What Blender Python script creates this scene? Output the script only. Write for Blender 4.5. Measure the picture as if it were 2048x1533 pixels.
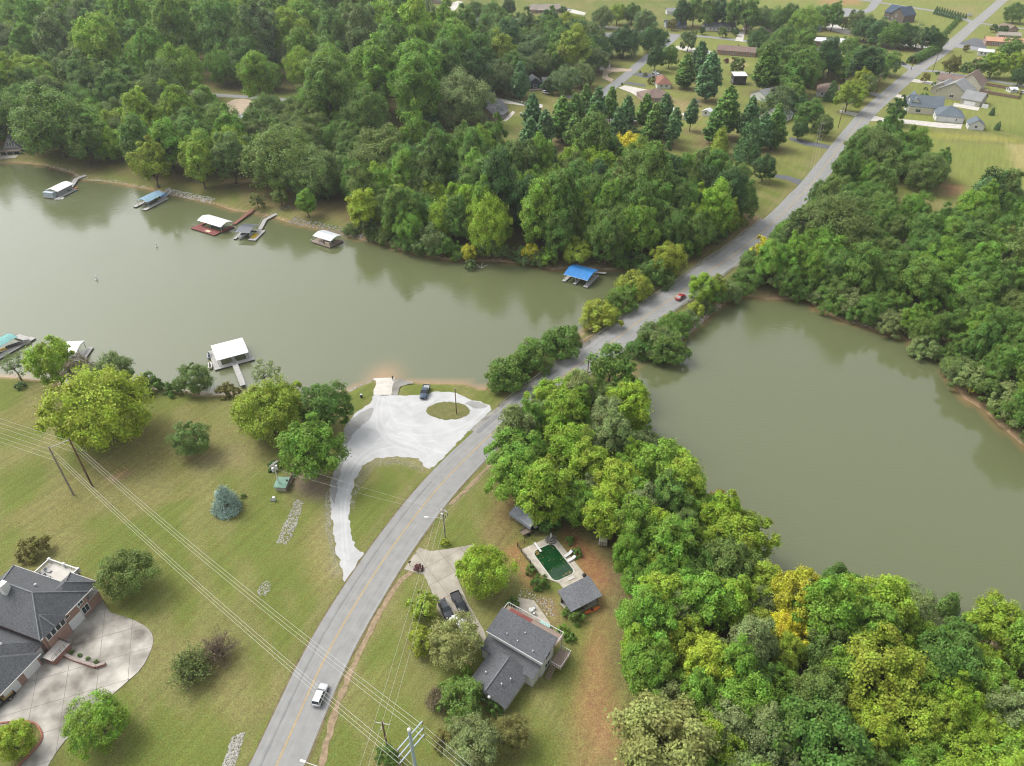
import bpy, bmesh, math, random
import numpy as np
from mathutils import Vector, Matrix
for _o in list(bpy.data.objects): bpy.data.objects.remove(_o)
R = math.radians
SC = bpy.context.scene
COL = SC.collection
random.seed(7); RNG = np.random.default_rng(7)

# ---------------------------------------------------------------- camera, sky, sun, exposure
CAMZ, PITCH, FPX = 120.0, R(36.8), 1422.0
cam = bpy.data.cameras.new('camera'); camo = bpy.data.objects.new('camera', cam); COL.objects.link(camo)
cam.sensor_width = 36; cam.lens = 36 * FPX / 2048; cam.clip_end = 9000; cam.clip_start = 1
camo.location = (0, 0, CAMZ); camo.rotation_euler = (R(90) - PITCH, 0, 0)
SC.camera = camo
world = bpy.data.worlds.new('World'); SC.world = world; world.use_nodes = True
wn = world.node_tree.nodes; wl = world.node_tree.links
SUN_EL, SUN_AZ = R(52), R(-62)            # azimuth measured from +Y towards +X
sky = wn.new('ShaderNodeTexSky'); sky.sky_type = 'NISHITA'; sky.sun_disc = False
sky.sun_elevation = SUN_EL; sky.sun_rotation = SUN_AZ
sky.air_density = 1.0; sky.dust_density = 4.0; sky.ozone_density = 1.0; sky.altitude = 150
hs = wn.new('ShaderNodeHueSaturation'); hs.inputs['Saturation'].default_value = 0.22
wl.new(sky.outputs[0], hs.inputs['Color'])
wl.new(hs.outputs[0], wn['Background'].inputs['Color']); wn['Background'].inputs['Strength'].default_value = 0.15
sund = bpy.data.lights.new('sun', 'SUN'); sund.energy = 1.1; sund.angle = R(26); sund.color = (1.0, 0.965, 0.90)
suno = bpy.data.objects.new('sun', sund); COL.objects.link(suno)
sdir = Vector((math.sin(SUN_AZ) * math.cos(SUN_EL), math.cos(SUN_AZ) * math.cos(SUN_EL), math.sin(SUN_EL)))
suno.rotation_euler = (-sdir).to_track_quat('-Z', 'Y').to_euler(); suno.location = (0, 0, 200)
vs = SC.view_settings; vs.view_transform = 'Standard'; vs.look = 'None'; vs.gamma = 1; vs.use_curve_mapping = False
vs.exposure = 0.86
SC.render.engine = 'CYCLES'
cy = SC.cycles; cy.max_bounces = 4; cy.diffuse_bounces = 2; cy.glossy_bounces = 2; cy.transmission_bounces = 2
cy.transparent_max_bounces = 4; cy.volume_bounces = 0; cy.caustics_reflective = False; cy.caustics_refractive = False
cy.use_denoising = True; cy.filter_width = 1.1; cy.sample_clamp_indirect = 4

# ---------------------------------------------------------------- survey: photo pixel -> place on the level z
_c, _s = math.cos(PITCH), math.sin(PITCH)
def G(u, v, z=0.0):
    cx = (u - 1024) / FPX; cyy = (766.5 - v) / FPX
    dx, dy, dz = cx, _c + cyy * _s, -_s + cyy * _c
    t = (z - CAMZ) / dz
    return Vector((dx * t, dy * t, z))
def depth_of(p): return p[1] * _c - (p[2] - CAMZ) * _s
def GL(pts, z=0.0): return [G(u, v, z) for u, v in pts]

# ---------------------------------------------------------------- materials
MATS = {}
def newmat(name):
    m = bpy.data.materials.new(name); m.use_nodes = True
    n = m.node_tree.nodes; l = m.node_tree.links
    return m, n, l, n['Principled BSDF']
def mat(name, col, rough=0.8, var=0.18, scale=1.5, bump=0.0, bscale=8.0, metal=0.0, spec=0.3, col2=None, stretch=None):
    if name in MATS: return MATS[name]
    m, n, l, p = newmat(name)
    tc = n.new('ShaderNodeTexCoord'); src = tc.outputs['Object']
    if stretch:
        mp = n.new('ShaderNodeMapping'); mp.inputs['Scale'].default_value = stretch
        l.new(src, mp.inputs[0]); src = mp.outputs[0]
    nz = n.new('ShaderNodeTexNoise'); nz.inputs['Scale'].default_value = scale; nz.inputs['Detail'].default_value = 5
    l.new(src, nz.inputs['Vector'])
    mx = n.new('ShaderNodeMix'); mx.data_type = 'RGBA'
    c2 = col2 or tuple(min(1, c * (1 + var)) for c in col); c1 = col if col2 else tuple(c * (1 - var) for c in col)
    mx.inputs['A'].default_value = (*c1, 1); mx.inputs['B'].default_value = (*c2, 1)
    mr = n.new('ShaderNodeMapRange'); mr.inputs[1].default_value = 0.3; mr.inputs[2].default_value = 0.7
    l.new(nz.outputs[0], mr.inputs[0]); l.new(mr.outputs[0], mx.inputs['Factor'])
    l.new(mx.outputs['Result'], p.inputs['Base Color'])
    p.inputs['Roughness'].default_value = rough; p.inputs['Metallic'].default_value = metal
    p.inputs['Specular IOR Level'].default_value = spec
    if bump:
        bz = n.new('ShaderNodeTexNoise'); bz.inputs['Scale'].default_value = bscale; l.new(src, bz.inputs['Vector'])
        bp = n.new('ShaderNodeBump'); bp.inputs['Strength'].default_value = bump; bp.inputs['Distance'].default_value = 0.1
        l.new(bz.outputs[0], bp.inputs['Height']); l.new(bp.outputs[0], p.inputs['Normal'])
    MATS[name] = m
    return m

# ---------------------------------------------------------------- mesh helpers
class MB:
    def __init__(s): s.v = []; s.f = []
    def add(s, vs, fs):
        o = len(s.v); s.v += [tuple(v) for v in vs]; s.f += [tuple(i + o for i in f) for f in fs]; return s
    def box(s, x0, x1, y0, y1, z0, z1):
        return s.add([(x0,y0,z0),(x1,y0,z0),(x1,y1,z0),(x0,y1,z0),(x0,y0,z1),(x1,y0,z1),(x1,y1,z1),(x0,y1,z1)],
                     [(0,3,2,1),(4,5,6,7),(0,1,5,4),(1,2,6,5),(2,3,7,6),(3,0,4,7)])
    def cbox(s, c, d, rz=0.0):
        x, y, z = c; a, b, h = d[0]/2, d[1]/2, d[2]/2; ca, sa = math.cos(rz), math.sin(rz)
        vs = [(x + px*ca - py*sa, y + px*sa + py*ca, z + pz) for pz in (-h, h) for px, py in ((-a,-b),(a,-b),(a,b),(-a,b))]
        return s.add(vs, [(0,3,2,1),(4,5,6,7),(0,1,5,4),(1,2,6,5),(2,3,7,6),(3,0,4,7)])
    def prism(s, poly, z0, z1, cap=True):
        n = len(poly); vs = [(p[0], p[1], z0) for p in poly] + [(p[0], p[1], z1) for p in poly]
        fs = [(i, (i+1) % n, n + (i+1) % n, n + i) for i in range(n)]
        if cap: fs += [tuple(range(n, 2*n)), tuple(range(n-1, -1, -1))]
        return s.add(vs, fs)
    def tube(s, p, q, r, r2=None, n=8, cap=True):
        p = Vector(p); q = Vector(q); r2 = r if r2 is None else r2
        d = (q - p); d = d.normalized() if d.length > 1e-6 else Vector((0,0,1))
        a = d.cross(Vector((0,0,1))) if abs(d.z) < 0.95 else d.cross(Vector((1,0,0))); a.normalize(); b = d.cross(a)
        vs = []
        for c, rr in ((p, r), (q, r2)):
            for i in range(n):
                t = 2*math.pi*i/n; vs.append(c + (a*math.cos(t) + b*math.sin(t))*rr)
        fs = [(i, (i+1) % n, n + (i+1) % n, n + i) for i in range(n)]
        if cap: fs += [tuple(range(n-1, -1, -1)), tuple(range(n, 2*n))]
        return s.add(vs, fs)
    def path(s, pts, r, n=6):
        pts = [Vector(p) for p in pts]
        rs = r if isinstance(r, (list, tuple)) else [r]*len(pts)
        vs = []; m = len(pts)
        for k, c in enumerate(pts):
            d = (pts[min(k+1, m-1)] - pts[max(k-1, 0)]).normalized()
            a = d.cross(Vector((0,0,1))) if abs(d.z) < 0.95 else d.cross(Vector((1,0,0))); a.normalize(); b = d.cross(a)
            vs += [c + (a*math.cos(2*math.pi*i/n) + b*math.sin(2*math.pi*i/n))*rs[k] for i in range(n)]
        fs = [(k*n+i, k*n+(i+1) % n, (k+1)*n+(i+1) % n, (k+1)*n+i) for k in range(m-1) for i in range(n)]
        fs += [tuple(range(n-1, -1, -1)), tuple(range((m-1)*n, m*n))]
        return s.add(vs, fs)
    def poly3(s, vs): return s.add(vs, [tuple(range(len(vs)))])
    def slab(s, vs, t):                     # a planar polygon with thickness t along its normal (downwards)
        vs = [Vector(v) for v in vs]; n = (vs[1]-vs[0]).cross(vs[2]-vs[0]).normalized()
        if n.z < 0: vs = vs[::-1]; n = -n
        m = len(vs); lo = [v - n*t for v in vs]
        return s.add(vs + lo, [tuple(range(m)), tuple(range(2*m-1, m-1, -1))] + [(i, m+i, m+(i+1) % m, (i+1) % m) for i in range(m)])
    def ball(s, c, r, nu=8, nv=6, sz=1.0):
        vs = [(c[0], c[1], c[2]-r*sz)]
        for j in range(1, nv):
            t = -math.pi/2 + math.pi*j/nv
            vs += [(c[0]+r*math.cos(t)*math.cos(2*math.pi*i/nu), c[1]+r*math.cos(t)*math.sin(2*math.pi*i/nu), c[2]+r*sz*math.sin(t)) for i in range(nu)]
        vs.append((c[0], c[1], c[2]+r*sz)); L = len(vs)-1
        fs = [(0, 1+(i+1) % nu, 1+i) for i in range(nu)]
        for j in range(nv-2):
            a = 1+j*nu; fs += [(a+i, a+(i+1) % nu, a+nu+(i+1) % nu, a+nu+i) for i in range(nu)]
        a = 1+(nv-2)*nu; fs += [(a+i, a+(i+1) % nu, L) for i in range(nu)]
        return s.add(vs, fs)
    def mesh(s, name):
        me = bpy.data.meshes.new(name); me.from_pydata([tuple(v) for v in s.v], [], s.f); me.update(); return me

def link(o, parent=None):
    COL.objects.link(o)
    if parent is not None: o.parent = parent
    return o
def obj(name, mb, material, parent=None, smooth=False, loc=None, rz=0.0):
    me = mb.mesh(name) if isinstance(mb, MB) else mb
    if material is not None and not me.materials: me.materials.append(material)
    if smooth: me.shade_smooth()
    o = link(bpy.data.objects.new(name, me), parent)
    if loc is not None: o.location = loc; o.rotation_euler = (0, 0, rz)
    return o
def tag(o, label, cat, group=None):
    o['label'] = label; o['category'] = cat
    if group: o['group'] = group
    return o
def thing(name, label, cat, loc=(0,0,0), rz=0.0, group=None):
    o = bpy.data.objects.new(name, None); o.empty_display_size = 0.5; COL.objects.link(o)
    o.location = loc; o.rotation_euler = (0, 0, rz)
    return tag(o, label, cat, group)
def struct(o, kind='structure'): o['kind'] = kind; return o
def copy_tree(o, parent=None):
    c = o.copy(); COL.objects.link(c); c.parent = parent
    for ch in o.children: copy_tree(ch, c)
    return c

def smooth_poly(P, sub=4, closed=True):
    n = len(P); out = []
    rng = range(n) if closed else range(n-1)
    g = (lambda i: P[i % n]) if closed else (lambda i: P[min(max(i, 0), n-1)])
    for i in rng:
        p0, p1, p2, p3 = Vector(g(i-1)), Vector(g(i)), Vector(g(i+1)), Vector(g(i+2))
        for k in range(sub):
            t = k/sub
            out.append(0.5*((2*p1) + (p2-p0)*t + (2*p0-5*p1+4*p2-p3)*t*t + (3*p1-p0-3*p2+p3)*t**3))
    if not closed: out.append(Vector(P[-1]))
    return out

# value noise on numpy arrays
def vnoise(x, y, sc, seed=0, octv=4):
    out = np.zeros_like(x); amp = 1.0; tot = 0
    for o in range(octv):
        rg = np.random.default_rng(seed*31+o); L = rg.random((256, 256))
        xx = x/sc*(2**o)+1000.37; yy = y/sc*(2**o)+1000.73
        xi = np.floor(xx).astype(int); yi = np.floor(yy).astype(int); fx = xx-xi; fy = yy-yi
        fx = fx*fx*(3-2*fx); fy = fy*fy*(3-2*fy)
        a = L[xi % 256, yi % 256]; b = L[(xi+1) % 256, yi % 256]; c = L[xi % 256, (yi+1) % 256]; d = L[(xi+1) % 256, (yi+1) % 256]
        out += amp*((a*(1-fx)+b*fx)*(1-fy)+(c*(1-fx)+d*fx)*fy); tot += amp; amp *= 0.55
    return out/tot
def polydist(x, y, poly):
    """signed distance to a polygon, positive outside"""
    P = np.array([(p[0], p[1]) for p in poly]); n = len(P)
    best = np.full(x.shape, 1e12); ins = np.zeros(x.shape, bool)
    for i in range(n):
        ax, ay = P[i]; bx, by = P[(i+1) % n]; dx, dy = bx-ax, by-ay; L2 = dx*dx+dy*dy+1e-12
        t = np.clip(((x-ax)*dx+(y-ay)*dy)/L2, 0, 1)
        best = np.minimum(best, (x-ax-t*dx)**2+(y-ay-t*dy)**2)
        if abs(dy) > 1e-9:
            cr = ((ay > y) != (by > y)) & (x < (bx-ax)*(y-ay)/dy+ax); ins ^= cr
    d = np.sqrt(best); return np.where(ins, -d, d)
def linedist(x, y, line):
    best = np.full(x.shape, 1e12)
    for i in range(len(line)-1):
        ax, ay = line[i][0], line[i][1]; dx, dy = line[i+1][0]-ax, line[i+1][1]-ay; L2 = dx*dx+dy*dy+1e-12
        t = np.clip(((x-ax)*dx+(y-ay)*dy)/L2, 0, 1)
        best = np.minimum(best, (x-ax-t*dx)**2+(y-ay-t*dy)**2)
    return np.sqrt(best)
def sstep(a, b, x): t = np.clip((x-a)/(b-a), 0, 1); return t*t*(3-2*t)

# ---------------------------------------------------------------- shorelines, road line
WZ = -1.2
LAKE = GL([(-700,905),(-400,830),(-150,775),(0,752),(60,757),(120,768),(190,772),(250,776),(330,778),(400,788),(480,790),(560,795),(640,795),(690,786),(722,770),(745,758),(790,756),(830,764),(880,767),(930,768),(962,778),
  (985,772),(1040,728),(1100,692),(1150,674),(1167,663),(1185,652),(1250,600),(1292,562),(1282,546),(1255,538),(1211,541),(1188,538),(1129,538),(1103,541),(1059,529),(1000,525),(955,523),(896,521),(823,507),(764,488),
  (717,479),(682,467),(641,459),(582,447),(544,435),(505,427),(470,423),(426,408),(382,398),(338,389),(294,380),(250,370),(200,363),(164,361),(141,346),(88,332),(35,326),(0,326),(-120,320),(-400,330),(-900,360)], WZ)
POND = GL([(1257,763),(1268,735),(1284,716),(1332,708),(1370,673),(1411,638),(1440,612),(1475,600),(1490,592),(1530,598),(1571,599),(1615,600),(1632,620),(1659,628),(1683,643),(1712,650),(1756,664),(1800,677),(1830,691),(1859,712),
  (1890,728),(1896,752),(1929,798),(1976,828),(2020,872),(2050,893),(2200,990),(2400,1120),(2500,1300),(2300,1320),(2048,1285),(1880,1270),(1760,1260),(1650,1235),(1560,1210),(1500,1170),(1470,1100),(1400,1030),(1340,975),(1302,920),(1278,860),(1262,800)], WZ)
CHAN = [Vector((22.5,183.5,0)), Vector((26.5,187.5,0)), Vector((42,174,0)), Vector((38,169,0))]
MAINC = GL([(470,1700),(512,1610),(552,1533),(600,1425),(641,1335),(688,1247),(749,1148),(793,1083),(852,1005),(911,938),(975,876),(1010,845),(1075,792),(1141,742),(1205,699),(1282,640),(1379,573),(1434,532),(1481,500),(1558,435),(1598,394),(1624,367),(1683,290),(1712,254),(1736,226),(1771,194),(1829,144),(1874,112),(1918,76),(1947,50),(1976,26),(2006,0),(2040,-26)])
MAINC = smooth_poly(MAINC, 6, closed=False)
RAMP_TOP = [G(747,790), G(785,790)]; RAMP_BOT = [G(747,757,WZ), G(788,756,WZ)]
def ramp_z(y):
    yt = (RAMP_TOP[0].y+RAMP_TOP[1].y)/2; yb = (RAMP_BOT[0].y+RAMP_BOT[1].y)/2
    return (y-yt)/(yb-yt)*WZ
def height(x, y):
    d = np.minimum(np.minimum(polydist(x, y, LAKE), polydist(x, y, POND)), polydist(x, y, CHAN))
    n = vnoise(x, y, 9, 3, 3)-0.5
    dn = d+n*1.6
    D0 = 4.2
    z = np.where(dn > 0, WZ*(1-sstep(-0.6, D0, dn)), WZ+np.maximum(dn*0.4, -3.0)-0.02)
    rd = linedist(x, y, MAINC[::3]); ch = polydist(x, y, CHAN)
    z = np.where(ch > 0.3, z*sstep(5.6, 7.4, rd), z)
    inr = (x > RAMP_TOP[0].x-1.2) & (x < RAMP_TOP[1].x+1.6) & (y > RAMP_TOP[0].y-0.5) & (y < RAMP_BOT[0].y+8)
    z = np.where(inr, np.minimum(z, ramp_z(y)-0.15), z)
    return z, d

# ---------------------------------------------------------------- foliage material (colour comes from each plant)
def leafmat(name, transl=0.3, rough=0.55, vary=0.38):
    m, n, l, p = newmat(name)
    oi = n.new('ShaderNodeObjectInfo'); ge = n.new('ShaderNodeNewGeometry'); tc = n.new('ShaderNodeTexCoord')
    nz = n.new('ShaderNodeTexNoise'); nz.inputs['Scale'].default_value = 0.45; nz.inputs['Detail'].default_value = 2
    ad = n.new('ShaderNodeVectorMath'); ad.operation = 'ADD'
    l.new(tc.outputs['Object'], ad.inputs[0]); l.new(oi.outputs['Random'], ad.inputs[1]); l.new(ad.outputs[0], nz.inputs['Vector'])
    hv = n.new('ShaderNodeHueSaturation'); l.new(oi.outputs['Color'], hv.inputs['Color'])
    h1 = n.new('ShaderNodeMapRange'); h1.inputs[3].default_value = 0.482; h1.inputs[4].default_value = 0.518
    l.new(nz.outputs[0], h1.inputs[0]); h1.inputs[1].default_value = 0.3; h1.inputs[2].default_value = 0.7
    l.new(h1.outputs[0], hv.inputs['Hue'])
    v1 = n.new('ShaderNodeMapRange'); v1.inputs[3].default_value = 1-vary; v1.inputs[4].default_value = 1+vary
    l.new(ge.outputs['Random Per Island'], v1.inputs[0])
    v2 = n.new('ShaderNodeMapRange'); v2.inputs[1].default_value = 0.3; v2.inputs[2].default_value = 0.7; v2.inputs[3].default_value = 0.75; v2.inputs[4].default_value = 1.25
    l.new(nz.outputs[0], v2.inputs[0])
    mu = n.new('ShaderNodeMath'); mu.operation = 'MULTIPLY'; l.new(v1.outputs[0], mu.inputs[0]); l.new(v2.outputs[0], mu.inputs[1])
    l.new(mu.outputs[0], hv.inputs['Value'])
    l.new(hv.outputs[0], p.inputs['Base Color']); p.inputs['Roughness'].default_value = rough; p.inputs['Specular IOR Level'].default_value = 0.25
    tr = n.new('ShaderNodeBsdfTranslucent'); l.new(hv.outputs[0], tr.inputs['Color'])
    mx = n.new('ShaderNodeMixShader'); mx.inputs[0].default_value = transl
    l.new(p.outputs[0], mx.inputs[1]); l.new(tr.outputs[0], mx.inputs[2])
    l.new(mx.outputs[0], n['Material Output'].inputs['Surface'])
    MATS[name] = m
    return m
LEAF = leafmat('leaf', 0.36); NEEDLE = leafmat('needle', 0.12, 0.6, 0.35)
BARK = mat('bark', (0.10, 0.08, 0.06), 0.95, 0.4, 3.0, stretch=(1, 1, 0.25))
PBARK = mat('pine_bark', (0.09, 0.055, 0.04), 0.95, 0.4, 3.0)
TWIG = mat('twig', (0.16, 0.12, 0.09), 0.95, 0.3, 3.0)

def unit(a): return a/np.maximum(np.linalg.norm(a, axis=-1, keepdims=True), 1e-9)
def quads_mesh(name, c, nrm, sx, sy, material, rg, up_long=None):
    """leaf-sized diamond faces at centres c facing nrm"""
    n = len(c); r = rg.normal(size=(n, 3)) if up_long is None else up_long
    t = unit(np.cross(nrm, np.cross(r, nrm))); b = np.cross(nrm, t)
    sx = np.broadcast_to(sx, (n,))[:, None]; sy = np.broadcast_to(sy, (n,))[:, None]
    bend = nrm*sy*0.35
    V = np.stack([c+t*sx, c+b*sy-bend, c-t*sx, c-b*sy-bend], axis=1).reshape(-1, 3)
    me = bpy.data.meshes.new(name); me.vertices.add(4*n); me.vertices.foreach_set('co', V.astype(np.float32).ravel())
    me.loops.add(4*n); me.loops.foreach_set('vertex_index', np.arange(4*n, dtype=np.int32))
    me.polygons.add(n); me.polygons.foreach_set('loop_start', np.arange(0, 4*n, 4, dtype=np.int32))
    me.update(calc_edges=True); me.materials.append(material)
    return me
def sphere_dirs(n, rg, lo=-1.0):
    i = np.arange(n)+0.5; z = 1-(1-lo)*i/n; ph = i*2.399963+rg.random()*6
    r = np.sqrt(np.maximum(0, 1-z*z)); d = np.stack([r*np.cos(ph), r*np.sin(ph), z], 1)
    return unit(d+rg.normal(size=(n, 3))*0.16)

def broad_crown(seed, Rc, H, zb, nl=30, npf=11, nlf=24, leaf=0.42, shape='round', lo=-0.75):
    rg = np.random.default_rng(seed)
    zc = (zb+H)/2; Rz = (H-zb)/2
    d = sphere_dirs(nl, rg, lo); rad = rg.uniform(0.60, 0.84, nl)
    rad *= rg.uniform(0.74, 1.22, nl)
    k = rg.random(nl) < 0.15; rad[k] *= 0.5
    E = np.array([Rc, Rc, Rz])
    w = np.ones(nl)
    if shape == 'oval': w = np.where(d[:, 2] > 0, 1-0.35*d[:, 2]**1.5, 1.0)
    if shape == 'wide': w = np.where(d[:, 2] < 0, 1.0, 1.0)
    L = d*E*rad[:, None]; L[:, :2] *= w[:, None]; L[:, 2] += zc
    lr = Rc*rg.uniform(0.17, 0.36, nl)
    k2 = (rg.random(nl) < 0.16) & (d[:, 2] > -0.3); L[k2] = (L[k2]-[0, 0, zc])*1.2+[0, 0, zc]; lr[k2] *= 0.62       # stray boughs beyond the crown
    C = []; N = []
    out = unit(L-np.array([0, 0, zc-Rz*0.25]))
    for i in range(nl):
        pd = unit(rg.normal(size=(npf, 3))+0.9*out[i]+np.array([0, 0, 0.25]))
        pc = L[i]+pd*lr[i]*rg.uniform(0.72, 1.0, (npf, 1))
        for j in range(npf):
            dd = np.linalg.norm(L-pc[j], axis=1)/lr; dd[i] = 9
            if dd.min() < 0.62: continue
            g = rg.normal(size=(nlf, 3))*lr[i]*np.array([0.24, 0.24, 0.20])
            c = pc[j]+g; C.append(c)
            N.append(unit(0.55*pd[j]+0.35*unit(c-L[i])+np.array([0, 0, 0.35])+rg.normal(size=(nlf, 3))*0.42))
    C = np.concatenate(C); N = np.concatenate(N)
    ok = C[:, 2] > zb*0.55; C = C[ok]; N = N[ok]
    s = leaf*rg.uniform(0.65, 1.3, len(C))
    return quads_mesh('crown', C, N, s*0.62, s*0.46, LEAF, rg), L, lr
def broad_trunk(seed, L, H, zb, r0):
    rg = random.Random(seed); mb = MB(); top = zb+(H-zb)*0.45
    p = [Vector((0, 0, -0.3)), Vector((rg.uniform(-.1,.1), rg.uniform(-.1,.1), zb*0.6)), Vector((rg.uniform(-.3,.3), rg.uniform(-.3,.3), zb+0.5)), Vector((rg.uniform(-.6,.6), rg.uniform(-.6,.6), top))]
    mb.path(p, [r0*1.35, r0, r0*0.8, r0*0.35], 8)
    idx = list(range(len(L))); rg.shuffle(idx)
    for i in idx[:9]:
        q = Vector(L[i]); a = p[2].lerp(p[3], rg.uniform(0, 0.8)); m = a.lerp(q, 0.5)+Vector((0, 0, 0.25))
        mb.path([a, m, a.lerp(q, 0.95)], [r0*0.42, r0*0.26, r0*0.08], 5)
    return mb.mesh('trunk')
PROTO = {}
def add_broad(key, seed, Rc, H, zb, **k):
    me, L, lr = broad_crown(seed, Rc, H, zb, **k); tm = broad_trunk(seed, L, H, zb, max(0.14, Rc*0.055)); tm.materials.append(BARK)
    PROTO.setdefault(key, []).append(dict(crown=me, trunk=tm, R=Rc, H=H, zc=zb+(H-zb)*0.55))
for i in range(4): add_broad('round', 10+i, 5.0, 11.0, 1.3, nl=52, npf=12, nlf=36, leaf=0.29)
for i in range(4): add_broad('oval', 30+i, 4.4, 12.5, 1.3, nl=54, npf=12, nlf=36, leaf=0.29, shape='oval')
for i in range(2): add_broad('big', 50+i, 9.0, 16.0, 1.0, nl=120, npf=13, nlf=30, leaf=0.40)
for i in range(3): add_broad('small', 60+i, 3.0, 6.2, 0.7, nl=30, npf=10, nlf=24, leaf=0.28)
for i in range(2): add_broad('fine', 70+i, 5.0, 9.5, 0.9, nl=56, npf=13, nlf=24, leaf=0.27)
for i in range(2): add_broad('sparse', 80+i, 4.0, 9.0, 2.0, nl=18, npf=8, nlf=13, leaf=0.26)
def shrub_mesh(seed, Rc, H, nl, leaf, npf=10, nlf=24):
    me, L, lr = broad_crown(seed, Rc, H, -H*0.35, nl=nl, npf=npf, nlf=nlf, leaf=leaf, lo=-0.35); return me
for i in range(3): PROTO.setdefault('shrub', []).append(dict(crown=shrub_mesh(90+i, 2.6, 3.6, 20, 0.26, 10, 26), R=2.6, H=3.6, zc=1.7))
for i in range(3): PROTO.setdefault('thicket', []).append(dict(crown=shrub_mesh(95+i, 4.2, 5.5, 32, 0.28, 11, 30), R=4.2, H=5.5, zc=2.8))
for i in range(2): PROTO.setdefault('bush', []).append(dict(crown=shrub_mesh(99+i, 1.0, 1.35, 12, 0.15, 9, 20), R=1.0, H=1.35, zc=0.6))

def pine_proto(seed, Rc, H, z0, dens=1.0):
    rg = np.random.default_rng(seed); C = []; N = []; T = []; tr = MB()
    tr.path([(0, 0, -0.3), (0.1, 0, H*0.5), (0, 0.1, H*0.98)], [H*0.016, H*0.011, 0.03], 7)
    z = z0
    while z < H*0.985:
        f = (z-z0)/(H-z0); Lb = Rc*((1-f)**0.6)*(0.55+0.45*min(1, f/0.18)); nb = 6
        a0 = rg.random()*6
        for b in range(nb):
            a = a0+b*2*math.pi/nb+rg.normal()*0.2; ln = max(0.35, Lb*rg.uniform(0.6, 1.12)); ti = rg.uniform(-0.05, 0.28)
            d = np.array([math.cos(a), math.sin(a), ti]); s = np.array([-math.sin(a), math.cos(a), 0])
            tr.path([(0, 0, z), tuple(d*ln*0.6+[0, 0, z]), tuple(d*ln*0.95+[0, 0, z])], [0.05, 0.035, 0.015], 4)
            m = int(26*dens*max(0.35, ln/Rc))
            t = rg.uniform(0.25, 1.05, m)**0.8; wd = 0.38*ln*(1.2-t)
            c = np.array([0, 0, z])+d*ln*t[:, None]+s*(rg.normal(size=m)*wd)[:, None]+np.array([0, 0, 1])*(rg.normal(size=m)*0.30+0.06*ln*t**2)[:, None]
            C.append(c); N.append(unit(np.array([0, 0, 1.0])+rg.normal(size=(m, 3))*0.40+d*0.25)); T.append(unit(np.tile(d, (m, 1))+rg.normal(size=(m, 3))*0.5))
        z += H*0.042*rg.uniform(0.8, 1.2)
    C = np.concatenate(C); N = np.concatenate(N); T = np.concatenate(T); s = rg.uniform(0.45, 0.85, len(C))
    me = quads_mesh('crown', C, N, s*0.75, s*0.42, NEEDLE, rg, T); tm = tr.mesh('trunk'); tm.materials.append(PBARK)
    return dict(crown=me, trunk=tm, R=Rc, H=H, zc=(z0+H)*0.5)
for i in range(3): PROTO.setdefault('pine', []).append(pine_proto(120+i, 4.8, 13.5, 1.2+.5*i, 3.2))
for i in range(2): PROTO.setdefault('tallpine', []).append(pine_proto(130+i, 4.2, 15.5, 4.0, 3.0))
def cone_proto(seed, Rc, H, n=5200, leaf=0.3, pw=0.85, mt=None, z0=0.25):
    rg = np.random.default_rng(seed); npf = 260; C = []; N = []
    h = 1-np.sqrt(rg.random(npf)); a = rg.random(npf)*6.283
    for k in range(npf):
        rr = Rc*((1-h[k])**pw)*rg.uniform(0.78, 1.08)*(1+0.12*math.sin(3*a[k]+seed)); m = n//npf
        pc = np.array([rr*math.cos(a[k]), rr*math.sin(a[k]), z0+h[k]*(H-z0)])
        od = np.array([math.cos(a[k]), math.sin(a[k]), 0.5])
        C.append(pc+rg.normal(size=(m, 3))*Rc*np.array([0.12, 0.12, 0.10])); N.append(unit(od+rg.normal(size=(m, 3))*0.5))
    C = np.concatenate(C); N = np.concatenate(N); C[:, 2] = np.maximum(C[:, 2], 0.05); s = leaf*rg.uniform(0.6, 1.3, len(C))
    me = quads_mesh('crown', C, N, s*0.6, s*0.4, mt or NEEDLE, rg)
    tm = MB().path([(0, 0, -0.2), (0, 0, H*0.55), (0, 0, H*0.93)], [Rc*0.08, Rc*0.05, 0.02], 6).mesh('trunk'); tm.materials.append(BARK)
    return dict(crown=me, trunk=tm, R=Rc, H=H, zc=H*0.42)
PROTO['spruce'] = [cone_proto(140, 2.7, 7.0, 7800, 0.22)]
for i in range(2): PROTO.setdefault('cedar', []).append(cone_proto(142+i, 3.0, 9.5, 6500, 0.32, 0.6))
PROTO['arborvitae'] = [cone_proto(146, 0.8, 2.8, 1600, 0.16, 0.6)]
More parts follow.
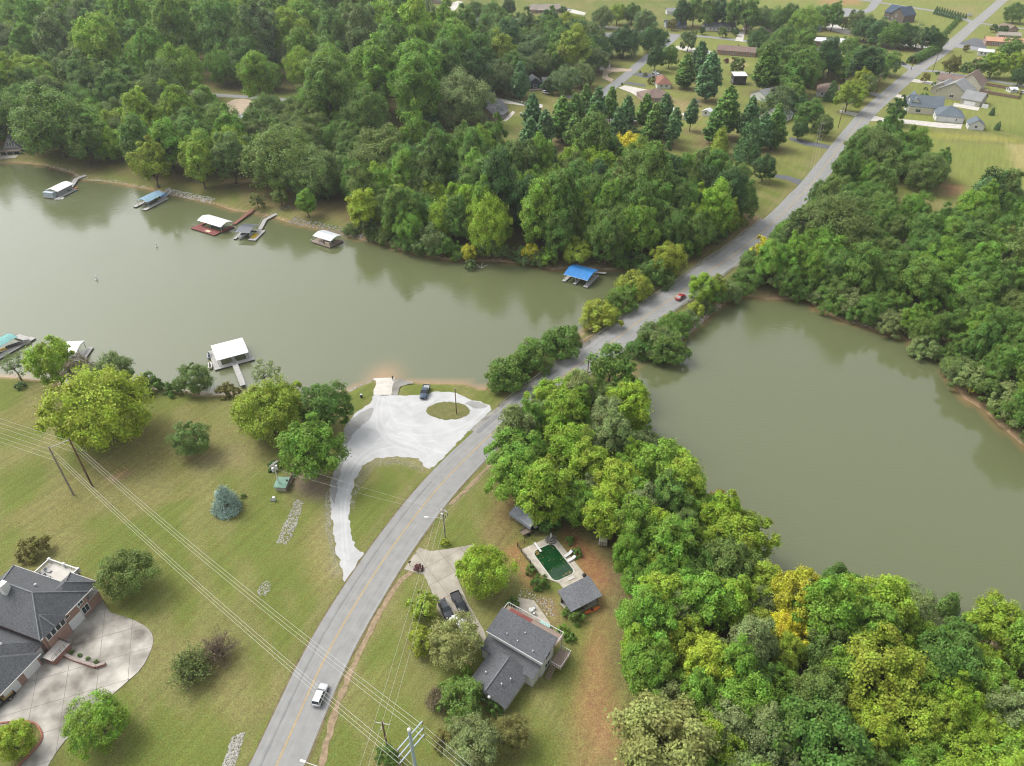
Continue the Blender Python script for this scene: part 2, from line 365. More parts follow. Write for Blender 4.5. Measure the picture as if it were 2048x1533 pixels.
def bare_proto(seed, Rc, H, leaves=900):
    rg = random.Random(seed); mb = MB(); tips = []
    for i in range(70):
        a = rg.random()*6.283; e = rg.uniform(0.25, 1.4); ln = rg.uniform(0.6, 1.05)
        q = Vector((math.cos(a)*math.cos(e)*Rc, math.sin(a)*math.cos(e)*Rc, math.sin(e)*H))*ln
        m = Vector((q.x*0.35, q.y*0.35, q.z*0.6)); b0 = Vector((rg.uniform(-.2,.2), rg.uniform(-.2,.2), 0))
        mb.path([b0, m, q], [0.07, 0.04, 0.012], 4)
        for k in range(7):
            s = m.lerp(q, rg.uniform(0, 0.9)); t = s+Vector((rg.uniform(-1,1), rg.uniform(-1,1), rg.uniform(-0.1,1)))*Rc*0.28
            mb.path([s, s.lerp(t, 0.5)+Vector((0, 0, 0.1)), t], [0.022, 0.016, 0.008], 3); tips += [t, s.lerp(t, 0.6)]
    g = np.random.default_rng(seed); P = np.array([tuple(t) for t in tips]); P = P[g.integers(0, len(P), leaves)]+g.normal(size=(leaves, 3))*0.18
    me = quads_mesh('crown', P, unit(g.normal(size=(leaves, 3))+[0, 0, 0.8]), 0.13, 0.09, LEAF, g); tm = mb.mesh('trunk'); tm.materials.append(TWIG)
    return dict(crown=me, trunk=tm, R=Rc, H=H, zc=H*0.5)
PROTO['bare'] = [bare_proto(150, 3.6, 4.2, 700)]; PROTO['halfbare'] = [bare_proto(151, 3.6, 4.2, 3800)]

# ---------------------------------------------------------------- plant colours (leaf albedo)
PAL = dict(mid=(0.150,0.260,0.048), green=(0.138,0.250,0.046), lime=(0.275,0.410,0.040), bright=(0.200,0.345,0.044), dark=(0.085,0.168,0.046),
  olive=(0.172,0.250,0.060), greyg=(0.172,0.245,0.080), blueg=(0.120,0.232,0.080), yellow=(0.540,0.520,0.045), yolive=(0.300,0.375,0.046),
  ygreen=(0.325,0.430,0.048), rust=(0.235,0.225,0.064), tan=(0.275,0.315,0.105), sage=(0.240,0.305,0.108), bluesp=(0.330,0.440,0.390), brown=(0.24,0.20,0.12), purple=(0.17,0.07,0.065), orange=(0.38,0.31,0.05))
TONE = dict(mid='mid green', green='green', lime='lime green', bright='bright green', dark='dark green', olive='olive green', greyg='grey green', blueg='bluish green', yellow='yellow',
  yolive='yellow olive', ygreen='yellow green', rust='rusty brown', tan='tan green', sage='pale sage', bluesp='silver blue', brown='brownish', purple='dark red', orange='orange tinged')
KNAME = dict(round=('broadleaf_tree','tree'), oval=('tall_tree','tree'), big=('spreading_tree','tree'), small=('small_tree','tree'), fine=('fine_leaved_tree','tree'), sparse=('sparse_tree','tree'),
  shrub=('shrub','shrub'), thicket=('thicket_shrub','shrub'), bush=('bush','bush'), pine=('pine_tree','pine tree'), tallpine=('tall_pine_tree','pine tree'), spruce=('spruce_tree','spruce tree'),
  cedar=('cedar_tree','cedar tree'), arborvitae=('arborvitae','shrub'), bare=('bare_shrub','shrub'), halfbare=('twiggy_shrub','shrub'))
PLANTS = []      # dict(kind, x, y, z, diam, col, label, group, hs)
def zat(x, y):
    return float(height(np.array([x]), np.array([y]))[0][0])
def plant(kind, pos, diam, colour, label=None, group=None, hs=1.0, region=None):
    PLANTS.append(dict(kind=kind, x=pos[0], y=pos[1], z=pos[2] if len(pos) > 2 else 0.0, diam=diam, col=colour, label=label, group=group, hs=hs, region=region))
def hplant(u, v, w, kind, colour, label, hs=1.0, group=None):
    """a plant whose crown centre is seen at photo pixel (u, v) with width w"""
    pr = PROTO[kind][0]; zc = 4.0
    for _ in range(6):
        p = G(u, v, zc); dp = depth_of(p); diam = w*dp/FPX*(0.86 if 'pine' in kind else 1.04 if kind == 'thicket' else 0.88 if dp < 330 else 0.98); zc = pr['zc']*diam/(2*pr['R'])*hs
    z = zat(p.x, p.y)
    plant(kind, (p.x, p.y, max(z, WZ)), diam, colour, label, group, hs)
def make_plant(d):
    kind = d['kind']; rg = random.Random(int(d['x']*131+d['y']*977))
    pk = 'big' if kind == 'round' and d['diam'] > 15.5 else kind
    pr = rg.choice(PROTO[pk]); s = d['diam']/(2*pr['R'])
    name, cat = KNAME[kind]; c = PAL[d['col']]
    if d['region'] and 'upper left' in d['region'][1] and cat == 'tree': name = 'canopy_tree'
    if d['region'] and 'house and pond' in d['region'][1] and cat == 'tree': name = 'woodland_tree'
    j = 1+rg.uniform(-0.12, 0.12)
    j *= 1.05; c = (c[0]*j*rg.uniform(0.93, 1.08), c[1]*j, c[2]*j*rg.uniform(0.9, 1.1), 1)
    sc = (s*rg.uniform(0.94, 1.06), s*rg.uniform(0.94, 1.06), s*d['hs']); pos = (d['x'], d['y'], d['z'])
    if 'trunk' in pr:
        root = thing(name, d['label'], cat, pos, rg.random()*6.283, d['group']); root.scale = sc
        obj('trunk', pr['trunk'], None, root); cr = obj('foliage' if cat == 'shrub' else 'crown', pr['crown'], None, root); cr.color = c
    else:
        root = obj(name, pr['crown'], None); root.location = pos; root.rotation_euler = (0, 0, rg.random()*6.283); root.scale = sc; root.color = c
        tag(root, d['label'], cat, d['group'])
    return root

# ---------------------------------------------------------------- plants, one line each: u, v, width, kind, colour, label
for a in [
 (200,812,196,'big','ygreen','huge yellow green tree on the lawn behind the twin wooden power poles'),
 (380,876,84,'fine','olive','low olive tree alone on the lawn right of the huge yellow green tree'),
 (450,1000,58,'spruce','bluesp','silver blue cone-shaped spruce standing alone on the lawn'),
 (487,992,13,'bush','olive','tiny shrub beside the silver blue spruce'),
 (65,1096,64,'shrub','rust','rusty olive shrub on the lawn above the brick mansion'),
 (249,1144,112,'fine','olive','round olive green tree at the corner of the brick mansion drive'),
 (535,803,142,'round','ygreen','yellow tree at the foot of the long dock gangway'),
 (650,810,108,'round','mid','dense green tree on the shore nearest the boat ramp'),
 (620,893,140,'round','bright','wide bright green tree overhanging the left edge of the gravel lot'),
 (385,750,76,'fine','olive','olive shoreline tree just left of the white-roofed two-slip dock'),
 (455,779,50,'shrub','rust','low rusty shrub at the shore left of the dock gangway'),
 (297,766,62,'shrub','green','green shrub on the near shore behind the huge yellow tree'),
 (345,774,42,'shrub','green','small green shrub on the near shore left of the olive shoreline tree'),
 (100,715,108,'round','lime','lime green tree on the near shore in front of a white dock roof'),
 (158,735,84,'sparse','brown','thin brownish tree on the near shore behind the huge yellow tree'),
 (222,736,92,'fine','greyg','grey green shoreline tree at the upper right of the huge yellow tree'),
 (25,725,62,'sparse','greyg','thin leaning grey tree at the left edge of the near shore'),
 (40,772,22,'bush','dark','small round dark bush near the left end of the near shore'),
 (527,738,74,'sparse','sage','see-through grey green tree on the shore right of the white-roofed dock'),
 (380,1332,128,'halfbare','olive','twiggy olive shrub on the lawn, left half of a pair', .85),
 (436,1296,120,'bare','brown','leafless grey shrub on the lawn beside the twiggy olive shrub', .85),
 (192,1443,120,'fine','bright','bright green tree at the lower edge of the mansion driveway'),
 (22,1478,84,'round','ygreen','yellow green tree in the kerbed garden bed at the lower left'),
 (52,1456,24,'bush','green','clipped round green bush in the kerbed garden bed at the lower left'),
 (4,1374,22,'bush','lime','clipped bush against the left garage wall of the brick mansion'),
 (572,838,28,'bush','dark','dark evergreen bush between the two trees left of the gravel lot'),
 (549,931,29,'bush','dark','dark evergreen bush behind the transformer pole'),
 (966,1138,114,'fine','lime','round lime green tree beside the concrete driveway fork'),
 (846,1212,64,'small','yolive','olive bushy tree beside the two parked dark vehicles'),
 (840,1278,62,'small','yolive','dark yellow green shrub tree under the road-side wires'),
 (912,1282,116,'fine','tan','tan leaved tree hiding a white camper by the split-level house'),
 (933,1342,32,'bush','bright','bright green bush at the front wall of the split-level house'),
 (878,1398,84,'halfbare','brown','bare brown shrub left of the split-level house'),
 (926,1394,92,'thicket','mid','dense green shrub tree at the lower left of the split-level house'),
 (992,1410,52,'shrub','green','vine covered shrub at the lower gable of the split-level house'),
 (950,1482,116,'round','sage','pale sage green tree at the bottom edge beside the grey steel pole'),
 (1022,1464,84,'fine','rust','rusty olive tree right of the pale sage tree at the bottom'),
 (888,1476,48,'shrub','rust','rusty shrub left of the pale sage tree at the bottom'),
 (777,1512,52,'small','green','green bushy tree growing round the wooden power pole at the bottom'),
 (889,1085,22,'bush','yolive','yellow vine at the foot of the street light pole'),
 (838,1136,22,'bush','purple','dark red shrub at the mouth of the concrete driveway'),
 (1078,1164,40,'shrub','green','green shrub between the pool terrace and the fork driveway'),
 (1060,1140,26,'bush','green','leafy bush by the left edge of the pool terrace'),
 (1150,1226,44,'shrub','green','leafy shrub in front of the pool house'),
 (1126,1262,30,'bush','bright','bright bush at the end of the rear deck'),
 (1140,1275,26,'bush','green','green bush right of the rear deck'),
 (1026,1205,30,'bush','green','flowering bush beside the stone patio'),
 (1155,1105,24,'bush','green','fence-side bush behind the two white loungers'),
 (1140,1080,24,'bush','green','fence-side bush behind the blue barrel'),
 (1100,1042,52,'small','green','small round green tree right of the metal carport'),
 (1035,905,118,'round','bright','bright green tree overhanging the road bend, left end of the wood'),
 (1100,795,100,'round','lime','light lime tree at the road end of the pond-side wood'),
 (1132,890,118,'round','lime','large lime tree in the middle of the pond-side wood end'),
 (1215,835,92,'oval','sage','pale sage topped tree by the pond at the end of the wood'),
 (1293,895,92,'fine','greyg','dark grey green tree at the edge of the large pond'),
 (1178,930,104,'oval','lime','tall lime tree behind the metal carport'),
 (1225,960,100,'oval','ygreen','yellow green tree above the half-hidden garden shed'),
 (1170,1000,92,'round','bright','bright tree hanging over the dirt bank behind the pool'),
 (1034,955,118,'round','bright','bright green tree shading the left end of the metal carport'),
 (1090,975,124,'oval','lime','lime tree rising behind the metal carport'),
 (1150,1005,104,'round','bright','bright green tree above the dirt bank right of the carport'),
 (1212,1020,110,'oval','lime','lime tree shading the half-hidden pale trailer'),
 (1440,990,40,'oval','orange','slim orange tipped tree at the edge of the pond'),
 (1400,1020,92,'round','bright','bright green tree at the pond edge below the orange tipped tree'),
 (1480,1070,132,'round','lime','big lime tree bulging over the large pond'),
 (1592,1190,125,'round','yellow','bright yellow tree in the pond-side wood', 1.25),
 (1545,1142,78,'sparse','yellow','thin yellow brown tree just left of the bright yellow tree'),
 (1572,1262,90,'round','yellow','lower bright yellow tree in the pond-side wood', 1.2),
 (1520,1262,102,'round','yolive','yellow olive tree left of the bright yellow trees'),
 (1680,1165,96,'round','mid','green tree leaning over the pond right of the yellow tree'),
 (1735,1170,60,'sparse','ygreen','thin yellow green tree leaning over the pond'),
 (1755,1340,185,'round','yolive','broad yellow olive tree in the lower right wood'),
 (1330,1492,210,'round','tan','tan leaved tree at the bottom edge of the pond-side wood'),
 (1340,1410,100,'fine','sage','pale sage tree above the tan leaved tree'),
 (1300,1330,130,'round','bright','bright green tree at the lawn side of the lower wood'),
 (1320,1190,110,'oval','lime','lime tree of the wood just right of the pool house'),
 (1640,1480,210,'round','green','wide deep green tree at the bottom of the lower right wood'),
 (1880,1330,150,'round','green','rounded green tree at the right of the lower right wood'),
 (2000,1250,130,'round','lime','light yellow green tree at the right edge below the pond'),
 (1830,1205,100,'fine','sage','pale feathery tree at the pond edge on the lower right'),
 (1905,1200,44,'cedar','green','small dark pointed tree at the lower right pond edge'),
 # far shore of the lake
 (938,498,36,'small','yellow','yellow sapling on the far shore, left of the other yellow sapling', 1.3),
 (1060,498,38,'small','yellow','yellow sapling on the far shore left of the blue-roofed dock', 1.3),
 (1262,290,84,'round','yellow','yellow crowned tree in the middle of the far wood'),
 (1155,498,66,'fine','yolive','olive yellow tree on the bank behind the blue-roofed dock'),
 (1337,515,80,'round','yolive','yellow olive tree at the far end of the causeway, lake side'),
 (728,415,74,'oval','ygreen','yellow green tree with orange tips nearest the pale pavilion dock'),
 (798,400,70,'oval','ygreen','tall yellow green tree on the far shore right of the orange tipped one'),
 (612,402,46,'oval','bright','slim bright green tree alone on the far bank by the docks'),
 (866,478,74,'thicket','greyg','drooping grey green tree overhanging the far shore'),
 (940,525,30,'bush','greyg','grey bush hanging over the water at the far shore'),
 (560,392,40,'small','olive','olive small tree above the curved gangway on the far bank'),
 (513,398,34,'small','tan','small tan tree at the landward end of the brown gangway'),
 (650,388,34,'shrub','dark','dark round shrub on the far bank behind the slim bright tree'),
 (560,298,150,'round','olive','broad olive tree above the docks on the far bank'),
 (630,330,120,'round','olive','dull olive tree above the curved gangway'),
 (770,290,140,'round','olive','broad dull olive tree in the middle of the far wood'),
 (300,318,78,'oval','yolive','yellow tinged tree leaning over the far shore above the docks'),
 (395,318,84,'oval','ygreen','yellow green tree by the far shore right of the leaning one'),
 (100,240,150,'big','mid','massive green tree on the far shore above the leftmost dock'),
 (1040,158,58,'pine','blueg','blue green conical pine left of the navy house'),
 (966,150,52,'pine','blueg','tall blue green pine left of the conical one'),
 (1003,105,64,'oval','yolive','olive yellow tree behind the blue green pines'),
 (918,178,112,'round','sage','pale green tree beside the dark-roofed dormer house'),
 (858,210,70,'pine','blueg','dark blue pine in front of the pale green tree'),
 (1060,290,92,'pine','blueg','blue green pine at the middle of the far wood'),
 (1130,150,56,'round','greyg','grey green tree hiding the right end of the navy house'),
 (1105,118,36,'cedar','mid','pointed tree behind the navy house'),
 (1098,170,30,'small','dark','dark small tree in front of the navy house'),
 (1313,112,36,'oval','dark','dark rounded tree at the side street corner'),
 (1340,110,38,'round','green','green tree beside the dark rounded street tree'),
 (1305,162,22,'bush','rust','rusty bush on the lawn by the side street'),
 (1378,78,38,'small','greyg','grey tree at the cross street kerb'),
 (1250,72,62,'round','dark','dark round tree left of the side street corner'),
 (1308,68,56,'round','dark','dark round tree at the side street corner'),
 (1182,68,66,'round','greyg','large grey green tree beside the brick house with a white car'),
 (1440,285,36,'cedar','yolive','yellow green conical tree on the far lawn'),
 (1500,286,54,'cedar','dark','dark conical tree on the far lawn'),
 (1530,333,54,'round','dark','dark round tree beside the main road field drive'),
 (1482,345,46,'round','mid','mid green tree left of the dark round roadside tree'),
 (1795,217,38,'oval','dark','dark upright tree beside the main road across from the wires'),
 (1848,194,18,'small','green','small round tree on the lawn of the slate-roofed white house'),
 (1852,154,18,'small','rust','small rusty tree by the driveway kerb on the far right'),
 (1640,246,26,'cedar','dark','narrow dark tree under the wires by the tan hip roof house'),
 (1700,190,52,'round','yolive','olive yellow tree beside the far utility pole'),
 (1728,155,40,'round','yolive','yellow olive roadside tree beyond the tan hip roof house'),
 (1646,267,16,'bush','yellow','bright yellow round bush by the drive under the wires'),
 (1905,128,34,'round','rust','rusty spreading tree in the far right lawn'),
 # right wood
 (1525,500,50,'small','yellow','bright yellow tree on the right of the causeway head', 1.5),
 (1568,508,36,'small','yolive','yellow olive tree under the wires by the causeway head'),
 (1672,448,150,'big','olive','large olive tree at the roadside head of the right wood'),
 (1745,300,108,'big','olive','tall olive tree beside the road at the field corner'),
 (1860,330,86,'round','olive','olive tree at the field edge with a yellow side'),
 (1970,395,80,'cedar','dark','dark cedar at the lower corner of the yellow field'),
 (1948,768,36,'sparse','yellow','thin yellow tree on the right bank of the pond'),
 (1702,605,66,'thicket','sage','grey willow bush overhanging the pond, largest of the row'),
 (1787,640,62,'thicket','sage','grey willow bush in the middle of the right pond bank'),
 (1640,590,42,'thicket','sage','small grey willow bush at the top corner of the pond'),
 (1853,690,56,'thicket','sage','grey willow bush right of the pale slab on the pond bank'),
 (1925,740,66,'thicket','greyg','grey green bush at the bend of the right pond bank'),
 (2020,800,80,'thicket','sage','pale willow bush at the right edge of the pond'),
 # causeway
 (1008,752,82,'thicket','mid','green shrub clump at the near lake-side end of the causeway'),
 (1003,771,24,'bush','lime','lime bush in front of the causeway clump by the gravel lot'),
 (1058,714,82,'thicket','mid','green shrub clump on the lake side of the causeway, second from the lot'),
 (1118,686,76,'thicket','green','green shrub clump on the lake side just before the bridge'),
 (1200,628,72,'thicket','yolive','yellow green clump on the lake side just past the bridge'),
 (1238,600,62,'thicket','mid','green clump on the lake side between bridge and far bank'),
 (1272,572,70,'thicket','yolive','yellow tinged clump by the blue-roofed dock, lake side of causeway'),
 (1312,545,70,'thicket','mid','green clump on the lake side near the far end of the causeway'),
 (1225,730,104,'small','mid','green tree right of the road just before the bridge'),
 (1312,672,80,'thicket','greyg','grey green clump on the pond side just past the bridge'),
 (1350,648,64,'thicket','mid','green clump on the pond side beside the red car'),
 (1334,690,82,'thicket','mid','green clump leaning to the pond beyond the bridge wing wall'),
 (1287,688,58,'thicket','green','small green clump at the pond corner of the bridge'),
 (1335,640,30,'small','yolive','yellow tinged sapling on the pond side of the causeway'),
 (1404,572,60,'oval','lime','tall lime tree on the pond side of the causeway'),
 (1432,572,52,'oval','yolive','yellow tree behind the tall lime tree on the causeway'),
 (1460,580,58,'thicket','greyg','grey green clump at the far pond corner of the causeway'),
 (1500,555,60,'thicket','mid','green clump where the causeway meets the right wood'),
 (1160,775,78,'round','lime','lime tree beside the road bend at the pond corner'),
 (1240,790,66,'round','olive','olive tree at the near pond corner'),
]: hplant(*a)
# pine row and other far pines
PINES = [(1125,235,72,'pine'),(1195,214,62,'tallpine'),(1222,205,50,'tallpine'),(1255,222,50,'tallpine'),(1292,218,50,'tallpine'),(1330,222,56,'tallpine'),(1172,196,44,'tallpine'),
 (1385,222,40,'tallpine'),(1455,222,82,'pine'),(1500,235,70,'pine'),(1552,250,72,'pine'),(1420,150,76,'pine'),(1372,140,54,'pine'),(1400,120,60,'pine'),(1535,135,76,'pine'),(1090,255,60,'pine'),(1150,262,60,'pine'),(1065,222,58,'pine'),(1150,222,56,'tallpine'),(1238,244,50,'tallpine'),(1310,238,52,'tallpine'),(1350,246,50,'tallpine'),(1432,248,62,'pine'),(1527,262,60,'pine'),(1185,240,48,'tallpine')]
for k, (u, v, w, kd) in enumerate(PINES):
    hplant(u, v, w, kd, 'blueg' if k % 2 else 'green', None); PLANTS[-1]['region'] = ('in the pine row beyond the far wood', 'pines of the row beyond the far wood')
# top edge: tree line, street trees, scattered
for (u, v, w, c) in [(1190,272,44,'dark'),(1225,274,44,'green'),(1260,272,44,'dark'),(1295,272,40,'green'),(1330,272,40,'dark'),(1160,280,44,'green')]:
    hplant(u, v, w, 'thicket', c, None); PLANTS[-1]['region'] = ('under the pine row', 'undergrowth below the pine row')
for (u, v, w, kd, c) in [(1100,58,76,'round','mid'),(1140,46,66,'round','yolive'),(1060,88,76,'round','greyg'),(1015,66,84,'round','mid'),(1150,92,70,'oval','yolive'),(1120,100,66,'round','mid'),(1085,118,50,'round','greyg'),(1165,140,52,'round','greyg'),(1200,118,40,'round','greyg'),
  (1475,128,30,'small','olive'),(1590,185,46,'round','mid'),(1720,178,40,'round','yolive'),(1735,165,38,'round','olive'),(1615,70,34,'round','mid'),(1700,92,40,'round','mid')]:
    hplant(u, v, w, kd, c, None); PLANTS[-1]['region'] = ('among the far houses', 'trees among the far houses')
for (u, v, w, kd, c) in [(1365,22,34,'oval','dark'),(1390,18,34,'oval','mid'),(1415,22,36,'oval','mid'),(1440,20,36,'oval','dark'),(1470,22,40,'oval','mid'),(1500,26,40,'oval','mid'),(1530,28,40,'round','greyg'),(1555,30,42,'round','mid'),(1580,28,34,'oval','mid'),(1615,32,52,'round','bright'),(1650,24,42,'round','mid'),(1670,28,34,'oval','mid'),
  (1425,34,22,'oval','mid'),(1508,40,24,'oval','greyg'),(1715,40,34,'round','greyg'),(1735,48,44,'round','dark'),(1765,54,46,'round','dark'),(1790,60,46,'round','mid'),(1815,62,44,'round','dark'),(1840,66,42,'round','greyg'),(1862,74,36,'round','dark'),(1880,80,26,'round','mid')]:
    hplant(u, v, w*1.12, kd, c, None); PLANTS[-1]['region'] = ('in the tree belt along the top of the picture', 'trees of the belt along the top')
for (u, v, w, kd, c, l) in [(1688,45,22,'small','rust','rusty tree on the loop driveway lawn at the top'),(2035,18,40,'round','mid','tree right of the main road at the very top'),(1990,55,16,'small','greyg','small tree near the upper right crossroads'),(2006,60,20,'small','dark','dark round bush by the brown-roofed house at the upper right'),
  (2025,98,44,'round','green','green tree before the orange-roofed building'),(2035,125,48,'round','lime','lime tree at the right edge below the orange-roofed building'),(1990,125,46,'round','lime','lime tree behind the pink-roofed house'),(1958,132,36,'round','olive','olive tree in front of the pink-roofed house'),(1935,135,26,'shrub','dark','dark shrub in front of the pink-roofed house'),
  (2042,150,34,'round','dark','dark tree at the right edge behind the brown-roofed gable house'),(1933,95,14,'small','rust','small rusty tree by the far right side drive'),
  (845,22,20,'small','mid','small round tree at the top side street kerb'),(862,32,16,'bare','brown','leafless grey tree by the top side street'),(948,14,40,'round','green','green tree left of the tan-roofed house at the top'),(985,18,46,'round','green','wide green tree next to the tan-roofed house at the top'),(1018,12,30,'round','dark','dark tree at the top beside the tan-roofed house'),
  (1125,20,16,'small','dark','dark round bush at the end of the tan-roofed house'),(1055,52,60,'round','yolive','olive tree below the tan-roofed house at the top'),(1090,60,50,'oval','dark','dark tree below the white driveway at the top'),(1205,26,44,'round','greyg','pale tree at the top between two driveways'),(1235,24,36,'round','ygreen','yellow topped tree near the top centre'),(1265,20,40,'round','green','green tree near the top centre'),(1290,34,46,'round','greyg','pale green tree left of the blue-roofed ranch'),
  (1345,48,20,'small','rust','small brown tree in front of the blue-roofed ranch'),(1405,60,14,'small','dark','small dark tree at the left end of the grey-roofed ranch'),(1447,62,20,'small','olive','small olive tree in front of the grey-roofed ranch'),(1472,63,14,'small','dark','small dark bush at the right end of the grey-roofed ranch'),(1520,72,46,'round','dark','dark tree right of the brick ranch house'),(1575,68,60,'round','mid','green tree at the end of the cross street'),(1545,92,46,'round','mid','green tree right of the brown brick ranch'),
  (1453,122,12,'bush','purple','dark red bush by the straw patch'),(1222,112,12,'bush','green','left bush in the lawn island group by the side street'),(1243,112,12,'bush','green','right bush in the lawn island group by the side street'),
  (1180,118,44,'round','greyg','grey tree beside the small tan garage'),(1290,150,10,'bush','greyg','tiny bush on the lawn beside the twin drives'),(1648,250,40,'round','olive','olive tree beside the drive with wires'),(1620,225,54,'round','mid','green tree in front of the tan hip roof house'),(1600,258,34,'round','dark','dark tree by the yellow bush'),(1560,205,70,'thicket','greyg','grey green grove behind the white garage'),(1590,212,50,'thicket','dark','dark grove behind the grey cape house'),
  (1665,185,26,'cedar','dark','dark narrow evergreen at the tan hip roof house'),(1868,168,9,'bush','green','tiny young shrub on the far right lawn by the white drive'),(1852,178,8,'bush','dark','tiny dark shrub on the far right lawn'),(1985,224,10,'cedar','dark','tiny dark evergreen behind the slate-roofed house'),(1996,253,11,'cedar','dark','tiny dark evergreen right of the white shed'),(1875,147,9,'bush','dark','tiny dark shrub by the street corner on the far right')]:
    hplant(u, v, w, kd, c, l)

# woods: filled by spacing, crowns nearer the camera stay where the list above put them
def fill(poly_px, zc, dmin, dmax, gap, kinds, cols, region, group, seed, near=0.66, hs=1.0):
    rg = random.Random(seed); P = [G(u, v, zc) for u, v in poly_px]
    xs = [p.x for p in P]; ys = [p.y for p in P]; n0 = len(PLANTS); cand = []
    A = (max(xs)-min(xs))*(max(ys)-min(ys)); N = int(A/(gap*gap)*5)
    X = np.array([rg.uniform(min(xs), max(xs)) for _ in range(N)]); Y = np.array([rg.uniform(min(ys), max(ys)) for _ in range(N)])
    ok = polydist(X, Y, P) < 0
    X = X[ok]; Y = Y[ok]; Z, D = height(X, Y); rdd = linedist(X, Y, MAINC[::3])
    cl = np.min([polydist(X, Y, c) for c in CLEAR], axis=0)
    px = [q['x'] for q in PLANTS]; py = [q['y'] for q in PLANTS]; pd = [q['diam'] for q in PLANTS]
    for x, y, z, d, rd, c0 in zip(X, Y, Z, D, rdd, cl):
        dm = rg.uniform(dmin, dmax)
        if d < 0.4 or rd < 5.5+dm*0.42 or c0 < dm*0.30: continue
        if np.any((np.array(px)-x)**2+(np.array(py)-y)**2 < (near*(dm+np.array(pd))/2)**2): continue
        kd = rg.choice(kinds); c = rg.choice(cols)
        plant(kd, (x, y, z), dm, c, None, group, rg.uniform(0.9, 1.2)*hs); PLANTS[-1]['region'] = (region, group)
        px.append(x); py.append(y); pd.append(dm)
    return len(PLANTS)-n0
CLEAR = [GL(p) for p in [
  [(300,170),(440,190),(640,215),(640,200),(440,178),(300,158)],
  [(440,205),(500,200),(510,265),(440,270)], [(560,200),(620,200),(615,245),(560,240)], [(960,210),(1040,215),(1110,215),(1110,250),(1040,265),(975,255)],
  [(1055,150),(1140,150),(1140,195),(1055,195)], [(1140,185),(1185,200),(1175,240),(1120,240)], [(1215,230),(1290,225),(1290,262),(1215,265)], [(1335,375),(1372,375),(1372,410),(1335,410)],
  [(1360,240),(1440,250),(1500,300),(1450,320),(1390,300)], [(1780,370),(1880,385),(1890,425),(1800,425)], [(0,300),(60,310),(60,340),(0,340)],
  [(1500,180),(1550,185),(1550,215),(1500,215)], [(1530,225),(1590,230),(1590,262),(1530,262)], [(1625,170),(1695,170),(1695,205),(1625,205)], [(1455,150),(1500,150),(1500,185),(1455,185)],
  [(1610,78),(1700,78),(1700,102),(1610,102)], [(900,50),(975,50),(975,85),(895,85)], [(750,300),(830,300),(830,345),(750,345)], [(1190,1060),(1225,1060),(1225,1100),(1190,1100)], [(1010,1010),(1080,1010),(1080,1060),(1010,1060)],
  [(1180,1160),(1245,1170),(1245,1290),(1260,1420),(1235,1533),(1150,1533),(1150,1200)], [(1040,1060),(1120,1050),(1225,1180),(1130,1200)]]]
A1 = fill([(-30,-4),(775,-4),(800,45),(880,75),(925,120),(905,180),(840,235),(730,270),(650,250),(600,210),(500,190),(420,180),(300,160),(180,145),(-60,150)], 10, 18, 28, 16, ['round','oval','oval','round'], ['mid','bright','mid','bright','bright','mid','lime','greyg'], 'in the large wood at the upper left', 'trees of the large upper left wood', 1, near=0.70, hs=1.12)
A2 = fill([(-60,150),(170,150),(300,190),(430,210),(450,250),(470,280),(465,345),(400,340),(320,335),(260,312),(180,300),(100,292),(-60,280)], 9, 14, 20, 12, ['oval','round','oval'], ['mid','green','olive','lime','bright'], 'on the far shore behind the left docks', 'trees on the far shore behind the left docks', 2)
A3 = fill([(480,215),(640,215),(700,260),(720,330),(660,360),(600,345),(520,330),(480,300)], 8, 12, 17, 13, ['round'], ['olive','mid','olive','green'], 'on the lawns above the middle docks', 'trees on the lawns above the middle docks', 3)
A4 = fill([(690,350),(760,300),(860,285),(960,295),(1030,320),(1100,318),(1200,315),(1300,318),(1400,335),(1440,365),(1490,395),(1495,430),(1420,465),(1330,490),(1250,490),(1150,490),(1000,485),(900,470),(800,445),(720,420)], 10, 10.5, 16, 8.5, ['round','oval','round','oval','fine'], ['mid','green','bright','olive','mid','lime','dark','bright','mid'], 'in the wood on the far shore', 'trees of the wood on the far shore', 4, near=0.56, hs=1.3)
A5 = fill([(880,70),(960,60),(1060,55),(1180,60),(1200,110),(1160,125),(1080,125),(1010,160),(940,200),(930,110)], 9, 13, 20, 13, ['round','oval'], ['mid','green','greyg','dark','olive'], 'in the grove behind the navy house', 'trees of the grove behind the navy house', 5)
A6 = fill([(1500,130),(1560,118),(1640,122),(1720,108),(1790,118),(1785,150),(1735,175),(1665,150),(1640,170),(1560,170),(1515,165)], 9, 13, 20, 13, ['round','oval','round'], ['mid','green','dark','bright','mid'], 'in the grove right of the brick ranch houses', 'trees of the grove right of the brick ranch houses', 6, hs=.92)
A7 = fill([(1600,400),(1680,300),(1740,270),(1800,290),(1890,330),(1880,370),(1800,385),(1760,420),(1840,450),(1920,440),(1980,400),(2060,410),(2170,440),(2170,900),(2048,840),(1965,765),(1890,690),(1790,640),(1700,605),(1620,580),(1540,570),(1500,560),(1520,490),(1560,450)], 5, 7.5, 13, 7.5, ['thicket','round','oval','fine','round'], ['mid','green','olive','mid','bright','mid','bright'], 'in the scrubby wood right of the road', 'plants of the scrubby wood right of the road', 7, near=0.54, hs=1.15)
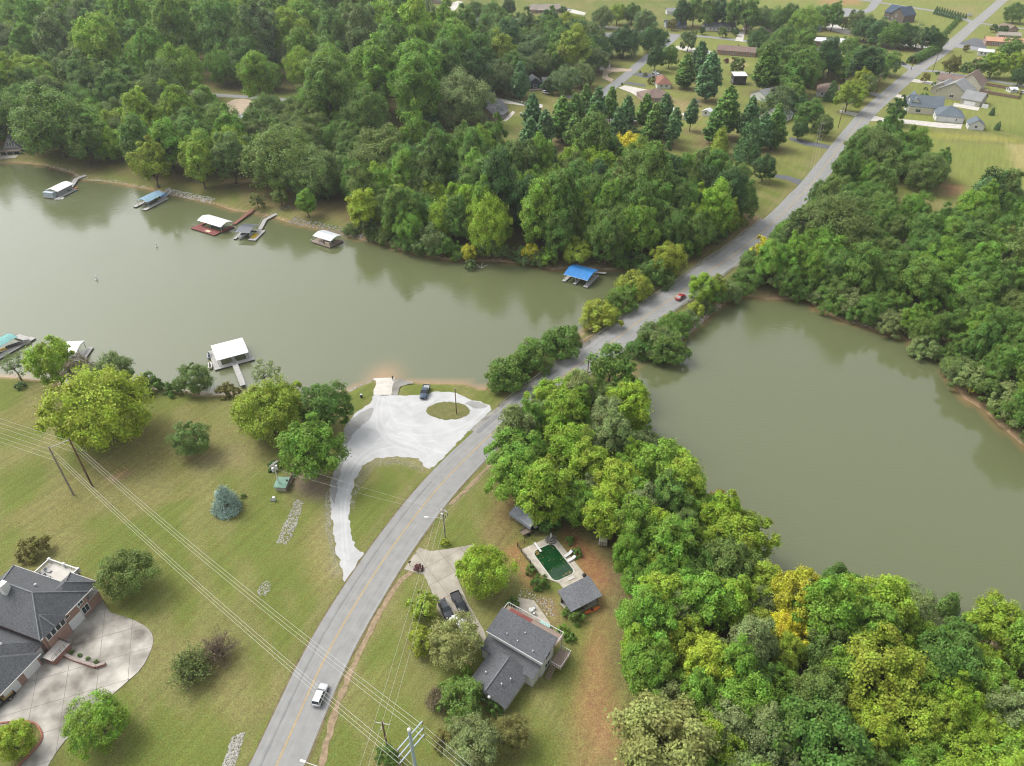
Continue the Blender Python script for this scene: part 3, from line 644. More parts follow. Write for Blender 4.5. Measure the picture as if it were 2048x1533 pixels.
A8 = fill([(1005,860),(1040,800),(1110,765),(1200,765),(1255,800),(1285,860),(1340,890),(1360,960),(1440,1000),(1530,1070),(1550,1130),(1640,1165),(1740,1175),(1800,1225),(1900,1225),(2048,1225),(2250,1230),(2250,1750),(1250,1750),(1255,1450),(1235,1300),(1220,1180),(1255,1090),(1200,1020),(1120,1020),(1060,1010),(1010,960)], 7, 6.0, 10.5, 5.6, ['round','oval','oval','fine'], ['bright','lime','mid','lime','olive','bright','lime','bright','ygreen','sage'], 'in the wood between the split-level house and the pond', 'trees of the wood between house and pond', 8, near=0.50, hs=1.12)
def line_fill(px, z, off, dmin, dmax, step, kinds, cols, region, group, seed):
    rg = random.Random(seed); L = GL(px, z); N = normals2_(L); n0 = len(PLANTS)
    for (a, b, n) in zip(L, L[1:], N):
        m = max(1, int((b-a).length/step))
        for k in range(m):
            p = a.lerp(b, (k+rg.uniform(.2, .8))/m)+n*off*rg.uniform(.7, 1.3); dm = rg.uniform(dmin, dmax); zz, d = height(np.array([p.x]), np.array([p.y]))
            if d[0] < -1.5 or linedist(np.array([p.x]), np.array([p.y]), MAINC[::2])[0] < 5.0+dm*.36 or polydist(np.array([p.x]), np.array([p.y]), CHAN)[0] < 1.5: continue
            plant(rg.choice(kinds), (p.x, p.y, max(float(zz[0]), WZ-.1)), dm, rg.choice(cols), None, group, rg.uniform(.8, 1.15)); PLANTS[-1]['region'] = (region, group)
    return len(PLANTS)-n0
def normals2_(L):
    out = []
    for a, b in zip(L, L[1:]): d = (b-a); d.z = 0; d.normalize(); out.append(Vector((-d.y, d.x, 0)))
    return out+[out[-1]]
B1 = line_fill([(690,470),(717,479),(764,488),(823,507),(896,521),(955,523),(1000,525),(1059,529),(1103,541)], WZ, 1.6, 6.5, 9.5, 4.2, ['thicket','thicket','small'], ['mid','green','bright','olive','greyg','mid'], 'hanging over the far lake shore', 'bushes hanging over the far lake shore', 51)
B2 = line_fill([(1215,541),(1255,538),(1282,546)], WZ, 1.5, 6, 8, 5, ['thicket'], ['green','mid'], 'on the bank right of the blue-roofed dock', 'bushes on the bank right of the blue-roofed dock', 52)
B3 = line_fill([(975,778),(1040,728),(1100,692),(1148,674)], WZ, -2.0, 5.5, 8, 4.5, ['thicket','shrub'], ['mid','green','bright'], 'on the lake side of the causeway before the bridge', 'bushes on the lake side before the bridge', 53)
B4 = line_fill([(1188,652),(1250,600),(1292,562),(1340,525),(1400,490),(1470,450)], WZ, -2.0, 5.5, 8.5, 4.2, ['thicket','thicket','small'], ['mid','yolive','bright','green'], 'on the lake side of the causeway past the bridge', 'bushes on the lake side past the bridge', 54)
B5 = line_fill([(1290,716),(1332,708),(1370,673),(1411,638),(1440,612),(1475,600),(1490,594)], WZ, 2.0, 5.5, 8.5, 4.5, ['thicket','small'], ['mid','greyg','yolive','green'], 'on the pond side of the causeway', 'bushes on the pond side of the causeway', 55)
B6 = line_fill([(1530,598),(1571,599),(1615,600),(1632,620),(1683,643),(1756,664),(1800,677),(1859,712),(1896,752),(1929,798),(1976,828),(2020,872),(2060,900)], WZ, 2.2, 6, 9.5, 5, ['thicket','thicket','small'], ['greyg','mid','sage','green','olive'], 'along the right bank of the pond', 'bushes along the right bank of the pond', 56)
B7 = line_fill([(1500,1170),(1470,1100),(1400,1030),(1340,975),(1302,920),(1278,860),(1262,800)], WZ, 2.0, 6, 9, 5, ['small','thicket'], ['bright','mid','olive','lime'], 'along the near bank of the pond', 'bushes along the near bank of the pond', 57)
B8 = line_fill([(1500,440),(1450,470),(1400,498),(1350,525)], 0, -12, 7, 11, 6, ['round','small'], ['bright','mid','lime'], 'above the causeway head on the left', 'trees above the causeway head on the left', 58)
print('LINE', B1, B2, B3, B4, B5, B6, B7, B8)
print('FILL', A1, A2, A3, A4, A5, A6, A7, A8, len(PLANTS))

# ---------------------------------------------------------------- ground
def axis(lo, hi, core_lo, core_hi, step, grow):
    a = [core_lo]
    while a[-1] < core_hi: a.append(a[-1]+step)
    s = step
    while a[-1] < hi: s *= grow; a.append(a[-1]+s)
    b = [core_lo]; s = step
    while b[-1] > lo: s *= grow; b.append(b[-1]-s)
    return np.array(b[:0:-1]+a)
gx = axis(-4500, 4500, -215, 300, 1.5, 1.045); gy = axis(-1500, 6500, 30, 320, 1.4, 1.016)
GX, GY = np.meshgrid(gx, gy); HZ, HD = height(GX, GY)
HZ = HZ+(vnoise(GX, GY, 7, 9, 3)-0.5)*0.05*(linedist(GX, GY, MAINC[::3]) > 9)-0.03
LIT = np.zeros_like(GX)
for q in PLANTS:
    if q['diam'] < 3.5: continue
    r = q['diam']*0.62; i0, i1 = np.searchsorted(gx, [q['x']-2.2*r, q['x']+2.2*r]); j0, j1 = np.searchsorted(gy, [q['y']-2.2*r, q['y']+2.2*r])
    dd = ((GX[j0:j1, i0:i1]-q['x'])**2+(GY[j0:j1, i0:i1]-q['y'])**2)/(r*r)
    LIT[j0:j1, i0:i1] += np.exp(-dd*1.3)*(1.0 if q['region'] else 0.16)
n1 = vnoise(GX, GY, 38, 1, 4); n2 = vnoise(GX, GY, 9, 2, 4); n3 = vnoise(GX, GY, 90, 5, 3); n4 = vnoise(GX*1.0+GY*0.55, GY*0.25-GX*0.13, 5, 6, 2)
def mixc(a, b, t): return a*(1-t[..., None])+np.array(b)*t[..., None]
GC = np.ones(GX.shape+(3,))*np.array([0.132, 0.158, 0.036])
GC = mixc(GC, (0.180, 0.168, 0.058), sstep(0.44, 0.64, n1*0.6+n2*0.4))
GC = mixc(GC, (0.100, 0.145, 0.028), sstep(0.50, 0.70, n3*0.5+n2*0.5)*0.8)
GC = mixc(GC, (0.205, 0.188, 0.075), sstep(0.48, 0.70, n4)*0.55)
def zone(px, col, soft=4.0, amt=1.0, nz=0.0):
    global GC
    d = polydist(GX, GY, GL(px))+(n2-0.5)*nz; col = tuple(c*0.80 for c in col)
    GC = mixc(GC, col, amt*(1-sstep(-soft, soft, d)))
zone([(1500,0),(2100,-20),(2100,260),(1790,250),(1650,300),(1500,380),(1330,300),(1250,100)], (0.235,0.262,0.066), 12, 0.8)
zone([(1790,262),(1900,285),(2010,290),(2100,300),(2100,400),(2000,410),(1880,400),(1840,320),(1790,300)], (0.225,0.255,0.062), 3, 0.85, 6)
zone([(1790,260),(2040,276),(2040,286),(1790,272)], (0.34,0.33,0.07), 4, 0.6, 6)
zone([(2012,288),(2100,292),(2100,345),(2030,340)], (0.37,0.32,0.13), 3, 0.9, 5)
zone([(1880,365),(1925,372),(1930,392),(1890,392)], (0.36,0.19,0.11), 4, 0.8, 8)
zone([(1860,20),(1960,10),(1960,30),(1900,34)], (0.36,0.25,0.14), 8, 0.35, 20)
zone([(1640,0),(1720,0),(1720,10),(1650,12)], (0.42,0.22,0.12), 6, 0.6, 10)
zone([(1790,400),(1870,405),(1870,425),(1800,425)], (0.26,0.24,0.09), 4, 0.7, 6)
zone([(1460,118),(1492,122),(1490,134),(1462,130)], (0.50,0.38,0.20), 3, 0.9, 4)
zone([(1340,195),(1400,205),(1400,240),(1345,235)], (0.36,0.27,0.14), 5, 0.6, 8)
zone([(1395,250),(1440,265),(1430,320),(1395,290)], (0.30,0.23,0.12), 6, 0.5, 8)
zone([(1485,430),(1520,432),(1510,450),(1490,455)], (0.40,0.27,0.17), 2, 0.7, 3)
zone([(1010,905),(990,1000),(960,1075),(1010,1100),(1040,1060),(1060,1020)], (0.24,0.17,0.075), 3, 0.8, 6)
zone([(1012,1098),(1040,1085),(1050,1120),(1075,1160),(1060,1175),(1040,1150),(1015,1125)], (0.36,0.19,0.09), 1.5, 0.8, 3)
zone([(1110,1050),(1150,1060),(1220,1130),(1225,1180),(1190,1170),(1130,1085)], (0.34,0.165,0.075), 2.0, 0.9, 5)
zone([(1060,1195),(1110,1195),(1130,1240),(1110,1255),(1080,1220)], (0.36,0.22,0.13), 1.5, 0.7, 3)
zone([(1200,1180),(1215,1250),(1225,1400),(1240,1533),(1170,1533),(1175,1350),(1185,1250)], (0.36,0.21,0.10), 4, 0.85, 9)
zone([(380,905),(480,895),(490,930),(400,940)], (0.33,0.27,0.15), 4, 0.6, 5)
zone([(212,958),(260,936),(266,946),(222,966)], (0.36,0.25,0.13), 0.8, 0.95, 1)
zone([(0,900),(60,890),(110,870),(100,890),(40,925),(0,930)], (0.33,0.27,0.13), 5, 0.5, 6)
zone([(575,940),(650,940),(664,985),(640,1000),(600,985),(575,970)], (0.26,0.20,0.15), 2, 0.85, 3)
zone([(660,1020),(690,1150),(640,1180),(600,1100),(620,1030)], (0.33,0.26,0.12), 4, 0.6, 6)
zone([(655,985),(672,1100),(690,1150),(668,1150),(650,1060)], (0.32,0.29,0.20), 2, 0.6, 3)
zone([(720,915),(760,905),(850,915),(850,945),(800,925),(740,935),(705,975)], (0.33,0.29,0.16), 2, 0.6, 3)
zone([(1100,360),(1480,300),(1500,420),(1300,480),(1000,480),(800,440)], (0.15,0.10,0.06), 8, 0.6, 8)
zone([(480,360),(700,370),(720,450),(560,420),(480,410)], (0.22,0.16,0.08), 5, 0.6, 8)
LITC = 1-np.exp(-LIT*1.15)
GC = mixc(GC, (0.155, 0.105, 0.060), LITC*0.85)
# bare clay and sand where the lake level comes and goes
zs = HZ-WZ
sand = (1-sstep(0.10, 0.48, zs+(n2-0.5)*0.5))*(GY < 2000)
GC = mixc(GC, (0.30, 0.205, 0.120), sand)
GC = mixc(GC, (0.34, 0.30, 0.22), sand*sstep(0.5, 0.65, n2)*0.6)
side = np.minimum(np.abs(linedist(GX, GY, MAINC[::3])-6.2), 9)
GC = mixc(GC, (0.26, 0.185, 0.12), (1-sstep(0.3, 1.6, side))*0.22)
gm = bpy.data.meshes.new('ground'); nyy, nxx = GX.shape
gm.vertices.add(nxx*nyy); gm.vertices.foreach_set('co', np.stack([GX, GY, HZ], -1).astype(np.float32).ravel())
ii = np.arange(nxx*nyy).reshape(nyy, nxx); Q = np.stack([ii[:-1, :-1], ii[:-1, 1:], ii[1:, 1:], ii[1:, :-1]], -1).reshape(-1, 4)
gm.loops.add(Q.size); gm.loops.foreach_set('vertex_index', Q.astype(np.int32).ravel()); gm.polygons.add(len(Q)); gm.polygons.foreach_set('loop_start', np.arange(0, Q.size, 4, dtype=np.int32))
gm.update(calc_edges=True); gm.shade_smooth()
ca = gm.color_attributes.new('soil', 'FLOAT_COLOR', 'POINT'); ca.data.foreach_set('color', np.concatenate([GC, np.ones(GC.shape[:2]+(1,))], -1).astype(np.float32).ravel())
def ground_mat():
    m, n, l, p = newmat('ground')
    at = n.new('ShaderNodeAttribute'); at.attribute_name = 'soil'; tc = n.new('ShaderNodeTexCoord')
    a = n.new('ShaderNodeTexNoise'); a.inputs['Scale'].default_value = 0.9; a.inputs['Detail'].default_value = 8; a.inputs['Roughness'].default_value = 0.72
    l.new(tc.outputs['Object'], a.inputs['Vector'])
    b = n.new('ShaderNodeTexNoise'); b.inputs['Scale'].default_value = 3.5; b.inputs['Detail'].default_value = 5; l.new(tc.outputs['Object'], b.inputs['Vector'])
    hv = n.new('ShaderNodeHueSaturation'); l.new(at.outputs['Color'], hv.inputs['Color'])
    mh = n.new('ShaderNodeMapRange'); mh.inputs[1].default_value = 0.3; mh.inputs[2].default_value = 0.7; mh.inputs[3].default_value = 0.47; mh.inputs[4].default_value = 0.53; l.new(a.outputs[0], mh.inputs[0]); l.new(mh.outputs[0], hv.inputs['Hue'])
    mv = n.new('ShaderNodeMapRange'); mv.inputs[1].default_value = 0.25; mv.inputs[2].default_value = 0.75; mv.inputs[3].default_value = 0.62; mv.inputs[4].default_value = 1.38; l.new(b.outputs[0], mv.inputs[0])
    mw = n.new('ShaderNodeMapRange'); mw.inputs[1].default_value = 0.3; mw.inputs[2].default_value = 0.7; mw.inputs[3].default_value = 0.85; mw.inputs[4].default_value = 1.15; l.new(a.outputs[0], mw.inputs[0])
    mu = n.new('ShaderNodeMath'); mu.operation = 'MULTIPLY'; l.new(mv.outputs[0], mu.inputs[0]); l.new(mw.outputs[0], mu.inputs[1]); l.new(mu.outputs[0], hv.inputs['Value'])
    m0 = n.new('ShaderNodeMapping'); m0.inputs['Rotation'].default_value = (0, 0, R(-60)); l.new(tc.outputs['Object'], m0.inputs[0])
    mp = n.new('ShaderNodeMapping'); mp.inputs['Scale'].default_value = (0.05, 0.75, 1); l.new(m0.outputs[0], mp.inputs[0])
    c = n.new('ShaderNodeTexNoise'); c.inputs['Scale'].default_value = 1.0; c.inputs['Detail'].default_value = 3; c.inputs['Distortion'].default_value = 0.4; l.new(mp.outputs[0], c.inputs['Vector'])
    mc = n.new('ShaderNodeMapRange'); mc.inputs[1].default_value = 0.3; mc.inputs[2].default_value = 0.7; mc.inputs[3].default_value = 0.89; mc.inputs[4].default_value = 1.11; l.new(c.outputs[0], mc.inputs[0])
    m2 = n.new('ShaderNodeMath'); m2.operation = 'MULTIPLY'; l.new(mu.outputs[0], m2.inputs[0]); l.new(mc.outputs[0], m2.inputs[1]); l.new(m2.outputs[0], hv.inputs['Value'])
    l.new(hv.outputs[0], p.inputs['Base Color']); p.inputs['Roughness'].default_value = 0.95; p.inputs['Specular IOR Level'].default_value = 0.1
    bp = n.new('ShaderNodeBump'); bp.inputs['Strength'].default_value = 0.5; bp.inputs['Distance'].default_value = 0.12; l.new(b.outputs[0], bp.inputs['Height']); l.new(bp.outputs[0], p.inputs['Normal'])
    return m
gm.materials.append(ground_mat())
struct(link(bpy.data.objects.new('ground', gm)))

# ---------------------------------------------------------------- water
def water_mat():
    m, n, l, p = newmat('water')
    tc = n.new('ShaderNodeTexCoord'); at = n.new('ShaderNodeAttribute'); at.attribute_name = 'shallow'
    mp = n.new('ShaderNodeMapping'); mp.inputs['Rotation'].default_value = (0, 0, R(25)); mp.inputs['Scale'].default_value = (0.55, 1.5, 1); l.new(tc.outputs['Object'], mp.inputs[0])
    w1 = n.new('ShaderNodeTexNoise'); w1.inputs['Scale'].default_value = 0.8; w1.inputs['Detail'].default_value = 4; l.new(mp.outputs[0], w1.inputs['Vector'])
    w2 = n.new('ShaderNodeTexNoise'); w2.inputs['Scale'].default_value = 0.022; w2.inputs['Detail'].default_value = 2; l.new(tc.outputs['Object'], w2.inputs['Vector'])
    st = n.new('ShaderNodeMapRange'); st.inputs[1].default_value = 0.35; st.inputs[2].default_value = 0.65; st.inputs[3].default_value = 0.18; st.inputs[4].default_value = 0.60; l.new(w2.outputs[0], st.inputs[0])
    bp = n.new('ShaderNodeBump'); bp.inputs['Distance'].default_value = 0.12; l.new(st.outputs[0], bp.inputs['Strength']); l.new(w1.outputs[0], bp.inputs['Height']); l.new(bp.outputs[0], p.inputs['Normal'])
    mx = n.new('ShaderNodeMix'); mx.data_type = 'RGBA'; mx.inputs['A'].default_value = (0.112, 0.126, 0.058, 1); mx.inputs['B'].default_value = (0.30, 0.19, 0.09, 1)
    l.new(at.outputs['Fac'], mx.inputs['Factor']); l.new(mx.outputs['Result'], p.inputs['Base Color'])
    rr = n.new('ShaderNodeMapRange'); rr.inputs[1].default_value = 0.35; rr.inputs[2].default_value = 0.65; rr.inputs[3].default_value = 0.04; rr.inputs[4].default_value = 0.20; l.new(w2.outputs[0], rr.inputs[0]); l.new(rr.outputs[0], p.inputs['Roughness'])
    p.inputs['IOR'].default_value = 1.5; p.inputs['Specular IOR Level'].default_value = 0.85
    return m
wx = axis(-1200, 1200, -230, 210, 2.5, 1.2); wy = axis(-300, 900, 40, 330, 2.5, 1.2)
WX, WY = np.meshgrid(wx, wy); hz, _ = height(WX, WY); rx = (RAMP_BOT[0].x+RAMP_BOT[1].x)/2; ry = RAMP_BOT[0].y
SH = (1-sstep(0.05, 0.9, WZ-hz))*0.75; SH = np.maximum(SH, np.exp(-(((WX-rx)/4.5)**2+((WY-ry)/6.5)**2))*1.0)*(np.abs(WX) < 260)
wm = bpy.data.meshes.new('water'); b_, a_ = WX.shape
wm.vertices.add(a_*b_); wm.vertices.foreach_set('co', np.stack([WX, WY, np.full_like(WX, WZ)], -1).astype(np.float32).ravel())
ii = np.arange(a_*b_).reshape(b_, a_); Q = np.stack([ii[:-1, :-1], ii[:-1, 1:], ii[1:, 1:], ii[1:, :-1]], -1).reshape(-1, 4)
wm.loops.add(Q.size); wm.loops.foreach_set('vertex_index', Q.astype(np.int32).ravel()); wm.polygons.add(len(Q)); wm.polygons.foreach_set('loop_start', np.arange(0, Q.size, 4, dtype=np.int32)); wm.update(calc_edges=True)
fa = wm.attributes.new('shallow', 'FLOAT', 'POINT'); fa.data.foreach_set('value', SH.astype(np.float32).ravel())
wm.materials.append(water_mat()); struct(link(bpy.data.objects.new('water', wm)))

# ---------------------------------------------------------------- roads and paved sheets
def along(line):
    s = [0.0]
    for a, b in zip(line, line[1:]): s.append(s[-1]+(Vector(b)-Vector(a)).length)
    return s
def normals2(line):
    out = []
    for i in range(len(line)):
        d = Vector(line[min(i+1, len(line)-1)])-Vector(line[max(i-1, 0)]); d.z = 0; d.normalize(); out.append(Vector((-d.y, d.x, 0)))
    return out
def strip(name, line, left, right, z, material, parent=None, jit=0.0, cols=1, seed=1):
    """a ribbon along a line; left/right are offsets to the two sides"""
    rg = random.Random(seed); N = normals2(line); S = along(line); vs = []; fs = []; uv = []
    for i, p in enumerate(line):
        l = left+rg.uniform(-jit, jit); r = right+rg.uniform(-jit, jit)
        for k in range(cols+1):
            o = l+(r-l)*k/cols; q = Vector(p)+N[i]*o; vs.append((q.x, q.y, z)); uv.append((o, S[i]))
    w = cols+1
    for i in range(len(line)-1):
        for k in range(cols): fs.append((i*w+k, i*w+k+1, (i+1)*w+k+1, (i+1)*w+k))
    me = bpy.data.meshes.new(name); me.from_pydata(vs, [], fs); me.update()
    if me.polygons and me.polygons[0].normal.z < 0: me.flip_normals()
    ul = me.uv_layers.new(name='UVMap')
    for lp in me.loops: ul.data[lp.index].uv = uv[lp.vertex_index]
    me.materials.append(material); return link(bpy.data.objects.new(name, me), parent)
def sheet(name, px, z, material, parent=None, sub=3, jit=0.0, world_pts=None, smooth=True, seed=2):
    P = world_pts or GL(px); rg = random.Random(seed)
    if smooth: P = smooth_poly(P, sub)
    if jit:
        Q = []
        for a, b in zip(P, P[1:]+P[:1]):
            m = max(1, int((b-a).length/0.7))
            Q += [a.lerp(b, k/m)+Vector((rg.uniform(-jit, jit), rg.uniform(-jit, jit), 0)) for k in range(m)]
        P = Q
    mb = MB().poly3([(p[0], p[1], z) for p in P]); me = mb.mesh(name)
    if me.polygons[0].normal.z < 0: me.flip_normals()
    me.materials.append(material); return link(bpy.data.objects.new(name, me), parent)

def asphalt_mat(name, base, lanes=True):
    m, n, l, p = newmat(name); uvn = n.new('ShaderNodeUVMap'); tc = n.new('ShaderNodeTexCoord')
    a = n.new('ShaderNodeTexNoise'); a.inputs['Scale'].default_value = 0.5; a.inputs['Detail'].default_value = 7; l.new(tc.outputs['Object'], a.inputs['Vector'])
    mp = n.new('ShaderNodeMapping'); mp.inputs['Scale'].default_value = (1.6, 0.03, 1); l.new(uvn.outputs[0], mp.inputs[0])
    b = n.new('ShaderNodeTexNoise'); b.inputs['Scale'].default_value = 1.0; b.inputs['Detail'].default_value = 4; l.new(mp.outputs[0], b.inputs['Vector'])
    c = n.new('ShaderNodeTexNoise'); c.inputs['Scale'].default_value = 14; c.inputs['Detail'].default_value = 3; l.new(tc.outputs['Object'], c.inputs['Vector'])
    v = n.new('ShaderNodeMath'); v.operation = 'MULTIPLY_ADD'; l.new(b.outputs[0], v.inputs[0]); v.inputs[1].default_value = 0.42; v.inputs[2].default_value = 0.56
    w = n.new('ShaderNodeMath'); w.operation = 'MULTIPLY_ADD'; l.new(a.outputs[0], w.inputs[0]); w.inputs[1].default_value = 0.5; w.inputs[2].default_value = -0.1; 
    x = n.new('ShaderNodeMath'); x.operation = 'ADD'; l.new(v.outputs[0], x.inputs[0]); l.new(w.outputs[0], x.inputs[1])
    y = n.new('ShaderNodeMath'); y.operation = 'MULTIPLY_ADD'; l.new(c.outputs[0], y.inputs[0]); y.inputs[1].default_value = 0.3; y.inputs[2].default_value = 0.0
    z = n.new('ShaderNodeMath'); z.operation = 'ADD'; l.new(x.outputs[0], z.inputs[0]); l.new(y.outputs[0], z.inputs[1])
    vm = n.new('ShaderNodeVectorMath'); vm.operation = 'SCALE'; vm.inputs[0].default_value = base; l.new(z.outputs[0], vm.inputs['Scale'])
    l.new(vm.outputs[0], p.inputs['Base Color']); p.inputs['Roughness'].default_value = 0.8; p.inputs['Specular IOR Level'].default_value = 0.35
    bp = n.new('ShaderNodeBump'); bp.inputs['Strength'].default_value = 0.3; bp.inputs['Distance'].default_value = 0.03; l.new(c.outputs[0], bp.inputs['Height']); l.new(bp.outputs[0], p.inputs['Normal'])
    return m
ASPH = asphalt_mat('asphalt', (0.232, 0.231, 0.222)); ASPH2 = asphalt_mat('street_asphalt', (0.22, 0.22, 0.22)); PATCH = asphalt_mat('patched_asphalt', (0.18, 0.18, 0.18)); DARKASPH = asphalt_mat('dark_asphalt', (0.10, 0.105, 0.115))
CONC = mat('concrete', (0.34, 0.32, 0.27), 0.85, 0.28, 0.35, 0.2, 9); CONCW = mat('pale_concrete', (0.50, 0.47, 0.42), 0.85, 0.12, 0.5)
YEL = mat('yellow_paint', (0.45, 0.30, 0.09), 0.7, 0.2, 2.0); WHT = mat('white_paint', (0.36, 0.36, 0.34), 0.7, 0.2, 2.0)
def gravel_mat(name, c1, c2, c3):
    m, n, l, p = newmat(name); tc = n.new('ShaderNodeTexCoord')
    a = n.new('ShaderNodeTexNoise'); a.inputs['Scale'].default_value = 0.16; a.inputs['Detail'].default_value = 6; a.inputs['Distortion'].default_value = 1.5; l.new(tc.outputs['Object'], a.inputs['Vector'])
    b = n.new('ShaderNodeTexNoise'); b.inputs['Scale'].default_value = 6; b.inputs['Detail'].default_value = 6; b.inputs['Roughness'].default_value = 0.8; l.new(tc.outputs['Object'], b.inputs['Vector'])
    r1 = n.new('ShaderNodeValToRGB'); r1.color_ramp.elements[0].position = 0.32; r1.color_ramp.elements[0].color = (*c1, 1); r1.color_ramp.elements[1].position = 0.62; r1.color_ramp.elements[1].color = (*c2, 1); l.new(a.outputs[0], r1.inputs[0])
    mv = n.new('ShaderNodeMapRange'); mv.inputs[1].default_value = 0.3; mv.inputs[2].default_value = 0.7; mv.inputs[3].default_value = 0.7; mv.inputs[4].default_value = 1.18; l.new(b.outputs[0], mv.inputs[0])
    hv = n.new('ShaderNodeHueSaturation'); l.new(r1.outputs[0], hv.inputs['Color']); l.new(mv.outputs[0], hv.inputs['Value']); l.new(hv.outputs[0], p.inputs['Base Color'])
    p.inputs['Roughness'].default_value = 0.95; p.inputs['Specular IOR Level'].default_value = 0.15
    bp = n.new('ShaderNodeBump'); bp.inputs['Strength'].default_value = 0.4; bp.inputs['Distance'].default_value = 0.05; l.new(b.outputs[0], bp.inputs['Height']); l.new(bp.outputs[0], p.inputs['Normal'])
    MATS[name] = m; return m
GRAV = gravel_mat('gravel', (0.42, 0.42, 0.415), (0.50, 0.50, 0.495), 0); GRAVD = gravel_mat('rough_gravel', (0.20, 0.19, 0.165), (0.33, 0.32, 0.29), 0)
STONE = mat('riprap', (0.33, 0.31, 0.28), 0.9, 0.45, 2.2)
DIRT = mat('ditch_dirt', (0.27, 0.20, 0.125), 0.95, 0.3, 1.2)

road = struct(strip('road', MAINC, 4.35, -4.5, 0.03, ASPH, cols=6))
i0 = min(range(len(MAINC)), key=lambda i: (MAINC[i]-G(1015,842)).length); i1 = min(range(len(MAINC)), key=lambda i: (MAINC[i]-G(1505,482)).length)
ib = min(range(len(MAINC)), key=lambda i: (MAINC[i]-Vector((32, 178.5, 0))).length)
c0 = MAINC[:i0+1]
for o in (0.05, -0.15): strip('centre_line', MAINC, o+0.10, o, 0.038, YEL, road)
strip('edge_line', MAINC, -4.15, -4.22, 0.037, WHT, road); strip('edge_line', MAINC[i0:], 4.10, 4.03, 0.037, WHT, road)
struct(strip('shoulder', MAINC[i0-6:i1+4], 5.6, 4.3, 0.018, GRAVD, jit=0.12)); struct(strip('shoulder', MAINC[i0:i1], -4.3, -5.3, 0.018, GRAVD, jit=0.15))
SHO = mat('worn_verge', (0.15, 0.125, 0.06), 0.95, 0.3, 1.0)
struct(strip('shoulder', MAINC[:i0], -4.4, -4.95, 0.014, SHO, jit=0.2)); struct(strip('shoulder', MAINC[:i0-14], 4.75, 4.2, 0.014, SHO, jit=0.2))
# patched seam on the near lane
strip('asphalt_patch', MAINC[8:i0-14], 2.7, 2.35, 0.034, PATCH, road, jit=0.10)
strip('asphalt_patch', MAINC[i0-6:i0+12], 3.9, 2.6, 0.034, PATCH, road, jit=0.1)
# drainage ditch beside the road
ditch = smooth_poly(GL([(643,1533),(662,1450),(690,1370),(725,1290),(760,1225),(795,1170),(828,1138)]), 5, closed=False)
struct(strip('ditch', ditch, 0.5, -0.55, 0.012, DIRT, jit=0.28))
struct(strip('ditch', smooth_poly(GL([(900,1010),(940,972),(985,925),(1003,905)]), 5, closed=False), 0.4, -0.4, 0.012, DIRT, jit=0.2))
# side streets
def street(name, px, half, m, z=0.02, jit=0.0):
    return struct(strip(name, smooth_poly(GL(px), 5, closed=False), half, -half, z, m, jit=jit, cols=2))
street('street', [(1150,238),(1164,217),(1180,204),(1217,179),(1255,150),(1293,117),(1329,91),(1352,72)], 3.6, ASPH2)
street('street', [(1176,206),(1158,199),(1135,192)], 3.0, ASPH2, 0.016)
street('street', [(740,11),(776,15),(823,19),(890,26),(926,28),(970,32),(1080,43),(1205,54),(1337,69),(1411,74),(1493,83),(1600,95),(1720,110),(1800,127),(1829,142)], 3.4, ASPH2, 0.024)
street('street', [(890,28),(882,44),(868,62),(858,75)], 3.2, ASPH2, 0.016)
street('street', [(1832,142),(1868,143),(1915,150),(1975,160),(2060,175)], 3.0, ASPH2, 0.016)
street('street', [(1690,-4),(1741,3),(1800,12),(1870,23),(1929,38),(1945,46)], 3.4, ASPH2, 0.016)
street('street', [(1950,46),(1985,50),(2030,56),(2070,60)], 3.0, ASPH2, 0.016)
street('street', [(300,168),(340,176),(400,186),(440,191),(520,196),(590,203),(640,210)], 3.0, ASPH2)
def drive(px, m, z=0.012, sub=3, jit=0.0, smooth=False): return struct(sheet('driveway', px, z, m, sub=sub, jit=jit, smooth=smooth))
drive([(1551,349),(1576,352),(1606,362),(1600,372),(1573,360),(1549,356)], DARKASPH, 0.026)
drive([(1580,274),(1615,283),(1662,291),(1660,299),(1610,291),(1578,280)], DARKASPH, 0.026)
drive([(1680,220),(1700,224),(1728,229),(1724,236),(1698,230),(1678,226)], CONCW, 0.026)
drive([(1738,229),(1765,236),(1830,241),(1868,245),(1925,249),(1922,258),(1880,256),(1830,250),(1762,243),(1735,242)], CONCW, 0.026)
drive([(1790,187),(1815,194),(1850,201),(1850,206),(1812,199),(1786,193)], CONCW, 0.026)
drive([(1826,158),(1860,163),(1893,168),(1890,174),(1858,169),(1822,164)], CONCW, 0.026)
drive([(1908,206),(1960,215),(1956,222),(1906,213)], CONCW)
drive([(1736,183),(1764,189),(1760,195),(1734,188)], ASPH2, 0.026)
drive([(1796,84),(1878,95),(1874,101),(1796,90)], CONCW, 0.026)
drive([(1900,86),(1925,90),(1975,98),(1990,103),(1985,108),(1930,98),(1895,93)], ASPH2, 0.026)
drive([(1905,90),(1950,76),(1965,80),(1975,98),(1940,95)], DARKASPH, 0.010)
drive([(1706,30),(1690,34),(1676,30),(1678,20),(1695,17),(1728,20),(1740,8),(1748,-2),(1765,-2),(1757,10),(1742,24)], ASPH2, 0.010, smooth=True)
drive([(1478,64),(1490,63),(1486,84),(1470,82)], CONCW, 0.027)
drive([(1650,50),(1662,44),(1685,55),(1700,62),(1735,70),(1735,75),(1690,68),(1655,60)], CONCW)
drive([(1352,92),(1370,93),(1432,104),(1432,111),(1390,106),(1350,98)], CONCW, 0.027)
drive([(885,25),(905,6),(916,2),(926,4),(905,26)], CONCW, 0.028)
drive([(890,42),(910,46),(912,56),(900,62),(886,54)], CONCW)
drive([(1133,18),(1150,20),(1172,26),(1168,32),(1135,24)], CONCW)
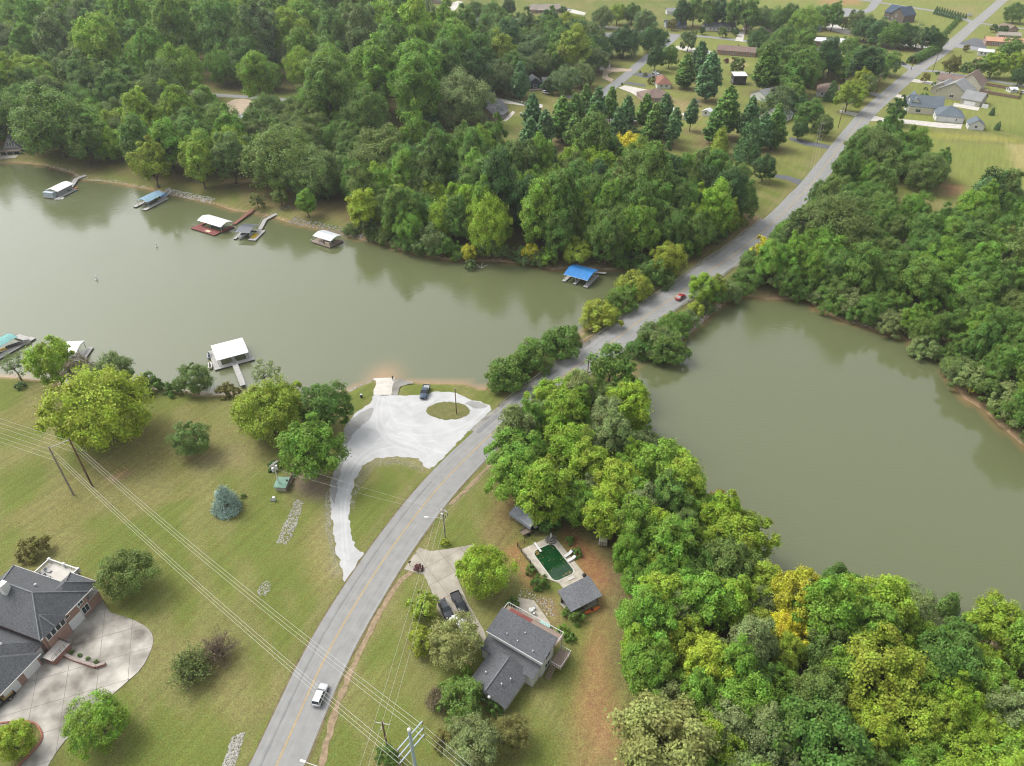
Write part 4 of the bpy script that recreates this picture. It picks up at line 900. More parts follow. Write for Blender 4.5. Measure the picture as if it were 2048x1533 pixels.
drive([(1236,176),(1250,171),(1295,180),(1292,190),(1272,192),(1262,186)], CONCW, 0.027)
TANC = mat('tan_concrete', (0.42, 0.33, 0.24), 0.9, 0.12, 0.5)
drive([(1207,140),(1220,135),(1265,139),(1262,143),(1225,144),(1215,149),(1217,155),(1228,159),(1223,165),(1204,156)], TANC, 0.027)
drive([(1262,149),(1280,145),(1318,150),(1318,160),(1290,156)], DARKASPH, 0.027); drive([(1252,163),(1268,166),(1292,170),(1290,174),(1250,168)], DARKASPH, 0.027)
drive([(985,196),(1024,200),(1086,210),(1084,217),(1028,209),(1000,206)], CONCW)
drive([(1012,243),(1022,235),(1030,225),(1026,222),(1014,232),(1006,242)], CONCW)
drive([(1165,242),(1200,246),(1200,254),(1162,252)], TANC); drive([(455,205),(500,200),(520,235),(490,262),(455,250)], TANC, 0.010, smooth=True); drive([(568,200),(600,205),(592,236),(568,230)], CONCW)
# the boat ramp lot
GLOT = [(747,791),(741,806),(711,826),(698,845),(686,882),(676,917),(663,965),(662,1023),(667,1067),(675,1111),(684,1140),(692,1168),(712,1145),(735,1112),(714,1100),(705,1076),(698,1029),(701,993),(711,958),(726,932),(749,917),(793,914),(837,918),(850,936),(858,940),(882,922),(930,870),(983,820),(981,810),(940,799),(911,787),(876,783),(858,788),(823,791),(786,791)]
struct(sheet('gravel_lot', GLOT, 0.012, GRAV, sub=3, jit=0.3, smooth=False))
TRK = gravel_mat('packed_gravel', (0.46, 0.46, 0.455), (0.54, 0.54, 0.535), 0); GRV2 = gravel_mat('loose_gravel', (0.25, 0.25, 0.235), (0.34, 0.335, 0.32), 0)
lot = bpy.data.objects['gravel_lot']
for k, pts in enumerate([[(690,1130),(684,1060),(684,1000),(700,940),(735,900),(790,880),(850,905)], [(697,1120),(691,1060),(692,1000),(708,945),(742,908),(800,895),(848,922)], [(766,795),(762,825),(770,860),(800,885),(850,895),(885,905)], [(758,795),(752,825),(757,862),(790,893),(835,905)],
   [(975,815),(930,850),(880,868),(830,870),(790,862),(775,848)], [(970,822),(925,862),(880,880),(830,882),(785,870),(765,850)], [(776,800),(790,840),(830,852),(875,845)], [(870,800),(820,812),(785,832),(770,858)], [(860,915),(830,880),(800,868),(770,870),(748,890)]]):
    strip('tyre_track', smooth_poly(GL(pts), 6, closed=False), (.24, .3, .2)[k%3], (-.2, -.28, -.24)[k%3], .0145+.0012*k, TRK, lot, jit=.16, seed=60+k)
for k, pts in enumerate([[(690,850),(715,830),(745,815),(742,835),(712,862),(690,890)], [(660,975),(672,930),(684,895),(690,915),(676,960),(668,1010)], [(945,802),(975,812),(960,818),(930,808)]]): sheet('loose_patch', pts, .0135+.0003*k, GRV2, lot, sub=3, jit=.35)
rg = random.Random(5)
isl = [G(896+44*math.cos(a), 822+18*math.sin(a)) for a in [2*math.pi*i/18 for i in range(18)]]
GRASS = mat('island_grass', (0.105, 0.125, 0.030), 0.95, 0.3, 0.8, 0.4, 4, col2=(0.17, 0.15, 0.06))
struct(sheet('grass_island', None, 0.022, GRASS, jit=0.25, world_pts=isl))
struct(sheet('gravel_patch', [(783,791),(790,760),(815,762),(826,766),(800,775),(795,791)], 0.004, GRAVD, jit=0.2))
mb = MB(); a, b, c, d = RAMP_TOP[0], RAMP_TOP[1], RAMP_BOT[1], RAMP_BOT[0]
e0, e1 = c+(c-b)*0.35, d+(d-a)*0.35
mb.slab([a+Vector((0,0,.02)), b+Vector((0,0,.02)), e0, e1], 0.12); struct(obj('boat_ramp', mb, CONCW))
mb = MB(); q = (b-a).normalized()
for t in range(1): mb.slab([b+Vector((0,0,.14)), b+q*0.25+Vector((0,0,.14)), c+q*0.25+Vector((0,0,.14)), c+Vector((0,0,.14))], 0.3)
obj('ramp_kerb', mb, CONC, bpy.data.objects['boat_ramp'])
# driveway of the split-level house, in cast panels with joints
def clip(poly, a, b):
    """keep the part of poly left of a->b (2d)"""
    out = []; n = len(poly); s = lambda p: (b[0]-a[0])*(p[1]-a[1])-(b[1]-a[1])*(p[0]-a[0])
    for i in range(n):
        p, q = poly[i], poly[(i+1) % n]; sp, sq = s(p), s(q)
        if sp >= 0: out.append(p)
        if (sp > 0) != (sq > 0) and abs(sp-sq) > 1e-9:
            t = sp/(sp-sq); out.append((p[0]+(q[0]-p[0])*t, p[1]+(q[1]-p[1])*t))
    return out
def slabs(name, pts, ang, w, h, z, material, base_mat, jit=0.0, gap=0.035, phase=(0, 0)):
    P = [(p.x, p.y) for p in pts]; base = struct(sheet(name, None, z-0.012, base_mat, world_pts=[Vector((x, y, 0)) for x, y in P], smooth=False))
    ca, sa = math.cos(ang), math.sin(ang); L = [(x*ca+y*sa, -x*sa+y*ca) for x, y in P]
    x0, x1 = min(p[0] for p in L), max(p[0] for p in L); y0, y1 = min(p[1] for p in L), max(p[1] for p in L)
    rg = random.Random(3); x = x0-phase[0]
    while x < x1:
        y = y0-phase[1]
        while y < y1:
            c = [(x+gap, y+gap), (x+w-gap, y+gap), (x+w-gap, y+h-gap), (x+gap, y+h-gap)]; q = L
            for k in range(4):
                q = clip(q, c[k], c[(k+1) % 4])
                if len(q) < 3: break
            if len(q) >= 3:
                A = abs(sum(q[i][0]*q[(i+1) % len(q)][1]-q[(i+1) % len(q)][0]*q[i][1] for i in range(len(q))))/2
                if A > 0.4:
                    o = obj('slab', MB().prism([(u*ca-v*sa, u*sa+v*ca) for u, v in q], z-0.09, z+rg.uniform(0, 0.012)), material, base)
            y += h
        x += w
    return base
SOOT = mat('stained_concrete', (0.27, 0.24, 0.19), 0.9, 0.2, 0.28, 0.25, 7, col2=(0.42, 0.39, 0.33)); JOINT = mat('joint', (0.16, 0.14, 0.12), 0.95)
MANC = mat('mansion_concrete', (0.105, 0.092, 0.074), 0.9, 0.2, 0.19, 0.2, 6, col2=(0.54, 0.51, 0.45))
dv = GL([(808,1139),(838,1096),(862,1103),(900,1098),(945,1090),(950,1098),(910,1132),(916,1160),(935,1205),(968,1262),(975,1285),(945,1290),(905,1262),(878,1225),(862,1180),(848,1150)])
slabs('concrete_driveway', dv, R(35), 4.2, 4.4, 0.06, SOOT, JOINT)
mv = smooth_poly(GL([(172,1227),(198,1197),(212,1212),(222,1226),(250,1234),(286,1250),(304,1268),(306,1288),(296,1315),(276,1345),(230,1385),(185,1432),(130,1482),(96,1533),(60,1600),(-10,1600),(40,1533),(72,1500),(84,1480),(82,1462),(68,1448),(40,1446),(0,1452),(-60,1460),(-60,1400),(5,1375),(57,1333),(103,1308),(121,1285),(145,1263)]), 2)
slabs('mansion_driveway', mv, R(20), 5.2, 5.6, 0.06, MANC, JOINT)
# riprap strips: loose stones nobody could count
def stones(name, px, n, smin, smax, z0=0.0, material=None, seed=4, world_pts=None):
    rg = random.Random(seed); P = world_pts or GL(px); xs = [p.x for p in P]; ys = [p.y for p in P]; mb = MB(); k = 0
    X = np.array([rg.uniform(min(xs), max(xs)) for _ in range(n*6)]); Y = np.array([rg.uniform(min(ys), max(ys)) for _ in range(n*6)])
    ok = polydist(X, Y, P) < 0; Z, _ = height(X, Y)
    for x, y, z in zip(X[ok][:n], Y[ok][:n], Z[ok][:n]):
        s = rg.uniform(smin, smax); o = len(mb.v)
        vs = [(x+dx*s*rg.uniform(.6, 1.1), y+dy*s*rg.uniform(.6, 1.1), max(z, WZ-0.3)+z0+dz*s*rg.uniform(.5, 1)) for dx, dy, dz in ((-1,-.3,0),(.2,-1,0),(1,.2,0),(-.2,1,0),(-.4,-.2,.8),(.4,.3,.8))]
        mb.add(vs, [(0,1,4),(1,5,4),(1,2,5),(2,3,5),(3,4,5),(3,0,4)])
    o = obj(name, mb, material or STONE); o['kind'] = 'stuff'; return o
PALE = mat('pale_stone', (0.46, 0.44, 0.40), 0.9, 0.4, 1.8)
stones('riprap_channel', [(592,998),(607,1005),(600,1030),(590,1060),(575,1090),(553,1086),(562,1062),(574,1035)], 620, 0.10, 0.22, material=PALE)['label'] = 'pale riprap stones in a narrow channel across the lawn'
stones('riprap_strip', [(464,1474),(490,1464),(480,1500),(466,1545),(440,1545)], 620, 0.09, 0.2, material=PALE, seed=9)
rg = random.Random(8); ring = []
cc = G(529,1178)
for i in range(16): a = 2*math.pi*i/16; ring.append(cc+Vector((math.cos(a)*1.3, math.sin(a)*1.9, 0)))
stones('riprap_ring', None, 150, 0.08, 0.17, world_pts=ring, material=PALE, seed=11)
def shore_stones(name, line_px, n, w, seed, mt=None, smin=0.2, smax=0.5):
    L = GL(line_px, WZ); N = normals2(L); P = [p+q*w for p, q in zip(L, N)]+[p-q*w for p, q in zip(L, N)][::-1]
    return stones(name, None, n, smin, smax, world_pts=P, seed=seed, material=mt)
shore_stones('shore_riprap', [(582,443),(641,456),(682,465),(717,476),(764,486)], 500, 2.2, 21)
shore_stones('shore_riprap', [(330,384),(382,395),(426,405)], 320, 1.8, 22, PALE)
shore_stones('shore_riprap', [(690,784),(722,768),(746,757)], 260, 1.2, 23, PALE, 0.12, 0.3)
shore_stones('shore_riprap', [(1284,718),(1332,709),(1370,675),(1411,640),(1445,612)], 420, 1.4, 24, PALE, 0.2, 0.5)
shore_stones('shore_riprap', [(88,331),(141,345),(164,359),(200,361),(250,368),(294,378)], 400, 1.0, 25, PALE, 0.15, 0.35)
stones('lot_edge_gravel', [(720,940),(745,920),(795,915),(850,935),(845,945),(795,928),(750,935),(715,985),(706,1030),(699,1010),(708,965)], 700, 0.05, 0.13, seed=31, material=PALE)
stones('lot_edge_gravel', [(660,980),(664,1060),(676,1130),(668,1130),(652,1060),(650,990)], 500, 0.05, 0.13, seed=32, material=PALE)
# ---------------------------------------------------------------- small bridge on the causeway
bd = thing('road_bridge', 'low concrete road bridge through the causeway between the clumps', 'bridge', (0, 0, 0))
seg = MAINC[ib-3:ib+4]; N = normals2(seg)
P = [p+n*5.6 for p, n in zip(seg, N)]+[p-n*5.4 for p, n in zip(seg, N)][::-1]
obj('deck', MB().prism([(p.x, p.y) for p in P], -0.62, 0.008), CONC, bd)
mid = MAINC[ib]; tn = (MAINC[ib+1]-MAINC[ib-1]).normalized(); nn = Vector((-tn.y, tn.x, 0)); ang = math.atan2(tn.y, tn.x)
for s in (-1, 1):
    c = mid+tn*s*3.9
    obj('abutment', MB().cbox((c.x, c.y, -1.6), (0.6, 11.6, 2.0), ang), CONC, bd)
    for side in (1, -1):
        e = c+nn*side*5.8; f = e+nn*side*3.2+tn*s*2.6; mb = MB(); w = Vector((-(f-e).y, (f-e).x, 0)).normalized()*0.2
        mb.add([e+w+Vector((0,0,-3)), e-w+Vector((0,0,-3)), f-w+Vector((0,0,-3)), f+w+Vector((0,0,-3)), e+w+Vector((0,0,-.1)), e-w+Vector((0,0,-.1)), f-w+Vector((0,0,-.95)), f+w+Vector((0,0,-.95))], [(0,3,2,1),(4,5,6,7),(0,1,5,4),(1,2,6,5),(2,3,7,6),(3,0,4,7)])
        obj('wing_wall', mb, CONC, bd)
# guard rails
RAIL = mat('guard_rail_steel', (0.42, 0.42, 0.41), 0.5, 0.15, 3.0, metal=0.6)
WOOD = mat('weathered_post', (0.20, 0.16, 0.12), 0.9, 0.3, 3.0)
def guard_rail(line, off, label):
    N = normals2(line); L = [p+n*off for p, n in zip(line, N)]
    t = thing('guard_rail', label, 'guard rail', L[0]); o = L[0]
    mb = MB()
    for z in (0.52, 0.66): mb.path([(p-o)+Vector((0, 0, z)) for p in L], 0.085, 5)
    obj('rail', mb, RAIL, t); S = along(L); nx = 0.0; pm = None
    for i in range(len(L)-1):
        while nx < S[i+1]:
            f = (nx-S[i])/(S[i+1]-S[i]); p = L[i].lerp(L[i+1], f)-o
            if pm is None: pm = MB().box(-.09, .09, -.09, .09, -0.3, 0.72).mesh('post'); pm.materials.append(WOOD)
            q = obj('post', pm, None, t); q.location = p; nx += 3.8
guard_rail(MAINC[i0+2:i1+2], 5.5, 'long steel guard rail on the lake side of the causeway')
guard_rail(MAINC[i0+6:i1-6], -5.2, 'steel guard rail on the pond side of the causeway')
# pale weathered log on the right bank etc. is added with the small things

# ---------------------------------------------------------------- buildings
GLASS = mat('window_glass', (0.035, 0.042, 0.05), 0.12, 0.3, 0.6, spec=0.6); WTRIM = mat('white_trim', (0.62, 0.62, 0.60), 0.6, 0.06, 2.0)
def brick_mat(name, c1, c2, mortar):
    m, n, l, p = newmat(name); tc = n.new('ShaderNodeTexCoord'); mp = n.new('ShaderNodeMapping'); mp.inputs['Rotation'].default_value = (R(90), 0, 0); l.new(tc.outputs['Object'], mp.inputs[0])
    sp = n.new('ShaderNodeSeparateXYZ'); l.new(tc.outputs['Object'], sp.inputs[0]); ad = n.new('ShaderNodeMath'); ad.operation = 'ADD'; l.new(sp.outputs[0], ad.inputs[0]); l.new(sp.outputs[1], ad.inputs[1])
    cb = n.new('ShaderNodeCombineXYZ'); l.new(ad.outputs[0], cb.inputs[0]); l.new(sp.outputs[2], cb.inputs[1])
    b = n.new('ShaderNodeTexBrick'); b.inputs['Scale'].default_value = 4.0; b.inputs['Color1'].default_value = (*c1, 1); b.inputs['Color2'].default_value = (*c2, 1); b.inputs['Mortar'].default_value = (*mortar, 1); l.new(cb.outputs[0], b.inputs['Vector'])
    nz = n.new('ShaderNodeTexNoise'); nz.inputs['Scale'].default_value = 2.5; nz.inputs['Detail'].default_value = 6; l.new(tc.outputs['Object'], nz.inputs['Vector'])
    hv = n.new('ShaderNodeHueSaturation'); mr = n.new('ShaderNodeMapRange'); mr.inputs[3].default_value = 0.6; mr.inputs[4].default_value = 1.4; l.new(nz.outputs[0], mr.inputs[0]); l.new(mr.outputs[0], hv.inputs['Value']); l.new(b.outputs[0], hv.inputs['Color']); l.new(hv.outputs[0], p.inputs['Base Color'])
    p.inputs['Roughness'].default_value = 0.9; MATS[name] = m; return m
BRICK = brick_mat('brick', (0.36, 0.20, 0.15), (0.27, 0.15, 0.115), (0.36, 0.31, 0.27)); BRICKR = brick_mat('red_brick', (0.33, 0.13, 0.08), (0.24, 0.09, 0.06), (0.3, 0.25, 0.22)); BRICKT = brick_mat('tan_brick', (0.36, 0.25, 0.18), (0.28, 0.19, 0.14), (0.36, 0.3, 0.26)); BRICKD = brick_mat('dark_brick', (0.13, 0.10, 0.085), (0.10, 0.075, 0.065), (0.18, 0.16, 0.14))
def shingle(name, c):
    m, n, l, p = newmat(name); tc = n.new('ShaderNodeTexCoord')
    a = n.new('ShaderNodeTexNoise'); a.inputs['Scale'].default_value = 3.2; a.inputs['Detail'].default_value = 6; a.inputs['Roughness'].default_value = 0.75; l.new(tc.outputs['Object'], a.inputs['Vector'])
    b = n.new('ShaderNodeTexNoise'); b.inputs['Scale'].default_value = 0.25; b.inputs['Detail'].default_value = 3; l.new(tc.outputs['Object'], b.inputs['Vector'])
    m1 = n.new('ShaderNodeMapRange'); m1.inputs[1].default_value = 0.3; m1.inputs[2].default_value = 0.7; m1.inputs[3].default_value = 0.55; m1.inputs[4].default_value = 1.45; l.new(a.outputs[0], m1.inputs[0])
    m2 = n.new('ShaderNodeMapRange'); m2.inputs[3].default_value = 0.8; m2.inputs[4].default_value = 1.2; l.new(b.outputs[0], m2.inputs[0])
    mu = n.new('ShaderNodeMath'); mu.operation = 'MULTIPLY'; l.new(m1.outputs[0], mu.inputs[0]); l.new(m2.outputs[0], mu.inputs[1])
    vm = n.new('ShaderNodeVectorMath'); vm.operation = 'SCALE'; vm.inputs[0].default_value = c; l.new(mu.outputs[0], vm.inputs['Scale']); l.new(vm.outputs[0], p.inputs['Base Color'])
    p.inputs['Roughness'].default_value = 0.9; p.inputs['Specular IOR Level'].default_value = 0.25; MATS[name] = m; return m
SH_CHAR = shingle('charcoal_shingle', (0.100, 0.104, 0.110)); SH_GREY = shingle('grey_shingle', (0.15, 0.155, 0.165)); SH_SLATE = shingle('slate_shingle', (0.12, 0.145, 0.165)); SH_BROWN = shingle('brown_shingle', (0.20, 0.145, 0.12)); SH_TAN = shingle('tan_shingle', (0.30, 0.26, 0.22)); SH_RED = shingle('red_brown_shingle', (0.24, 0.12, 0.085)); SH_ORANGE = shingle('orange_shingle', (0.48, 0.27, 0.17)); SH_PINK = shingle('pink_metal', (0.48, 0.22, 0.19)); SH_NAVY = shingle('navy_shingle', (0.06, 0.085, 0.12)); SH_LGREY = shingle('pale_grey_shingle', (0.24, 0.245, 0.24)); SH_LIGHT = mat('white_metal_roof', (0.58, 0.59, 0.60), 0.5, 0.06, 0.6)
W_WHITE = mat('white_siding', (0.60, 0.60, 0.58), 0.7, 0.06, 1.0); W_CREAM = mat('cream_siding', (0.55, 0.51, 0.42), 0.75, 0.06, 1.0); W_NAVY = mat('navy_siding', (0.04, 0.06, 0.085), 0.7, 0.1, 1.0); W_GREY = mat('grey_siding', (0.33, 0.34, 0.34), 0.75, 0.08, 1.0); W_SAGE = mat('sage_siding', (0.36, 0.34, 0.27), 0.75, 0.08, 1.0); W_DARK = mat('dark_board', (0.05, 0.045, 0.045), 0.8, 0.15, 1.5); W_BROWN = mat('brown_board', (0.16, 0.11, 0.08), 0.85, 0.2, 1.5)
DOORW = mat('garage_door_white', (0.66, 0.66, 0.65), 0.5, 0.04, 1.0); DECKW = mat('deck_board', (0.26, 0.20, 0.16), 0.85, 0.2, 2.0, stretch=(1, 6, 1)); REDDECK = mat('red_deck', (0.20, 0.065, 0.055), 0.8, 0.2, 2.0); IRON = mat('black_iron', (0.03, 0.03, 0.032), 0.6, 0.1, 2.0)
def wing(t, x0, x1, y0, y1, h, rise, axis='x', roof='gable', wm=None, rm=None, ov=0.45, z0=0.0, th=0.16, wall=True):
    zb = z0-0.3 if z0 == 0 else z0; ez = z0+h; rz = ez+rise
    if wall:
        mb = MB()
        if roof == 'gable' and axis == 'x':
            ym = (y0+y1)/2
            for x in (x0, x1):
                pass
            V = []
            for x in (x0, x1): V += [(x,y0,zb),(x,y1,zb),(x,y1,ez-.05),(x,ym,rz-.12),(x,y0,ez-.05)]
            mb.add(V, [(0,1,2,3,4),(9,8,7,6,5),(0,4,9,5),(1,6,7,2),(0,5,6,1)])
        elif roof == 'gable':
            xm = (x0+x1)/2; V = []
            for y in (y0, y1): V += [(x0,y,zb),(x1,y,zb),(x1,y,ez-.05),(xm,y,rz-.12),(x0,y,ez-.05)]
            mb.add(V, [(4,3,2,1,0),(5,6,7,8,9),(0,5,9,4),(1,2,7,6),(0,1,6,5)])
        else: mb.box(x0, x1, y0, y1, zb, ez-0.03)
        obj('wall', mb, wm, t)
    mb = MB(); X0, X1, Y0, Y1 = x0-ov, x1+ov, y0-ov, y1+ov
    dr = rise/max(0.1, ((y1-y0) if axis == 'x' else (x1-x0))/2)*ov; e = ez-dr
    if roof == 'gable' and axis == 'x':
        ym = (y0+y1)/2
        mb.slab([(X0,Y0,e),(X1,Y0,e),(X1,ym,rz),(X0,ym,rz)], th); mb.slab([(X0,ym,rz),(X1,ym,rz),(X1,Y1,e),(X0,Y1,e)], th)
    elif roof == 'gable':
        xm = (x0+x1)/2
        mb.slab([(X0,Y0,e),(xm,Y0,rz),(xm,Y1,rz),(X0,Y1,e)], th); mb.slab([(xm,Y0,rz),(X1,Y0,e),(X1,Y1,e),(xm,Y1,rz)], th)
    elif roof == 'hip':
        if axis == 'x':
            ym = (Y0+Y1)/2; k = min((Y1-Y0)/2, (X1-X0)/2-0.05); a, b = (X0+k, ym, rz), (X1-k, ym, rz)
            mb.slab([(X0,Y0,e),(X1,Y0,e),b,a], th); mb.slab([(X1,Y1,e),(X0,Y1,e),a,b], th); mb.slab([(X1,Y0,e),(X1,Y1,e),b], th); mb.slab([(X0,Y1,e),(X0,Y0,e),a], th)
        else:
            xm = (X0+X1)/2; k = min((X1-X0)/2, (Y1-Y0)/2-0.05); a, b = (xm, Y0+k, rz), (xm, Y1-k, rz)
            mb.slab([(X0,Y1,e),(X0,Y0,e),a,b], th); mb.slab([(X1,Y0,e),(X1,Y1,e),b,a], th); mb.slab([(X0,Y0,e),(X1,Y0,e),a], th); mb.slab([(X1,Y1,e),(X0,Y1,e),b], th)
    elif roof == 'shed': mb.slab([(X0,Y0,ez),(X1,Y0,ez),(X1,Y1,rz),(X0,Y1,rz)], th)
    else: mb.box(X0, X1, Y0, Y1, ez-0.02, ez+0.2)
    return obj('roof', mb, rm, t)
def fmatrix(face, x0, x1, y0, y1):
    return {'f': lambda s, d: (s, y0-d), 'b': lambda s, d: (s, y1+d), 'l': lambda s, d: (x0-d, s), 'r': lambda s, d: (x1+d, s)}[face]
def panel(face, dims, s0, s1, z0, z1, d0, d1):
    f = fmatrix(face, *dims); P = [f(s0, d0), f(s1, d0), f(s1, d1), f(s0, d1)]
    xs = [p[0] for p in P]; ys = [p[1] for p in P]
    return MB().box(min(xs), max(xs), min(ys), max(ys), z0, z1)
def window(t, face, dims, s, z, w, h, frame=WTRIM, mull=True):
    o = obj('window', panel(face, dims, s-w/2, s+w/2, z, z+h, -0.02, 0.05), GLASS, t)
    mb = MB()
    for a, b, c, d in ((s-w/2-.14, s-w/2, z-.14, z+h+.14), (s+w/2, s+w/2+.14, z-.14, z+h+.14), (s-w/2, s+w/2, z+h, z+h+.14), (s-w/2, s+w/2, z-.14, z)):
        q = panel(face, dims, a, b, c, d, 0, 0.09); mb.add(q.v, q.f)
    if mull: q = panel(face, dims, s-.04, s+.04, z, z+h, 0.04, 0.08); mb.add(q.v, q.f)
    obj('frame', mb, frame, o); return o
def door(t, face, dims, s, w, h, m=None, name='door', z=0.02): return obj(name, panel(face, dims, s-w/2, s+w/2, z, z+h, -0.02, 0.07), m or W_DARK, t)
def chimney(roof, x, y, z0, z1, m=BRICKR, s=0.9): return obj('chimney', MB().box(x-s/2, x+s/2, y-s/2*0.8, y+s/2*0.8, z0, z1), m, roof)
def dormer(roof, x, y, z, w, h, dp, wm, rm, sgn=1):
    """small gabled dormer on a slope facing -y"""
    mb = MB(); V = []
    for yy in (y, y+dp): V += [(x-w/2,yy,z),(x+w/2,yy,z),(x+w/2,yy,z+h),(x,yy,z+h+w*0.42),(x-w/2,yy,z+h)]
    mb.add(V, [(4,3,2,1,0),(5,6,7,8,9),(0,5,9,4),(1,2,7,6),(0,1,6,5)]); d = obj('dormer', mb, wm, roof)
    mb = MB(); mb.slab([(x-w/2-.2,y-.2,z+h-.1),(x,y-.2,z+h+w*.42+.08),(x,y+dp,z+h+w*.42+.08),(x-w/2-.2,y+dp,z+h-.1)], .08); mb.slab([(x,y-.2,z+h+w*.42+.08),(x+w/2+.2,y-.2,z+h-.1),(x+w/2+.2,y+dp,z+h-.1),(x,y+dp,z+h+w*.42+.08)], .08)
    mb.box(x-w*.28, x+w*.28, y-.06, y-.01, z+.35, z+h); return d, obj('dormer_roof', mb, rm, roof)
def place(name, label, A, B, cat='house', z=0.0):
    A = G(*A, z); B = G(*B, z); L = (B-A).length
    return thing(name, label, cat, A, math.atan2(B.y-A.y, B.x-A.x)), L
def simple(name, label, A, B, dp, h, rise, axis, roof, wm, rm, nwin=3, garage=0, chim=None, porch=False, cat='house', wz=1.0, wh=1.3, door_at=None):
    t, L = place(name, label, A, B, cat); dims = (0, L, 0, dp); rf = wing(t, 0, L, 0, dp, h, rise, axis, roof, wm, rm)
    if garage:
        for g in range(garage): door(t, 'f', dims, L*(0.12+0.22*g)+1.4, 2.6, 2.2, DOORW, 'garage_door')
    s0 = L*0.12 if not garage else L*(0.14+0.24*garage)+1.2
    for k in range(nwin): window(t, 'f', dims, s0+(L-s0-1.2)*(k+0.5)/nwin, wz, 1.1, wh)
    for k in range(2):
        window(t, 'l', dims, dp*(0.3+0.4*k), wz, 1.0, wh); window(t, 'r', dims, dp*(0.3+0.4*k), wz, 1.0, wh)
    if door_at is not None: door(t, 'f', dims, L*door_at, 1.0, 2.1)
    if chim is not None: chimney(rf, L*chim, dp*0.55, h+rise*0.4, h+rise+0.9)
    if porch:
        obj('porch_floor', MB().box(L*0.25, L*0.75, -2.2, -0.03, -0.2, 0.3), CONC, t)
        obj('porch_roof', MB().slab([(L*.22,-2.5,h-.4),(L*.78,-2.5,h-.4),(L*.78,-.05,h+.05),(L*.22,-.05,h+.05)], .12), rm, t)
        for k in range(5): x = L*(0.26+0.12*k); obj('porch_post', MB().box(x-.08, x+.08, -2.25, -2.09, 0.3, h-.45), WTRIM, t)
    return t, L, rf
simple('tan_roof_house', 'brick house with tan roof and white porch at the top', (1062,27), (1121,26), 11, 3.2, 3.4, 'x', 'gable', BRICKT, SH_TAN, 6, porch=True)
simple('grey_roof_house', 'red brick house with grey roof beside the blue pool', (914,58), (964,54), 10, 3.4, 3.0, 'x', 'gable', BRICKR, SH_GREY, 4)
simple('top_brick_house', 'brown brick house cut by the top edge left of the tan-roofed one', (845,6), (893,10), 10, 3.4, 3.0, 'x', 'gable', BRICKT, SH_GREY, 7)
t, L, rf = simple('navy_house', 'navy sided house with charcoal roof and front gables', (1088,183), (1131,181), 13, 3.2, 3.6, 'x', 'gable', W_NAVY, SH_CHAR, 3)
wing(t, -9, 0.2, 6, 16, 3.4, 3.4, 'y', 'gable', W_NAVY, SH_CHAR); window(t, 'f', (-9, 0, 6, 16), -4.5, 1, 2.2, 1.4); obj('terrace', MB().box(-9, -0.5, 1.5, 5.9, -0.2, 0.5), DECKW, t)
t, L, rf = simple('dormer_house', 'charcoal-roofed house with two white dormers and brick end', (990,244), (1016,226), 11, 3.0, 4.2, 'x', 'gable', BRICKT, SH_CHAR, 4, porch=True)
for k in (0.3, 0.62): dormer(rf, L*k, 1.6, 4.2, 2.0, 1.4, 3.2, W_WHITE, SH_CHAR)
wing(t, L*0.55, L+3, 9, 18, 3.0, 3.4, 'y', 'gable', BRICKT, SH_CHAR)
simple('brown_hip_house', 'low house with red-brown hip roof behind the pine row', (1288,207), (1342,204), 14, 3.0, 3.2, 'x', 'hip', BRICKT, SH_BROWN, 4)
simple('orange_roof_house', 'white house with orange-brown roof by the twin dark drives', (1314,178), (1341,178), 16, 3.0, 2.8, 'y', 'hip', W_WHITE, SH_RED, 2)
simple('brick_ranch', 'long brick ranch house with brown roof and chimney', (1433,109), (1509,115), 11, 3.2, 2.4, 'x', 'gable', BRICK, SH_BROWN, 6, chim=0.52)
simple('blue_ranch', 'ranch house with navy blue roof near the top', (1332,57), (1372,57), 11, 3.0, 2.6, 'x', 'gable', W_GREY, SH_NAVY, 4, porch=True)
simple('grey_ranch', 'ranch house with grey roof beside the white concrete drive', (1409,62), (1471,62), 11, 3.0, 2.8, 'x', 'gable', W_WHITE, SH_GREY, 7)
simple('white_garage', 'small white garage with grey roof and a wide dark door at the top', (1334,30), (1359,30), 9, 2.8, 2.2, 'x', 'gable', W_WHITE, SH_LGREY, 0, cat='garage', door_at=0.55)
simple('red_roof_shed', 'tiny white shed with brown roof at the end of the white drive', (1488,60), (1498,60), 4, 2.2, 1.4, 'x', 'gable', W_WHITE, SH_RED, 1, cat='shed')
simple('white_roof_building', 'long brick building with white metal roof', (1617,91), (1690,95), 12, 3.4, 1.6, 'x', 'gable', BRICK, SH_LIGHT, 9)
simple('hidden_tan_house', 'tan-roofed house half hidden right of the dark round tree', (1542,66), (1576,64), 11, 3.0, 2.8, 'x', 'hip', BRICKT, SH_TAN, 3)
simple('dark_blue_house', 'small house with dark blue roof under the top tree belt', (1615,66), (1642,64), 9, 3.0, 2.6, 'x', 'gable', W_GREY, SH_NAVY, 3)
simple('grey_brick_house', 'brick house with grey roof left of the top hedge', (1702,68), (1728,70), 12, 3.2, 2.6, 'y', 'gable', BRICKR, SH_GREY, 3)
t, L, rf = simple('big_dark_house', 'tall dark brick house with steep navy roof at the top', (1766,38), (1798,44), 15, 6.0, 5.0, 'x', 'gable', BRICKD, SH_NAVY, 3)
wing(t, L*0.55, L+6, -4, 12, 6.0, 5.5, 'y', 'gable', BRICKD, SH_NAVY); window(t, 'f', (L*.55, L+6, -4, 12), L*0.9, 4.2, 1.2, 1.6); window(t, 'f', (L*.55, L+6, -4, 12), L*0.7, 1.2, 1.2, 1.6)
